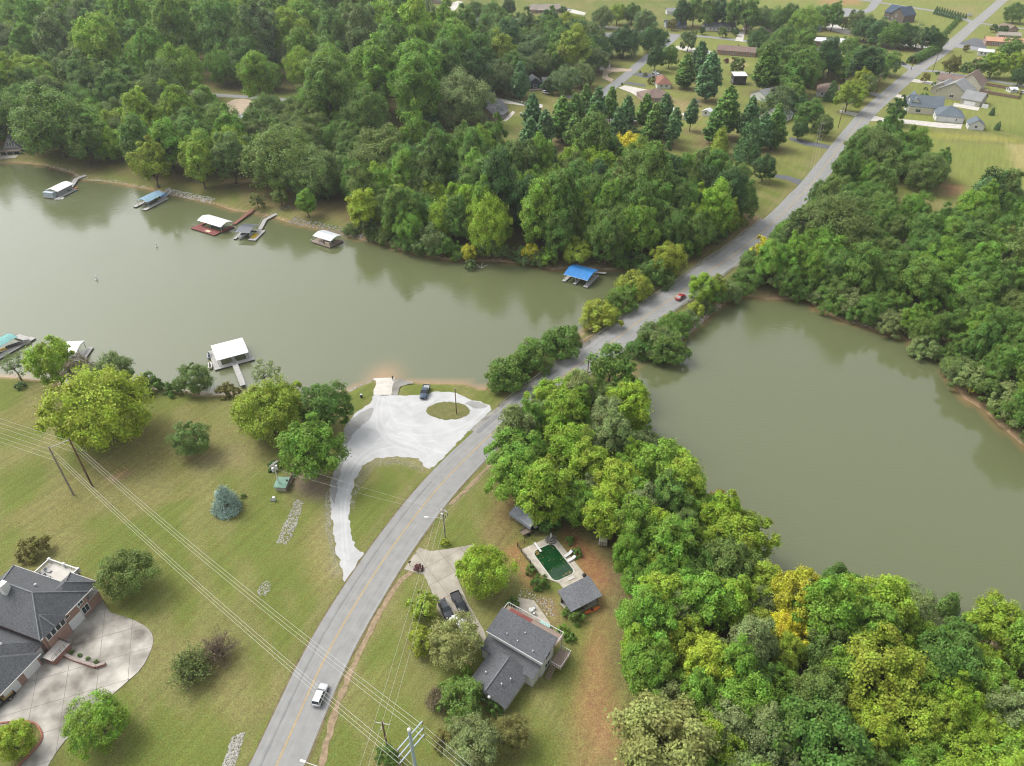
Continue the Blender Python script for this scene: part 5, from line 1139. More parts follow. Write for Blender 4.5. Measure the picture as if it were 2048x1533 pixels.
t, L, rf = simple('white_cottage', 'white gable-fronted outbuilding with streaked grey roof', (1500,196), (1530,205), 14, 3.2, 2.6, 'y', 'gable', W_WHITE, SH_LGREY, 0, cat='outbuilding'); window(t, 'f', (0, L, 0, 14), L*0.25, 1.0, 1.5, 1.2); door(t, 'r', (0, L, 0, 14), 5, 2.6, 2.2, DOORW, 'garage_door')
t, L, rf = simple('grey_cape_house', 'pale grey roofed cape house with white dormers and a chimney', (1556,252), (1584,238), 12, 3.0, 4.2, 'x', 'gable', W_WHITE, SH_LGREY, 3, chim=0.75)
for k in (0.3, 0.65): dormer(rf, L*k, 1.8, 4.2, 1.8, 1.3, 3.0, W_WHITE, SH_LGREY)
simple('tan_hip_house', 'brown hip-roofed house with white front beside the roadside trees', (1632,193), (1676,197), 16, 3.0, 3.2, 'y', 'hip', W_WHITE, SH_BROWN, 3)
t, L, rf = simple('tall_dark_shed', 'tall dark shed with pale metal roof beside the straw patch', (1466,170), (1491,170), 7, 5.4, 0.8, 'x', 'shed', W_DARK, SH_LIGHT, 0, cat='shed')
for (a, b, l) in [((1342,232),(1354,232),'small white shed beside the pine row, left of three'), ((1366,240),(1387,241),'small white shed in the middle of three on the bare yard'), ((1403,231),(1420,234),'white shed at the right of three, nearest the big pines')]:
    simple('garden_shed', l, a, b, 4.5, 2.4, 1.2, 'y', 'gable', W_WHITE, SH_LIGHT, 1, cat='shed')
simple('slate_house', 'pale slate-roofed house seen between the pine trunks', (1228,258), (1276,253), 14, 3.2, 4.0, 'x', 'hip', BRICKT, SH_LGREY, 4)
simple('hidden_navy_house', 'dark house with a deck hidden in the far wood', (1338,396), (1366,396), 9, 5.0, 2.6, 'x', 'gable', W_NAVY, SH_CHAR, 3)
simple('tan_garage', 'small tan-roofed garage at the curved tan drive', (1198,142), (1220,137), 8, 2.8, 2.0, 'x', 'gable', W_WHITE, SH_TAN, 0, garage=1, cat='garage')
simple('corner_brick_house', 'brick house behind dark trees with a white car in front', (1202,84), (1236,84), 10, 3.2, 2.4, 'x', 'gable', BRICKR, SH_LGREY, 3)
# the two big houses right of the road
t, L, rf = simple('slate_white_house', 'white house with blue slate roof, dormers and a long drive', (1870,243), (1925,248), 15, 3.4, 3.8, 'x', 'hip', W_WHITE, SH_SLATE, 2, garage=0)
for k in range(2): door(t, 'f', (0, L, 0, 15), 3.2+4.6*k, 3.8, 2.3, DOORW, 'garage_door')
wing(t, -13, 4, 12, 25, 4.2, 4.6, 'x', 'gable', W_CREAM, SH_SLATE); rf2 = wing(t, -14, -6, 14, 30, 3.6, 4.6, 'y', 'gable', W_WHITE, SH_SLATE); window(t, 'f', (-13, 4, 12, 25), -8, 1.0, 2.4, 1.5)
for k in (0.25, 0.6): dormer(rf2, -13+5*k, 14.5, 4.8, 1.6, 1.3, 2.6, W_WHITE, SH_SLATE)
t, L, rf = simple('sage_house', 'house with grey-green roof and cream gables behind the slate-roofed one', (1919,208), (1957,215), 13, 3.4, 3.4, 'x', 'gable', W_SAGE, SH_LGREY, 0)
for k in range(2): door(t, 'f', (0, L, 0, 13), 5.0+8.5*k, 6.0-2.6*k, 2.3, DOORW, 'garage_door')
wing(t, -16, 1, 6, 22, 4.6, 5.0, 'y', 'gable', W_SAGE, SH_LGREY); wing(t, -21, -10, 12, 26, 3.6, 3.6, 'y', 'gable', W_SAGE, SH_LGREY); window(t, 'f', (-16, 1, 6, 22), -7, 1.2, 2.2, 1.5); window(t, 'f', (-21, -10, 12, 26), -17, 1.0, 1.8, 1.4)
t, L, rf = simple('brown_gable_house', 'cream gabled house with brown roof, farthest of the row of three', (1908,178), (1957,186), 14, 4.4, 6.0, 'y', 'gable', W_CREAM, SH_BROWN, 2)
wing(t, -12, 1, 4, 14, 3.4, 2.6, 'x', 'gable', W_CREAM, SH_BROWN); obj('awning', MB().slab([(L*.35,-1.6,2.5),(L*.8,-1.6,2.5),(L*.8,-.05,2.9),(L*.35,-.05,2.9)], .08), SH_GREY, t); obj('rear_deck', MB().box(L, L+4, 2, 8, -0.2, 1.0), DECKW, t)
t, L, rf = simple('white_shed', 'small white shed with slate roof beside the slate-roofed house', (1935,259), (1966,262), 8, 2.8, 2.4, 'y', 'gable', W_WHITE, SH_SLATE, 1, cat='shed')
simple('orange_roof_building', 'long brick building with orange roof at the upper right', (1970,91), (2060,97), 13, 3.4, 1.8, 'x', 'gable', BRICK, SH_ORANGE, 8)
simple('pink_roof_house', 'house with pink metal roof behind trees on the right', (1944,136), (1978,142), 11, 3.2, 2.6, 'x', 'gable', W_WHITE, SH_PINK, 3)
simple('far_brown_house', 'brown-roofed house near the upper right crossroads', (2012,69), (2034,68), 12, 3.2, 3.0, 'y', 'gable', BRICKT, SH_BROWN, 2)
simple('white_long_shed', 'low white metal building behind the pink-roofed house', (1954,111), (1984,114), 9, 3.0, 1.0, 'x', 'gable', W_WHITE, SH_LIGHT, 3, cat='shed')
simple('far_right_house', 'tan-roofed house at the right edge above the orange-roofed one', (1996,78), (2040,80), 8, 3.0, 1.6, 'x', 'gable', BRICKT, SH_TAN, 3)
# far left bank
t, L, rf = simple('a_frame_cabin', 'grey A-frame cabin with tall windows on the left far shore', (10,306), (44,304), 8, 2.4, 5.2, 'y', 'gable', W_GREY, SH_GREY, 0, cat='cabin')
for k in range(3): window(t, 'f', (0, L, 0, 8), L*(0.35+0.15*k), 3.2, 0.8, 1.8)
obj('deck', MB().box(-1, L+1, -4, -0.05, 1.6, 1.8), DECKW, t); obj('lower_slab', MB().box(-1, L, -9, -4.1, -0.6, 0.05), CONC, t)
for k in range(4): x = -0.6+k*(L+1.2)/3; obj('deck_post', MB().box(x-.1, x+.1, -3.9, -3.7, -0.6, 1.58), WTRIM, t)
simple('white_roof_house', 'pale-roofed house in the trees above the middle docks', (456,246), (486,262), 12, 3.2, 2.8, 'y', 'gable', BRICKT, SH_LIGHT, 2)
simple('olive_wood_house', 'brown-roofed house among trees above the left docks', (276,236), (330,240), 10, 3.0, 2.8, 'x', 'gable', W_BROWN, SH_BROWN, 3)
simple('hidden_white_house', 'white house glimpsed through the dull olive tree of the far wood', (762,342), (822,338), 9, 4.5, 2.6, 'x', 'gable', W_WHITE, SH_LGREY, 4)
# board fences
FENCE = mat('brown_fence', (0.22, 0.15, 0.11), 0.9, 0.2, 1.5)
def fence(name, label, px, h, m, step=2.4, board=None):
    L = GL(px); t = thing(name, label, 'fence', L[0]); o = L[0]; pm = None
    for a, b in zip(L, L[1:]):
        n = max(1, int((b-a).length/step)); an = math.atan2(b.y-a.y, b.x-a.x)
        for k in range(n):
            p = a.lerp(b, k/n)-o; q = a.lerp(b, (k+1)/n)-o; c = (p+q)/2
            obj('panel', MB().cbox((c.x, c.y, h*0.52), ((q-p).length-0.1, 0.05, h*0.92), an), m, t)
            obj('post', MB().box(p.x-.06, p.x+.06, p.y-.06, p.y+.06, -.2, h+.08), m, t)
fence('board_fence', 'brown board fence behind the cream gabled house, upper row', [(1960,170),(2030,182)], 1.9, FENCE)
fence('board_fence', 'brown board fence behind the cream gabled house, lower row', [(1958,186),(2036,199)], 1.9, FENCE)
fence('board_fence', 'end panels of the brown board fence beside the white hut', [(2036,199),(2041,182)], 1.9, FENCE)
simple('white_hut', 'white play hut inside the brown board fence', (2020,186), (2034,186), 5, 2.0, 0.9, 'x', 'gable', W_WHITE, SH_LIGHT, 1, cat='hut')

# ---------------------------------------------------------------- brick mansion, lower left
O = Vector((-84.4, 80.8, 0)); an = math.atan2(0.944, 0.33)
mt = thing('brick_mansion', 'large brick house with charcoal hip roof and white garage doors', 'house', O, an)      # local +x runs up the facade, +y into the house
D1 = (-5.0, 5.2, 0.0, 18.0); rf = wing(mt, *D1, 5.6, 3.9, 'y', 'hip', BRICK, SH_CHAR, ov=0.55)
D2 = (-19.0, -5.02, 0.9, 15.0); rf2 = wing(mt, *D2, 3.4, 4.9, 'x', 'hip', BRICK, SH_CHAR, ov=0.5)
D3 = (-14.8, -7.2, -0.3, 8.0); wing(mt, *D3, 3.2, 2.6, 'y', 'hip', BRICK, SH_CHAR, ov=0.45)
D4 = (-4.6, -0.2, -0.35, 6.0); wing(mt, *D4, 5.5, 2.0, 'y', 'hip', BRICK, SH_CHAR, ov=0.45)
D5 = (1.0, 7.6, 0.12, 5.9); wing(mt, *D5, 5.55, 2.3, 'x', 'hip', BRICK, SH_CHAR, ov=0.5, wall=False)
for k in range(4): window(mt, 'f', D4, -3.95+1.05*k, 3.5, 0.8, 1.4, mull=False)
door(mt, 'f', D1, 1.5, 2.9, 2.5, DOORW, 'garage_door'); window(mt, 'f', D1, 4.0, 1.0, 1.4, 1.7); window(mt, 'f', D1, 0.5, 3.7, 0.7, 0.7, mull=False); window(mt, 'f', D1, 3.6, 3.7, 1.2, 1.2)
for q in (-13.2, -9.0): door(mt, 'f', D3, q, 2.9, 2.4, DOORW, 'garage_door')
door(mt, 'f', D2, -6.2, 1.4, 2.3, WTRIM)
obj('landing', MB().box(-6.6, -2.9, -2.8, -0.4, -0.2, 1.35), BRICKR, mt); obj('landing_slab', MB().box(-6.7, -2.8, -2.9, -0.38, 1.36, 1.46), CONCW, mt)
mb = MB()
for a, b in (((-6.6,-2.8),(-2.9,-2.8)), ((-2.9,-2.8),(-2.9,-0.5))):
    for z in (1.9, 2.4): mb.tube((*a, z), (*b, z), 0.035, n=5)
    for k in range(5): x = a[0]+(b[0]-a[0])*k/4; y = a[1]+(b[1]-a[1])*k/4; mb.tube((x, y, 1.46), (x, y, 2.4), 0.03, n=5)
obj('railing', mb, IRON, mt)
obj('downspout', MB().box(3.0, 3.12, -0.15, -0.02, 0, 5.2), WTRIM, mt)
mb = MB()
for (x0, x1, y0, y1, z) in [(-5.6, 8.15, -0.66, -0.58, 5.14), (8.14, 8.22, -0.5, 6.4, 5.14), (-15.3, -6.7, -0.84, -0.76, 2.85), (5.78, 5.86, 6.5, 18.6, 5.14)]: mb.box(x0, x1, y0, y1, z-.12, z+.08)
obj('gutter', mb, WTRIM, mt)
# pale ridge and hip caps
mb = MB(); CAP = mat('ridge_cap', (0.20, 0.21, 0.22), .8)
for p, q in (((.1,5.2,9.55),(.1,12.8,9.55)), ((-5.55,-.55,5.3),(.1,5.2,9.55)), ((5.75,-.55,5.3),(.1,5.2,9.55)), ((-5.55,18.55,5.3),(.1,12.8,9.55)), ((5.75,18.55,5.3),(.1,12.8,9.55)), ((-12,7.95,8.35),(-12.1,7.95,8.35)), ((8.1,-.38,5.25),(4.8,3.0,7.9)), ((8.1,6.4,5.25),(4.8,3.0,7.9)), ((-2.4,-.8,5.25),(-2.4,1.9,7.5))): mb.tube(p, q, .13, n=5)
obj('ridge_cap', mb, CAP, rf)
obj('chimney', MB().box(-1.6, -.2, 10.2, 11.4, 8.4, 11.0), WTRIM, rf); mb = MB(); mb.ball((2.2, 7.4, 8.3), .28, 8, 5); mb.ball((-9.0, 4.0, 6.9), .25, 8, 5); obj('roof_vent', mb, WTRIM, rf)
obj('lantern_hood', MB().slab([(0.05,-0.5,4.55),(0.95,-0.5,4.55),(0.95,-0.03,4.9),(0.05,-0.03,4.9)], .06), mat('copper_hood', (0.5, 0.22, 0.04), 0.5), mt)
# raised terrace at the far end and open corner porch under the roof
obj('terrace', MB().box(5.25, 9.6, 6.3, 13.8, -0.3, 3.6), BRICK, mt); obj('terrace_floor', MB().box(5.22, 9.65, 6.25, 13.85, 3.61, 3.72), CONCW, mt)
mb = MB()
for a, b in (((9.6,6.3),(9.6,13.8)), ((5.3,13.8),(9.6,13.8)), ((7.9,6.3),(9.6,6.3))):
    n = 14; mb.cbox(((a[0]+b[0])/2, (a[1]+b[1])/2, 4.66), (max(abs(a[0]-b[0]), .22), max(abs(a[1]-b[1]), .22), .14))
    for k in range(n+1): x = a[0]+(b[0]-a[0])*k/n; y = a[1]+(b[1]-a[1])*k/n; mb.box(x-.05, x+.05, y-.05, y+.05, 3.72, 4.6)
for x, y in ((9.6,6.3), (9.6,10), (9.6,13.8), (5.4,13.8)): mb.box(x-.25, x+.25, y-.25, y+.25, 3.72, 4.85)
obj('balustrade', mb, WTRIM, mt)
for (x, y) in ((6.4, 12.6), (6.5, 11.4), (7.6, 12.4)): obj('deck_chair', MB().box(x-.3, x+.3, y-.8, y+.5, 3.95, 4.05).box(x-.3, x+.3, y+.45, y+.55, 4.0, 4.6).box(x-.28, x-.22, y-.7, y-.6, 3.72, 3.95).box(x+.22, x+.28, y-.7, y-.6, 3.72, 3.95).box(x-.28, x+.28, y+.4, y+.46, 3.72, 3.95), W_GREY, mt)
obj('porch_floor', MB().box(5.25, 7.7, 0.1, 5.9, -0.3, 2.6), BRICK, mt); obj('porch_slab', MB().box(5.22, 7.8, 0.02, 5.95, 2.61, 2.72), CONCW, mt)
for (x, y) in ((7.5, 0.3), (7.5, 3.0), (7.5, 5.6)): obj('porch_column', MB().box(x-.14, x+.14, y-.14, y+.14, 2.72, 5.3), WTRIM, mt)
mb = MB()
for z in (3.2, 3.7): mb.tube((5.3, 0.25, z), (7.5, 0.25, z), .03, n=5); mb.tube((7.55, 0.25, z), (7.55, 5.7, z), .03, n=5)
for k in range(9): mb.tube((5.3+2.2*k/8, 0.25, 2.72), (5.3+2.2*k/8, 0.25, 3.7), .022, n=4)
obj('railing', mb, IRON, mt)
# planter wall between the two drives, garden kerb
pw = thing('planter_wall', 'low red brick planter wall across the mansion driveway', 'wall', (0, 0, 0)); PW = GL([(113,1303),(150,1322),(193,1336),(212,1330)])
for a, b in zip(PW, PW[1:]):
    n = max(1, round((b-a).length/1.3)); aa = math.atan2(b.y-a.y, b.x-a.x)
    for k in range(n):
        c = a.lerp(b, (k+.5)/n); obj('block', MB().cbox((c.x, c.y, 0.3), ((b-a).length/n-.04, 0.55, 0.78), aa), BRICKR, pw)
for k in range(5):
    p = PW[0].lerp(PW[2], 0.12+0.2*k)+Vector((0.25, 0.75, 0)); plant('bush', (p.x, p.y, 0.05), 0.85, 'green', f"{['leftmost','second','third','fourth','rightmost'][k]} small shrub behind the brick planter wall", 'shrubs behind the brick planter wall')
kb = thing('garden_kerb', 'curved red brick kerb round the garden bed at the lower left', 'kerb'); KB = smooth_poly(GL([(0,1448),(40,1444),(68,1447),(82,1462),(84,1480),(70,1500),(40,1530),(20,1545)]), 3, closed=False)
for a, b in zip(KB, KB[1:]):
    n = max(1, round((b-a).length/0.8)); aa = math.atan2(b.y-a.y, b.x-a.x)
    for k in range(n): c = a.lerp(b, (k+.5)/n); obj('block', MB().cbox((c.x, c.y, 0.12), ((b-a).length/n-.03, 0.3, 0.34), aa), BRICKR, kb)

# ---------------------------------------------------------------- split-level house by the road
ha = R(-33)      # along the tall block
ho = Vector((-4.7, 77.1, 0)); ht = thing('split_level_house', 'white split-level house with two charcoal roofs beside the curved road', 'house', ho, ha)
D1 = (0.5, 11.5, 0.5, 4.9); rf = wing(ht, *D1, 5.6, 0.9, 'x', 'shed', W_WHITE, SH_CHAR, ov=0.5)
wing(ht, 0.3, 11.2, -1.9, 0.45, 3.0, 0.8, 'x', 'shed', W_WHITE, SH_CHAR, ov=0.3)
D3 = (2.4, 9.6, -8.7, -1.7); rf3 = wing(ht, *D3, 2.9, 1.6, 'y', 'gable', W_WHITE, SH_CHAR, ov=0.5)
for q in (1.3, 2.5, 3.7): window(ht, 'f', D1, q, 4.75, 0.8, 0.5, mull=False)
window(ht, 'f', D1, 8.8, 4.6, 2.0, 0.4, mull=False); window(ht, 'r', D1, 2.7, 3.6, 1.6, 1.0); window(ht, 'r', D1, 2.7, 0.9, 1.6, 1.2); window(ht, 'f', D3, 4.3, 1.0, 1.4, 1.2); window(ht, 'f', D3, 7.7, 1.0, 1.4, 1.2); window(ht, 'r', D3, -6, 1.0, 1.2, 1.2); window(ht, 'l', D3, -4, 1.0, 1.6, 1.3); window(ht, 'l', D3, -7, 1.0, 1.4, 1.3)
obj('ridge_cap', MB().box(5.88, 6.12, -9.1, -1.9, 4.50, 4.60), SH_GREY, rf3)
for (x, y, z) in ((8.3, -4.6, 3.6), (7.6, -6.4, 3.9), (4.0, -6.0, 3.8)): obj('roof_vent', MB().tube((x, y, z-.3), (x, y, z+.35), .12, n=7).ball((x, y, z+.35), .16, 7, 4), WTRIM, rf3)
for (x, y, z) in ((3.6, 1.4, 5.8), (6.0, 1.2, 5.8), (9.4, 1.0, 5.8), (6.4, 3.2, 6.1)): obj('roof_vent', MB().tube((x, y, z-.3), (x, y, z+.3), .1, n=7), WTRIM, rf)
mb = MB(); mb.box(-.02, 12.02, -.09, -.01, 5.32, 5.62); obj('fascia', mb, WTRIM, ht)
obj('satellite_dish', MB().tube((7.0,-8.8,2.9), (7.0,-9.3,3.7), .04, n=5).tube((7.0,-9.32,3.7), (7.15,-9.6,3.82), .34, .05, 10), WTRIM, ht)
# rear balcony with red floor and white rails
obj('balcony_floor', MB().box(-0.2, 11.9, 5.0, 7.7, 4.05, 4.19), DECKW, ht); obj('balcony_mat', MB().box(0.6, 5.4, 5.3, 7.5, 4.195, 4.23), REDDECK, ht)
mb = MB(); mb.box(-.2, 11.9, 7.64, 7.72, 5.15, 5.23); mb.box(-.24, -.16, 5.0, 7.7, 5.15, 5.23); mb.box(11.86, 11.94, 5.0, 7.7, 5.15, 5.23)
for k in range(25): x = -.18+k*0.497; mb.box(x-.03, x+.03, 7.65, 7.71, 4.2, 5.16)
obj('balcony_rail', mb, WTRIM, ht)
for k in range(5): x = -.1+2.95*k; obj('balcony_post', MB().box(x-.08, x+.08, 7.54, 7.7, -.2, 4.04), WTRIM, ht)
obj('side_deck', MB().box(12.0, 14.2, 2.8, 6.6, 1.6, 1.75), DECKW, ht); mb = MB()
for (x0, y0, x1, y1) in ((14.2,2.8,14.2,6.6), (12.0,6.6,14.2,6.6), (12.0,2.8,14.2,2.8)):
    mb.tube((x0, y0, 2.7), (x1, y1, 2.7), .05, n=5)
    for k in range(6): x = x0+(x1-x0)*k/5; y = y0+(y1-y0)*k/5; mb.tube((x, y, 1.7), (x, y, 2.7), .03, n=4)
obj('side_deck_rail', mb, WTRIM, ht)
for k in range(6): obj('stair_tread', MB().box(12.1, 13.2, 2.5-.32*k, 2.78-.32*k, 1.35-.26*k, 1.45-.26*k), DECKW, ht)
mb = MB(); mb.box(-.45, .45, -.45, .45, 0, .8); ac = thing('air_conditioner', 'grey air conditioner unit beside the split-level house', 'air conditioner', G(1060,1354), ha)
obj('case', mb, mat('ac_grey', (0.42, 0.43, 0.43), 0.6, 0.1), ac); obj('fan_grille', MB().tube((0, 0, .8), (0, 0, .84), .36, n=14), IRON, ac)
# ---------------------------------------------------------------- pool
POOLW = mat('green_pool_water', (0.006, 0.045, 0.012), 0.06, 0.25, 0.5, spec=0.5); PAVE = mat('pool_terrace', (0.42, 0.38, 0.31), 0.9, 0.2, 0.8)
px_ = Vector((7.0, 3.9, 0)).normalized(); pa = math.atan2(px_.y, px_.x); po = Vector((1.9, 100.7, 0))
pt = thing('swimming_pool', 'green in-ground swimming pool with pale concrete terrace', 'swimming pool', po, pa)
# local: x to the right along the top edge, y negative towards the house
obj('terrace', MB().prism([(0, 0), (8.2, 0), (8.4, -12.5), (4.0, -16.2), (2.5, -15.2), (2.6, -11.5), (0.4, -8.5)][::-1], -0.1, 0.07), PAVE, pt)
pool_shape = []
for cx, cyv, a0 in ((5.7, -2.9, 0), (3.0, -2.9, 90), (3.0, -9.6, 180), (5.7, -9.6, 270)):
    for k in range(6): a = R(a0+18*k); pool_shape.append((cx+1.15*math.cos(a), cyv+1.15*math.sin(a)))
obj('water', MB().prism(pool_shape, -0.05, 0.085), POOLW, pt)
mb = MB(); n = len(pool_shape); cen = (4.35, -6.25)
outp = [(cen[0]+(x-cen[0])*1.09, cen[1]+(y-cen[1])*1.05) for x, y in pool_shape]
mb.add([(x, y, .13) for x, y in pool_shape]+[(x, y, .13) for x, y in outp]+[(x, y, .06) for x, y in pool_shape]+[(x, y, .06) for x, y in outp], [(i, (i+1) % n, n+(i+1) % n, n+i) for i in range(n)]+[(i, 2*n+i, 2*n+(i+1) % n, (i+1) % n) for i in range(n)]+[(n+i, n+(i+1) % n, 3*n+(i+1) % n, 3*n+i) for i in range(n)])
obj('coping', mb, CONCW, pt)
obj('steps', MB().box(4.6, 6.0, -11.9, -11.15, 0.09, 0.16), CONCW, pt)
rg = random.Random(3); mb = MB()
for k in range(120):
    e = rg.random(); x, y = (rg.uniform(2.1, 6.6), rg.uniform(-10.5, -2.0)) if k < 45 else ((2.2+rg.random()*.7, -3+rg.random()*1.2) if k < 90 else (4.0+rg.random()*2.5, -10.6+rg.random()*.8))
    s = rg.uniform(.05, .13); a = rg.random()*3; mb.add([(x-s*math.cos(a), y-s*math.sin(a), .095), (x+s*.5*math.sin(a), y-s*.5*math.cos(a), .10), (x+s*math.cos(a), y+s*math.sin(a), .095), (x-s*.5*math.sin(a), y+s*.5*math.cos(a), .10)], [(0, 1, 2, 3)])
lv = obj('floating_leaves', mb, mat('dead_leaf', (0.42, 0.24, 0.09), 0.9, 0.3, 3.0), pt); lv['kind'] = 'stuff'
db = thing('diving_board', 'white diving board at the far end of the green pool', 'diving board', po+Matrix.Rotation(pa, 3, 'Z') @ Vector((3.3, -0.5, .07)), pa)
obj('board', MB().box(-.22, .22, -2.4, .4, .42, .49), WTRIM, db); obj('stand', MB().box(-.2, .2, -.3, .3, 0, .41), CONC, db)
def lounger(label, lx, ly, rot):
    t = thing('sun_lounger', label, 'sun lounger', po+Matrix.Rotation(pa, 3, 'Z') @ Vector((lx, ly, .07)), pa+rot, 'white loungers by the pool')
    obj('seat', MB().box(-.33, .33, -1.0, .45, .30, .36), WTRIM, t); obj('backrest', MB().slab([(-.33,.45,.36),(.33,.45,.36),(.33,1.05,.75),(-.33,1.05,.75)], .06), WTRIM, t)
    for sx in (-.28, .28):
        for sy in (-.9, .6): obj('leg', MB().box(sx-.03, sx+.03, sy-.03, sy+.03, 0, .3), WTRIM, t)
lounger('white pool lounger nearer the fountain', 8.0, -6.2, R(-80)); lounger('white pool lounger nearer the pool house', 7.9, -7.6, R(-85))
f = thing('garden_fountain', 'round stone planter with a white statue at the pool corner', 'fountain', po+Matrix.Rotation(pa, 3, 'Z') @ Vector((7.0, -0.9, .07)), pa)
STN = mat('grey_stone', (0.20, 0.185, 0.165), 0.9, 0.25, 2.5)
for k in range(3): a = R(30+120*k); mb = MB(); mb.prism([(math.cos(a+b)*r_, math.sin(a+b)*r_) for b, r_ in [(R(x), 1.25) for x in range(-48, 49, 16)]+[(R(x), .95) for x in range(48, -49, -16)]], 0, .45); obj('bench', mb, STN, f)
obj('basin', MB().tube((0,0,0), (0,0,.5), .6, .75, 14), STN, f); obj('pedestal', MB().tube((0,0,.5), (0,0,1.0), .25, .18, 10), STN, f)
obj('statue', MB().path([(0,0,1.0), (.02,0,1.3), (0,.03,1.6), (0,0,1.85), (0,0,2.0)], [.17,.2,.15,.07,.11], 8).ball((0, 0, 2.08), .12, 8, 6), WTRIM, f)
fence('iron_fence', 'dark metal fence along the upper side of the pool terrace', [(1035,1094),(1092,1062),(1104,1060)], 1.3, IRON, 1.6); fence('iron_fence', 'dark metal fence along the left side of the pool terrace', [(1035,1094),(1070,1142),(1076,1150)], 1.3, IRON, 1.6)
for o in bpy.data.objects:
    if o.name.startswith('iron_fence'):
        for c in o.children:
            if c.name.startswith('panel'):      # open bars instead of a closed board
                bb = [Vector(v) for v in c.bound_box]; a = c.data.vertices[0].co.lerp(c.data.vertices[3].co, .5); b = c.data.vertices[1].co.lerp(c.data.vertices[2].co, .5); a.z = b.z = 0
                mb = MB()
                for z in (.25, 1.15): mb.tube(a+Vector((0, 0, z)), b+Vector((0, 0, z)), .03, n=4)
                for k in range(9): p = a.lerp(b, k/8); mb.tube(p, p+Vector((0, 0, 1.25)), .018, n=4)
                c.data = mb.mesh('panel'); c.data.materials.append(IRON)
pc = [Vector(G(u, v, 3.0)) for u, v in ((1120,1186),(1143,1224),(1204,1192),(1182,1158))]
ph = thing('pool_house', 'open pool house with grey shingle roof beside the pool', 'pool house', Vector((11.4, 83.4, 0)), math.atan2(3.7, 6.3))
wing(ph, 0.4, 6.9, 0.4, 4.2, 2.6, 1.0, 'x', 'shed', W_BROWN, SH_GREY, ov=0.5, wall=False)
for (x, y) in ((.5, .5), (3.6, .5), (6.8, .5), (.5, 4.1), (6.8, 4.1)): obj('post', MB().box(x-.09, x+.09, y-.09, y+.09, -.2, 2.55+.25*y), WOOD, ph)
obj('back_wall', MB().box(.5, 6.8, 4.02, 4.12, -.1, 3.3), W_BROWN, ph); obj('floor', MB().box(.3, 7, .3, 4.3, -.1, .09), CONC, ph); obj('counter', MB().box(1, 4.5, .7, 1.3, .1, 1.0), W_BROWN, ph)
cp = thing('metal_carport', 'grey metal carport roof beside the wood', 'carport', Vector((3.9, 105.2, 0)), math.atan2(4.2, -4.4)); mb = MB(); STEEL = mat('galvanised_steel', (0.20, 0.215, 0.24), 0.6, 0.2, 1.2)
mb.slab([(-.2,0,2.1),(6.2,0,2.1),(6.2,-2.2,2.95),(-.2,-2.2,2.95)], .05).slab([(-.2,-2.2,2.95),(6.2,-2.2,2.95),(6.2,-4.4,2.1),(-.2,-4.4,2.1)], .05).slab([(-.2,0,2.1),(6.2,0,2.1),(6.2,.1,1.4),(-.2,.1,1.4)], .04)
obj('roof', mb, STEEL, cp)
for x in (0, 2, 4, 6):
    for y in (-.05, -4.35): obj('post', MB().box(x-.05, x+.05, y-.05, y+.05, -.2, 2.1), STEEL, cp)

# ---------------------------------------------------------------- boat docks
GALV = mat('galvanised', (0.40, 0.42, 0.43), 0.5, 0.12, 2.0); GREYDECK = mat('grey_deck', (0.38, 0.37, 0.35), 0.85, 0.15, 2.0); FLOATM = mat('float_black', (0.05, 0.05, 0.055), 0.7)
def ribbed(name, c, ax=0, rough=0.45):
    m, n, l, p = newmat(name); tc = n.new('ShaderNodeTexCoord'); sp = n.new('ShaderNodeSeparateXYZ'); l.new(tc.outputs['Object'], sp.inputs[0])
    nz = n.new('ShaderNodeTexNoise'); nz.inputs['Scale'].default_value = 0.9; nz.inputs['Detail'].default_value = 5; l.new(tc.outputs['Object'], nz.inputs['Vector'])
    mr = n.new('ShaderNodeMapRange'); mr.inputs[1].default_value = 0.3; mr.inputs[2].default_value = 0.7; mr.inputs[3].default_value = 0.84; mr.inputs[4].default_value = 1.1; l.new(nz.outputs[0], mr.inputs[0])
    vm = n.new('ShaderNodeVectorMath'); vm.operation = 'SCALE'; vm.inputs[0].default_value = c; l.new(mr.outputs[0], vm.inputs['Scale']); l.new(vm.outputs[0], p.inputs['Base Color'])
    p.inputs['Roughness'].default_value = rough; p.inputs['Specular IOR Level'].default_value = 0.4; MATS[name] = m; return m
R_WHITE = ribbed('white_metal', (0.78, 0.78, 0.77)); R_BLUE = ribbed('blue_metal', (0.035, 0.20, 0.50)); R_SKY = ribbed('light_blue_metal', (0.24, 0.38, 0.48)); R_DARK = ribbed('dark_grey_metal', (0.10, 0.11, 0.125)); R_PALE = ribbed('pale_grey_metal', (0.60, 0.62, 0.64)); R_TEAL = ribbed('teal_metal', (0.12, 0.34, 0.32)); TANB = mat('tan_block', (0.42, 0.36, 0.27), 0.9, 0.15, 2.0)
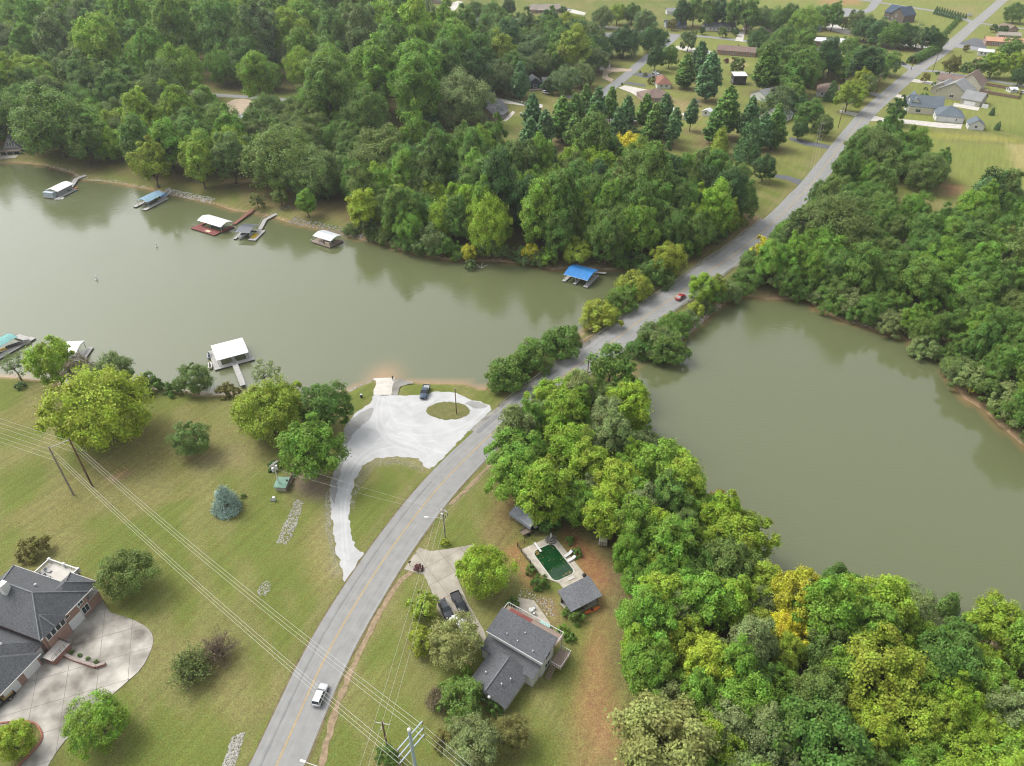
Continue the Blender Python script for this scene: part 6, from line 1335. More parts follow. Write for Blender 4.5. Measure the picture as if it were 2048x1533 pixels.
def dock(name, label, A, B, depth, roofm, deckm, ridge='x', walks=(), zr=1.55, rise=0.6, posts_x=3, posts_y=2):
    """A, B: front corners of the roof; walks: deck rectangles in local metres"""
    A = Vector((A[0], A[1], 0)); B = Vector((B[0], B[1], 0)); L = (B-A).length; t = thing(name, label, 'boat dock', (A.x, A.y, WZ), math.atan2(B.y-A.y, B.x-A.x)); e = zr-WZ; D = depth
    for (x0, x1, y0, y1) in walks:
        w = obj('walkway', MB().box(x0, x1, y0, y1, 0.32, 0.48), deckm, t)
        n = max(1, int(max(x1-x0, y1-y0)/3))
        for k in range(n):
            if x1-x0 > y1-y0: a, b = x0+(x1-x0)*k/n+.15, x0+(x1-x0)*(k+1)/n-.15; obj('float', MB().box(a, b, y0+.08, y1-.08, -.3, .31), FLOATM, w)
            else: a, b = y0+(y1-y0)*k/n+.15, y0+(y1-y0)*(k+1)/n-.15; obj('float', MB().box(x0+.08, x1-.08, a, b, -.3, .31), FLOATM, w)
    for i in range(posts_x):
        for j in range(posts_y):
            x = .3+(L-.6)*i/(posts_x-1); y = .3+(D-.6)*j/(posts_y-1); obj('post', MB().box(x-.06, x+.06, y-.06, y+.06, .3, e+.02), GALV, t)
    mb = MB(); n = 14; prof = []
    for k in range(5):
        s = k/4; prof.append((s, e+rise*(1-abs(2*s-1)**1.25)))
    for (s0, z0), (s1, z1) in zip(prof, prof[1:]):
        if ridge == 'x': mb.slab([(0, D*s0, z0), (L, D*s0, z0), (L, D*s1, z1), (0, D*s1, z1)], .06)
        else: mb.slab([(L*s0, 0, z0), (L*s1, 0, z1), (L*s1, D, z1), (L*s0, D, z0)], .06)
    rf = obj('roof', mb, roofm, t); mb = MB(); q = (L if ridge == 'x' else D); m = int(q/0.9)
    for k in range(m+1):
        a = q*k/m
        for (s0, z0), (s1, z1) in zip(prof, prof[1:]):
            if ridge == 'x': mb.tube((a, D*s0, z0+.02), (a, D*s1, z1+.02), .03, n=4, cap=False)
            else: mb.tube((L*s0, a, z0+.02), (L*s1, a, z1+.02), .03, n=4, cap=False)
    obj('roof_rib', mb, roofm, rf)
    mb = MB()
    for (x0, y0, x1, y1) in ((0,0,L,0), (L,0,L,D), (L,D,0,D), (0,D,0,0)): mb.tube((x0, y0, e-.03), (x1, y1, e-.03), .07, n=4)
    obj('eave_beam', mb, GALV, t)
    return t, L
def gangway(name, label, P, w, m, z0=-0.7, z1=-0.15, rail=True):
    P = [Vector((p[0], p[1], z0+(z1-z0)*i/(len(P)-1))) for i, p in enumerate(P)]; t = thing(name, label, 'gangway', P[0]); o = P[0]; N = normals2(P); mb = MB()
    for i in range(len(P)-1):
        a, b = P[i]-o, P[i+1]-o; mb.slab([a-N[i]*w/2, a+N[i]*w/2, b+N[i+1]*w/2, b-N[i+1]*w/2], .12)
    obj('walkway', mb, m, t)
    if rail:
        for s in (-1, 1):
            mb = MB(); mb.path([p-o+n*s*w/2+Vector((0, 0, 1.0)) for p, n in zip(P, N)], .035, 5)
            S = along(P); k = 0.0
            while k <= S[-1]:
                i = max(j for j in range(len(P)-1) if S[j] <= k+1e-6); f = (k-S[i])/max(1e-6, S[i+1]-S[i]); p = P[i].lerp(P[i+1], min(1, f))-o+N[i]*s*w/2; mb.tube(p, p+Vector((0, 0, 1)), .03, n=4); k += 2.0
            obj('hand_rail', mb, GALV, t)
    return t
def boat(label, pos, rz, length=6.0, w=2.2, hull=None, cover=None, name='motor_boat', cat='boat', group=None, z=None):
    t = thing(name, label, cat, (pos[0], pos[1], WZ if z is None else z), rz, group); n = 10; H = 0.75; vs = []; sc = length
    for k in range(n+1):
        s = k/n; x = -sc/2+sc*s; hw = w/2*(1 if s < .55 else math.sqrt(max(0.0, 1-((s-.55)/.45)**2))*0.98+.02); zz = H+0.25*s*s
        vs += [(x, -hw, zz), (x, -hw*.75, .0), (x, 0, -.2+.25*max(0, s-.7)), (x, hw*.75, .0), (x, hw, zz)]
    fs = [(k*5+j, k*5+j+1, (k+1)*5+j+1, (k+1)*5+j) for k in range(n) for j in range(4)]+[(0, 4, 3, 2, 1)]
    obj('hull', MB().add(vs, fs), hull or WTRIM, t, True)
    vs = []
    for k in range(n+1):
        s = k/n; x = -sc/2+sc*s*.985+.03; hw = w/2*.96*(1 if s < .55 else math.sqrt(max(0.0, 1-((s-.55)/.45)**2))*0.98+.02); zz = H+0.25*s*s+.015; up = .0 if cover is None else .28*math.sin(min(1, s*1.3)*math.pi)
        vs += [(x, -hw, zz), (x, -hw*.5, zz+up), (x, hw*.5, zz+up), (x, hw, zz)]
    obj('cover' if cover else 'deck', MB().add(vs, [(k*4+j, (k+1)*4+j, (k+1)*4+j+1, k*4+j+1) for k in range(n) for j in range(3)]), cover or GREYDECK, t)
    if cover is None:
        obj('windscreen', MB().slab([(sc*.08,-w*.36,H+.1),(sc*.08,w*.36,H+.1),(sc*-.02,w*.33,H+.6),(sc*-.02,-w*.33,H+.6)], .03), GLASS, t)
        for s in (-1, 1): obj('seat', MB().box(-sc*.2, -sc*.08, s*w*.2-.25, s*w*.2+.25, H+.03, H+.5), W_GREY, t)
    obj('outboard_motor', MB().box(-sc/2-.45, -sc/2-.02, -.2, .2, .3, 1.15), IRON, t); return t
def jetski(label, pos, rz, c):
    t = thing('jet_ski', label, 'jet ski', (pos[0], pos[1], WZ+.35), rz); n = 8; vs = []
    for k in range(n+1):
        s = k/n; x = -1.5+3.0*s; hw = .55*(1 if s < .5 else math.sqrt(max(0, 1-((s-.5)/.5)**2))+.03); vs += [(x, -hw, .35+.2*s), (x, -hw*.7, -.1), (x, hw*.7, -.1), (x, hw, .35+.2*s)]
    obj('hull', MB().add(vs, [(k*4+j, k*4+j+1, (k+1)*4+j+1, (k+1)*4+j) for k in range(n) for j in range(3)]+[(k*4+3, k*4, (k+1)*4, (k+1)*4+3) for k in range(n)]+[(0, 3, 2, 1)]), c, t)
    obj('seat', MB().path([(-1.2,0,.55), (-.4,0,.72), (.3,0,.72)], [.2,.2,.14], 6), IRON, t); obj('handlebar', MB().tube((.45,-.35,.95), (.45,.35,.95), .04, n=5).tube((.65,0,.5), (.45,0,.95), .1, n=6), IRON, t)
def W(u, v, z=WZ): return G(u, v, z)
# 1 white two-slip dock
t, L = dock('boat_dock', 'large white-roofed two-slip dock with a straight gangway on the near shore', G(433,722,1.55), G(497,705,1.55), 9.0, R_WHITE, GREYDECK, 'x', [(-1.2, 10.2, -1.0, 0.5), (-1.2, 1.2, .55, 9), (4.2, 5.2, .55, 8.4), (8.2, 9.4, .55, 9), (-1.2, 9.4, 9.05, 10)], rise=.5)
gangway('gangway', 'straight grey gangway to the white-roofed two-slip dock', [(-82.0, 171.6), (-78.8, 165.6), (-75.6, 159.6)], 1.5, GREYDECK)
jetski('black and white jet ski moored left of the white-roofed dock', W(419,714), R(110), mat('jet_grey', (0.3, 0.32, 0.34), 0.3)); jetski('white jet ski under a cover left of the white-roofed dock', W(421,734), R(110), mat('jet_white', (0.62, 0.58, 0.5), 0.4))
# 2 blue dock
t, L = dock('boat_dock', 'bright blue-roofed dock with three finger piers by the causeway', G(1127,549,1.55), G(1175,562,1.55), 9.0, R_BLUE, GREYDECK, 'x', [(-.2, 1.1, -.6, 8.4), (4.0, 5.2, -.6, 8.4), (8.0, 9.6, -.6, 8.4), (-.2, 9.6, 8.45, 9.3)], rise=1.0)
gangway('gangway', 'short walkway behind the blue-roofed dock', [(29.6, 227.6), (33.5, 226.0)], 1.1, GREYDECK, rail=False)
# 3 white roof, red deck
t, L = dock('boat_dock', 'white-roofed dock with a dark red front deck', G(394,441,1.55), G(441,455,1.55), 6.3, R_WHITE, REDDECK, 'x', [(-1.0, 12.6, -3.2, .8), (-.8, .6, .85, 6.5), (11.6, 13.2, .85, 6.5)], rise=.9)
gangway('gangway', 'long brown gangway behind the red-decked dock', [(-112.5, 268.5), G(507,420,-.5)[:2]], 1.7, mat('brown_deck', (0.20, 0.09, 0.06), .85), rail=False); boat('covered boat inside the red-decked dock', (-118.5, 267.2), R(-30), 6.0, 2.2, W_GREY, W_NAVY); obj('swim_mat', MB().cbox((-120.6, 261.9, WZ+.53), (2.4, 1.3, .08), R(-30)), mat('cream_mat', (0.6, 0.5, 0.33), .8)); tag(bpy.data.objects['swim_mat'], 'cream mat lying on the dark red dock deck', 'mat')
# 4 dark roof with yellow mat
t, L = dock('boat_dock', 'dark grey-roofed dock with a yellow mat on its right deck', G(470,464,1.55), G(499,466,1.55), 7.6, R_DARK, GREYDECK, 'x', [(-.6, .5, -1.4, 7.4), (5.6, 8.6, -1.6, 7.6), (.5, 5.6, 6.9, 7.6)], rise=.7)
boat('open white boat in the dark-roofed dock', (-105.6, 258.2), R(-98), 6.4, 2.2); o = obj('floating_mat', MB().cbox((-100.9, 257.6, WZ+.53), (1.8, 4.2, .07), R(-8)), mat('yellow_foam', (0.62, 0.40, 0.02), .7)); tag(o, 'yellow foam mat on the deck of the dark-roofed dock', 'mat')
gangway('gangway', 'curved white gangway from the dark-roofed dock to the bank', [(-100.5, 263.5), G(530,440,-.6)[:2], G(548,430,-.4)[:2], G(565,422,-.2)[:2], G(585,415)[:2]], 1.6, GREYDECK)
# 5 pavilion dock
t, L = dock('boat_dock', 'pale-roofed pavilion dock moored off the wooded far bank', G(625,472,1.55), G(661,483,1.55), 6.2, R_PALE, DECKW, 'x', [(-.8, 9.2, -.8, 3.2), (6.6, 9.6, 3.25, 6.4)], rise=.7); obj('tan_panel', MB().box(6.4, 8.6, -.3, .2, .48, 1.9), TANB, t); obj('deck_rail', MB().tube((-.7,-.7,1.3), (6.2,-.7,1.3), .05, n=5).tube((-.7,-.7,1.3), (-.7,3.1,1.3), .05, n=5).tube((-.7,-.7,.4), (-.7,-.7,1.3), .05, n=5).tube((3,-.7,.4), (3,-.7,1.3), .05, n=5), WTRIM, t)
# 6 light blue roof
t, L = dock('boat_dock', 'light blue arched-roof dock on the far shore', G(272,401,1.55), G(295,405,1.55), 10.4, R_SKY, GREYDECK, 'y', [(-1.2, .6, -1.6, 9.6), (5.0, 7.0, -2.8, 10.2)], rise=.9); boat('boat parked inside the light blue arched dock', (-156.3, 292.5), R(-108), 6.2, 2.2); gangway('gangway', 'short gangway behind the light blue arched dock', [(-151.8, 296.5), G(346,381,-.4)[:2]], 1.4, GREYDECK, rail=False)
o = obj('float_raft', MB().cbox((*W(326,400)[:2], WZ+.12), (4.2, 2.4, .3), R(70)), GREYDECK); tag(o, 'small pale raft beside the light blue arched dock', 'raft'); boat('boat under a bright blue cover by the light blue dock', W(328,394), R(70), 4.2, 1.9, W_GREY, R_BLUE)
# 7 white roof with box
t, L = dock('boat_dock', 'white arched-roof dock with a grey box room, leftmost on the far shore', G(90,381,1.55), G(115,384,1.55), 9.6, R_WHITE, GREYDECK, 'y', [(-.4, .6, -.4, 9), (5.6, 7.8, -1.2, 9.4), (-.4, 6.0, -2.0, -.45)], rise=.9); obj('box_room', MB().box(.2, 5.0, -1.8, .6, .48, 2.6), mat('pale_blue_panel', (0.40, 0.46, 0.50), .7), t); obj('side_panel', MB().box(5.5, 5.6, .3, 9.2, .48, 2.3), W_GREY, t)
gangway('gangway', 'ramp with rails behind the leftmost far dock', [(-197.8, 306.5), G(152,358,-.4)[:2], G(171,350)[:2]], 2.2, GREYDECK)
o = obj('swim_raft', MB().cbox((*W(119,398)[:2], WZ+.1), (3.6, 1.8, .3), R(10)), WTRIM); tag(o, 'white swim raft floating before the leftmost far dock', 'raft'); jetski('grey jet ski on a white float by the leftmost far dock', W(142,385), R(60), W_GREY)
def kayak(label, p, rz, c, L=3.4):
    mb = MB(); vs = []; n = 10
    for k in range(n+1):
        s = k/n*2-1; hw = .38*math.sqrt(max(0, 1-s*s))+.01; vs += [(s*L/2, -hw, .25), (s*L/2, 0, .02), (s*L/2, hw, .25), (s*L/2, 0, .36)]
    mb.add(vs, [(k*4+j, k*4+(j+1) % 4, (k+1)*4+(j+1) % 4, (k+1)*4+j) for k in range(n) for j in range(4)]); t = thing('kayak', label, 'kayak', p, rz); obj('hull', mb, c, t); obj('seat_well', MB().tube((0, 0, .33), (0, 0, .39), .3, n=10), IRON, t)
ORG = mat('orange_plastic', (0.62, 0.13, 0.02), .4, .1); kayak('orange kayak beside the leftmost far dock', (*W(150,379)[:2], WZ+.3), R(60), ORG); kayak('orange kayak lying beside the pool house', G(1184,1222), R(25), ORG, 3.6)
# 8, 9 at the left edge
t, L = dock('boat_dock', 'teal-roofed dock cut by the left edge of the picture', W(-60,727,1.55), W(35,674,1.55), 4.6, R_TEAL, GREYDECK, 'x', [(6, 19, -1.8, .4), (16.6, 18.6, .45, 5)], rise=.5); boat('dark-covered white boat beside the teal-roofed dock', W(40,692), R(38), 6.2, 2.3, WTRIM, W_DARK); o = obj('floating_mat', MB().cbox((*W(8,702)[:2], WZ+.5), (4.4, 1.5, .08), R(35)), mat('yellow_foam', (0.62, 0.40, 0.02), .7)); tag(o, 'yellow mat on the dock at the left edge', 'mat')
t, L = dock('boat_dock', 'white-roofed dock half hidden behind the lime tree', W(112,708,1.55), W(152,706,1.55), 6.5, R_WHITE, GREYDECK, 'x', [(-.5, 8, -1, .4), (6, 7.5, .45, 6.4)], rise=.6)
for (u, v, l) in ((193,560,'white marker buoy floating nearer the camera on the open lake'), (313,494,'white marker buoy floating farther out on the open lake')):
    t = thing('marker_buoy', l, 'buoy', W(u, v), 0.4, 'white marker buoys on the lake'); obj('float', MB().tube((0, 0, -.3), (0, 0, .25), .42, n=10), WTRIM, t); obj('spar', MB().tube((0, 0, .25), (.15, .1, 1.5), .2, .16, 8), WTRIM, t)

# ---------------------------------------------------------------- vehicles
TYRE = mat('tyre', (0.02, 0.02, 0.02), .9); RIM = mat('rim', (0.35, 0.36, 0.37), .35, .1, metal=.7); LAMP = mat('headlamp', (0.6, 0.6, 0.58), .2); TAIL = mat('tail_lamp', (0.30, 0.02, 0.02), .3)
def paint(name, c, rough=0.25): return mat(name, c, rough, .05, .5, spec=.6)
def loft(sec):
    """sec: (x, half width, z low, z high) rings of a rounded box"""
    vs = []; m = 12
    for x, w, a, b in sec:
        h = b-a; vs += [(x, -w*.93, a), (x, -w, a+h*.25), (x, -w, a+h*.7), (x, -w*.93, a+h*.93), (x, -w*.75, b), (x, -w*.2, b+.01), (x, w*.2, b+.01), (x, w*.75, b), (x, w*.93, a+h*.93), (x, w, a+h*.7), (x, w, a+h*.25), (x, w*.93, a)]
    n = len(sec); fs = [(k*m+j, k*m+(j+1) % m, (k+1)*m+(j+1) % m, (k+1)*m+j) for k in range(n-1) for j in range(m)]
    return MB().add(vs, fs+[tuple(range(m-1, -1, -1)), tuple(range((n-1)*m, n*m))])
def vehicle(kind, name, label, cat, pos, rz, col, bed=None):
    t = thing(name, label, cat, pos, rz)
    if kind == 'sedan': Ln, w, sec, cb = 4.6, .91, [(-2.3,.78,.4,.78),(-2.15,.86,.28,.92),(-1.2,.91,.25,.95),(.9,.91,.25,.93),(1.8,.88,.27,.80),(2.2,.78,.32,.68),(2.3,.7,.38,.6)], (-1.75, 1.05, -1.0, .25, .93, 1.43)
    elif kind == 'suv': Ln, w, sec, cb = 4.7, .94, [(-2.35,.84,.45,1.0),(-2.25,.92,.32,1.1),(-1,.94,.28,1.08),(1.0,.94,.28,1.05),(1.95,.92,.32,.98),(2.3,.82,.38,.85),(2.36,.75,.42,.75)], (-2.25, 1.05, -1.95, .35, 1.05, 1.70)
    else: Ln, w, sec, cb = 5.7, .98, [(-.75,.97,.42,1.15),(1.0,.98,.4,1.12),(2.3,.97,.42,1.08),(2.75,.88,.45,.98),(2.85,.8,.5,.85)], (-.75, 1.25, -.55, .55, 1.12, 1.82)
    body = obj('body', loft(sec), col, t, True)
    bx0, bx1, tx0, tx1, z0, z1 = cb; bw, tw = w*.93, w*.74
    V = [(bx0,-bw,z0-.06),(bx1,-bw,z0-.06),(bx1,bw,z0-.06),(bx0,bw,z0-.06),(tx0,-tw,z1),(tx1,-tw,z1),(tx1,tw,z1),(tx0,tw,z1)]
    obj('cabin', MB().add(V, [(0,3,2,1),(4,5,6,7),(0,1,5,4),(1,2,6,5),(2,3,7,6),(3,0,4,7)]), col, t)
    def glass(nm, idx, ins=.1, off=.02):
        P = [Vector(V[i]) for i in idx]; c = sum(P, Vector())/4; n = (P[1]-P[0]).cross(P[2]-P[0]).normalized(); P = [p.lerp(c, ins)+n*off for p in P]
        obj(nm, MB().slab(P, .015), GLASS, t)
    glass('windscreen', (1, 2, 6, 5)); glass('rear_window', (3, 0, 4, 7)); glass('side_window', (0, 1, 5, 4), .13); glass('side_window', (2, 3, 7, 6), .13)
    if kind == 'pickup':
        obj('bed', MB().box(-2.85, -.78, -.96, -.88, .45, 1.12).box(-2.85, -.78, .88, .96, .45, 1.12).box(-2.85, -2.78, -.87, .87, .45, 1.12).box(-2.85, -.78, -.87, .87, .45, .62), col, t)
        if bed: obj('bed_load', MB().box(-2.7, -.9, -.8, .8, .63, .95), bed, t)
    wx = (1.42, -1.38) if kind != 'pickup' else (1.85, -1.75); r = .34 if kind == 'sedan' else .39
    for x in wx:
        for s in (-1, 1):
            wh = obj('wheel', MB().tube((x, s*(w-.2), r), (x, s*(w+.02), r), r, n=14), TYRE, t); obj('rim', MB().tube((x, s*(w+.0), r), (x, s*(w+.03), r), r*.62, n=12), RIM, wh)
    fx, rx_ = sec[-1][0], sec[0][0] if kind != 'pickup' else -2.86
    for s in (-1, 1):
        obj('headlight', MB().box(fx-.16, fx+.02, s*w*.62-.16, s*w*.62+.16, .62, .76), LAMP, t); obj('tail_light', MB().box(rx_-.02, rx_+.1, s*w*.78-.12, s*w*.78+.12, .78, .98), TAIL, t); obj('mirror', MB().box(bx1-.45, bx1-.25, s*(w+.02)-.09, s*(w+.02)+.09, z0+.02, z0+.18), IRON, t)
    obj('bumper', MB().box(fx-.05, fx+.06, -w*.8, w*.8, .36, .52), IRON, t); return t
def road_at(u, v, off):
    p = G(u, v); i = min(range(1, len(MAINC)-1), key=lambda k: (MAINC[k]-p).length); d = (MAINC[i+1]-MAINC[i-1]).normalized(); n = Vector((-d.y, d.x, 0))
    return MAINC[i]+d*((p-MAINC[i]).dot(d))+n*off+Vector((0, 0, .04)), math.atan2(d.y, d.x)
p, a = road_at(647,1395,-2.4); sv = vehicle('suv', 'silver_suv', 'silver white estate car driving on the road under the wires', 'car', p, a, paint('silver_paint', (0.50, 0.51, 0.52))); sv.scale = (.9, .9, .9)
p, a = road_at(1362,598,-2.1); vehicle('sedan', 'red_car', 'red car driving along the causeway', 'car', p, a, paint('red_paint', (0.30, 0.012, 0.016)))
def two(a, b): A, B = G(*a), G(*b); return (A+B)/2, math.atan2(B.y-A.y, B.x-A.x)
p, a = two((853,779),(847,797)); vehicle('pickup', 'blue_pickup', 'dark blue pickup truck parked on the grass edge by the boat ramp', 'pickup truck', p, a, paint('navy_paint', (0.035, 0.06, 0.10)), W_GREY)
p, a = two((908,1189),(932,1236)); vehicle('pickup', 'black_pickup', 'black pickup truck parked on the concrete driveway', 'pickup truck', p+Vector((0, 0, .07)), a, paint('black_paint', (0.018, 0.02, 0.024)), FLOATM)
p, a = two((882,1204),(900,1240)); vehicle('sedan', 'grey_sedan', 'dark grey sedan parked left of the black pickup truck', 'car', p+Vector((0, 0, .07)), a, paint('graphite_paint', (0.035, 0.042, 0.05)))
p, a = two((12,1400),(-18,1425)); vehicle('pickup', 'loaded_pickup', 'black pickup with a yellow load cut by the left edge', 'pickup truck', p+Vector((0, 0, .07)), a, paint('black_paint', (0.018, 0.02, 0.024)), mat('yellow_load', (0.55, 0.36, 0.08), .8))
p, a = two((1796,128),(1814,131)); vehicle('suv', 'black_suv', 'black car waiting at the far side street mouth', 'car', p, a, paint('black_paint', (0.018, 0.02, 0.024)))
for (u0, u1, k, l) in [((1306,147),(1316,150),'pickup','white pickup truck on the dark twin drive, farther one'), ((1311,152),(1323,154),'suv','white car on the dark twin drive, nearer one'), ((1204,88),(1220,89),'sedan','white car before the brick house behind dark trees'), ((1534,198),(1544,202),'sedan','white car beside the white gable-fronted outbuilding'), ((1650,48),(1655,54),'suv','red car on the pale loop drive at the top'), ((888,54),(896,60),'suv','white van near the blue pool at the top'), ((1133,20),(1143,22),'suv','white car at the tan-roofed house at the top'), ((1086,186),(1096,190),'suv','white car in front of the navy house'), ((2040,187),(2056,190),'suv','white car at the right edge by the board fence')]:
    p, a = two(u0, u1); vehicle(k, 'red_car' if l.startswith('red') else 'white_car', l, 'pickup truck' if k == 'pickup' else 'car', p+Vector((0, 0, .03)), a, paint('red_paint', (0.30, 0.012, 0.016)) if l.startswith('red') else paint('white_car_paint', (0.6, 0.6, 0.6)))
p, a = two((910,1252),(940,1284)); t = thing('camper', 'white camper trailer half hidden under the tan tree', 'camper', p+Vector((0, 0, .07)), a)
obj('body', loft([(-2.9,1.0,.55,2.4),(-2.8,1.1,.5,2.6),(2.5,1.1,.5,2.6),(2.8,1.05,.6,2.3),(2.9,.9,.8,1.9)]), paint('camper_white', (0.64, 0.64, 0.63), .4), t)
for s in (-1, 1):
    for x in (-2, 0, 2): obj('window', MB().box(x-.5, x+.5, s*1.09-.03, s*1.09+.03, 1.5, 2.1), GLASS, t)
    obj('wheel', MB().tube((-.4, s*.95, .36), (-.4, s*1.15, .36), .36, n=12), TYRE, t)
obj('drawbar', MB().path([(2.8,.7,.6), (4.0,0,.55), (2.8,-.7,.6)], .05, 5), IRON, t)
p, a = two((1040,1072),(1070,1058)); t = thing('utility_trailer', 'small wooden utility trailer parked above the pool fence', 'trailer', p, a); obj('bed', MB().box(-1.6, .9, -.8, .8, .5, .6).box(-1.6, .9, -.8, -.72, .6, .85).box(-1.6, .9, .72, .8, .6, .85), WOOD, t)
for s in (-1, 1): obj('wheel', MB().tube((-.3, s*.84, .33), (-.3, s*1.02, .33), .33, n=12), TYRE, t)
obj('drawbar', MB().path([(.9,.6,.5), (2.2,0,.45), (.9,-.6,.5)], .05, 5), IRON, t)
t = thing('lawn_tractor', 'black and white lawn machine at the end of the utility trailer', 'lawn mower', G(1067,1060), a); obj('deck', MB().box(-.9, .9, -.55, .55, .25, .6), IRON, t); obj('hood', MB().box(.1, .9, -.3, .3, .6, .95), WTRIM, t); obj('seat', MB().box(-.6, -.15, -.25, .25, .61, .8).box(-.68, -.58, -.25, .25, .8, 1.2), IRON, t)
for x in (-.6, .6):
    for s in (-1, 1): obj('wheel', MB().tube((x, s*.5, .25), (x, s*.68, .25), .25, n=10), TYRE, t)
t = thing('shed_trailer', 'half-hidden pale round-topped trailer under the trees behind the pool', 'trailer', G(1206,1084), R(80)); obj('body', loft([(-1.6,.8,.5,1.5),(-1.5,.95,.45,1.9),(1.4,.95,.45,1.9),(1.6,.8,.5,1.5)]), W_SAGE, t); obj('rear_frame', MB().box(-1.68, -1.62, -.06, .06, .5, 1.8).box(-1.68, -1.62, -.5, -.44, .5, 1.7).box(-1.68, -1.62, .44, .5, .5, 1.7), IRON, t)
for s in (-1, 1): obj('wheel', MB().tube((0, s*.9, .33), (0, s*1.05, .33), .33, n=10), TYRE, t)

# ---------------------------------------------------------------- poles, lamps, wires
POLEW = mat('pole_wood', (0.13, 0.075, 0.05), .9, .35, 2.0, stretch=(1, 1, .2)); POLEG = mat('pole_grey', (0.24, 0.21, 0.18), .9, .3, 2.0); POLES = mat('pole_steel', (0.36, 0.42, 0.46), .5, .08); ARM = mat('crossarm', (0.50, 0.48, 0.44), .8, .15); INS = mat('insulator', (0.20, 0.12, 0.09), .4); WIRE = mat('wire_aluminium', (0.50, 0.50, 0.45), .6, .05)
def pole(name, label, base, h, r=.17, m=None, cat='utility pole'):
    t = thing(name, label, cat, base); obj('shaft', MB().tube((0, 0, -.4), (0, 0, h), r, r*.68, 10), m or POLEW, t); return t
def crossarm(t, z, ln, ang, off=0.0, ins=3, m=None):
    d = Vector((math.cos(ang), math.sin(ang), 0)); n = Vector((-d.y, d.x, 0)); c = n*off; a = obj('crossarm', MB().cbox((c.x, c.y, z), (ln, .1, .13), ang), m or ARM, t); out = []
    for k in range(ins):
        p = c+d*(ln*.94)*(k/(ins-1)-.5) if ins > 1 else c
        obj('insulator', MB().tube(p+Vector((0, 0, z+.065)), p+Vector((0, 0, z+.32)), .06, .04, 7), INS, a); out.append(Vector(t.location)+p+Vector((0, 0, z+.32)))
    return out
NW = [0]
def wire(label, pts, sag=1.5, r=.03, group=None):
    P = []
    for a, b in zip(pts, pts[1:]):
        a, b = Vector(a), Vector(b); n = max(8, int((b-a).length/5))
        for k in range(n): s = k/n; P.append(a.lerp(b, s)-Vector((0, 0, sag*4*s*(1-s)*min(1, (b-a).length/60))))
    P.append(Vector(pts[-1])); o = P[0].copy(); w = obj('power_line', MB().path([p-o for p in P], r, 4), WIRE); w.location = o; return tag(w, label, 'power line', group)
# twin-pole transmission structure and the steel pole
ba, bb = G(147,990), G(185,973); hA = 15.0
pA = pole('transmission_pole', 'left wooden pole of the twin-pole power structure on the lawn', ba, hA, .22, POLEG); pB = pole('transmission_pole', 'right wooden pole of the twin-pole power structure on the lawn', bb, hA, .22, POLEW)
d = bb-ba; tb = thing('tie_beam', 'steel tie beam joining the tops of the twin wooden poles', 'crossbeam', ba+Vector((0, 0, hA-.4))); obj('beam', MB().tube((0, 0, 0), d, .09, n=6), ARM, tb)
st = G(818,1460,20.0); st.z = 0; sp = pole('steel_pole', 'tall grey steel power pole at the bottom edge', st, 20.0, .34, POLES); obj('cap', MB().ball((0, 0, 20.0), .3, 10, 6), WTRIM, sp)
out_dir = (Vector((st.x, st.y, 0))-Vector((ba.x, ba.y, 0))).normalized(); side = Vector((-out_dir.y, out_dir.x, 0)); left_dir = (G(-300,758,12)-G(100,905,12)); left_dir.z = 0; left_dir.normalize()
for k, nm in enumerate(('top', 'middle', 'bottom')):
    z = 18.4-1.9*k; aa = math.atan2(side.y, side.x); arm = obj('davit_arm', MB().cbox((0, 0, z), (5.2, .16, .16), aa), POLES, sp)
    for s, base, snm in ((1, bb, 'right'), (-1, ba, 'left')):
        e = side*2.5*s; obj('insulator', MB().tube((e.x, e.y, z-.08), (e.x, e.y, z-.75), .09, n=7), INS, arm)
        q = Vector((st.x, st.y, z-.78))+e; zz = hA-1.6-1.7*k; src = base+Vector((0, 0, zz)); host = pB if s == 1 else pA
        obj('insulator', MB().tube((0, 0, zz), side*.55+Vector((0, 0, zz)), .08, n=7), INS, host); src = src+side*.55
        wire(f'{nm} transmission wire on the {snm} pole of the twin-pole structure', [src+left_dir*190+Vector((0, 0, 1)), src, q, q+out_dir*120], 2.4, .024)
# distribution line along the road
def road_dir(p): i = min(range(1, len(MAINC)-1), key=lambda k: (MAINC[k]-p).length); d = MAINC[i+1]-MAINC[i-1]; return math.atan2(d.y, d.x)
bp = G(778,1510); pB1 = pole('utility_pole', 'wooden power pole in a green shrub at the bottom edge', bp, 10.5, .18, POLEW); w1 = crossarm(pB1, 10.1, 2.6, road_dir(bp)+R(90), ins=3); crossarm(pB1, 9.2, 1.6, road_dir(bp), .15, ins=2)
lp = G(891,1083); pB2 = pole('street_light_pole', 'wooden pole with a white street light arm beside the road', lp, 10.0, .17, POLEG); w2 = crossarm(pB2, 9.6, 2.4, road_dir(lp)+R(90), ins=3); crossarm(pB2, 9.1, 1.8, road_dir(lp), .12, ins=2); crossarm(pB2, 9.1, 1.8, road_dir(lp), -.18, ins=2)
obj('transformer', MB().tube((-.35, .1, 7.6), (-.35, .1, 8.6), .24, n=10), WTRIM, pB2); ar = obj('lamp_arm', MB().path([(0, 0, 7.0), (-1.4, .15, 7.4), (-3.2, .1, 7.5)], .05, 6), WTRIM, pB2); obj('lamp_head', MB().cbox((-3.65, .1, 7.48), (.9, .34, .2)), WTRIM, ar)
obj('switch_box', MB().box(.4, .55, -.1, .1, 7.2, 8.0).box(.8, .95, -.1, .1, 8.0, 8.7), IRON, pB2)
hp = G(1172,790); pB3 = pole('utility_pole', 'power pole hidden among the lime trees at the pond corner', hp, 12.0, .17, POLEW); w3 = crossarm(pB3, 11.6, 2.4, road_dir(hp)+R(90), ins=3)
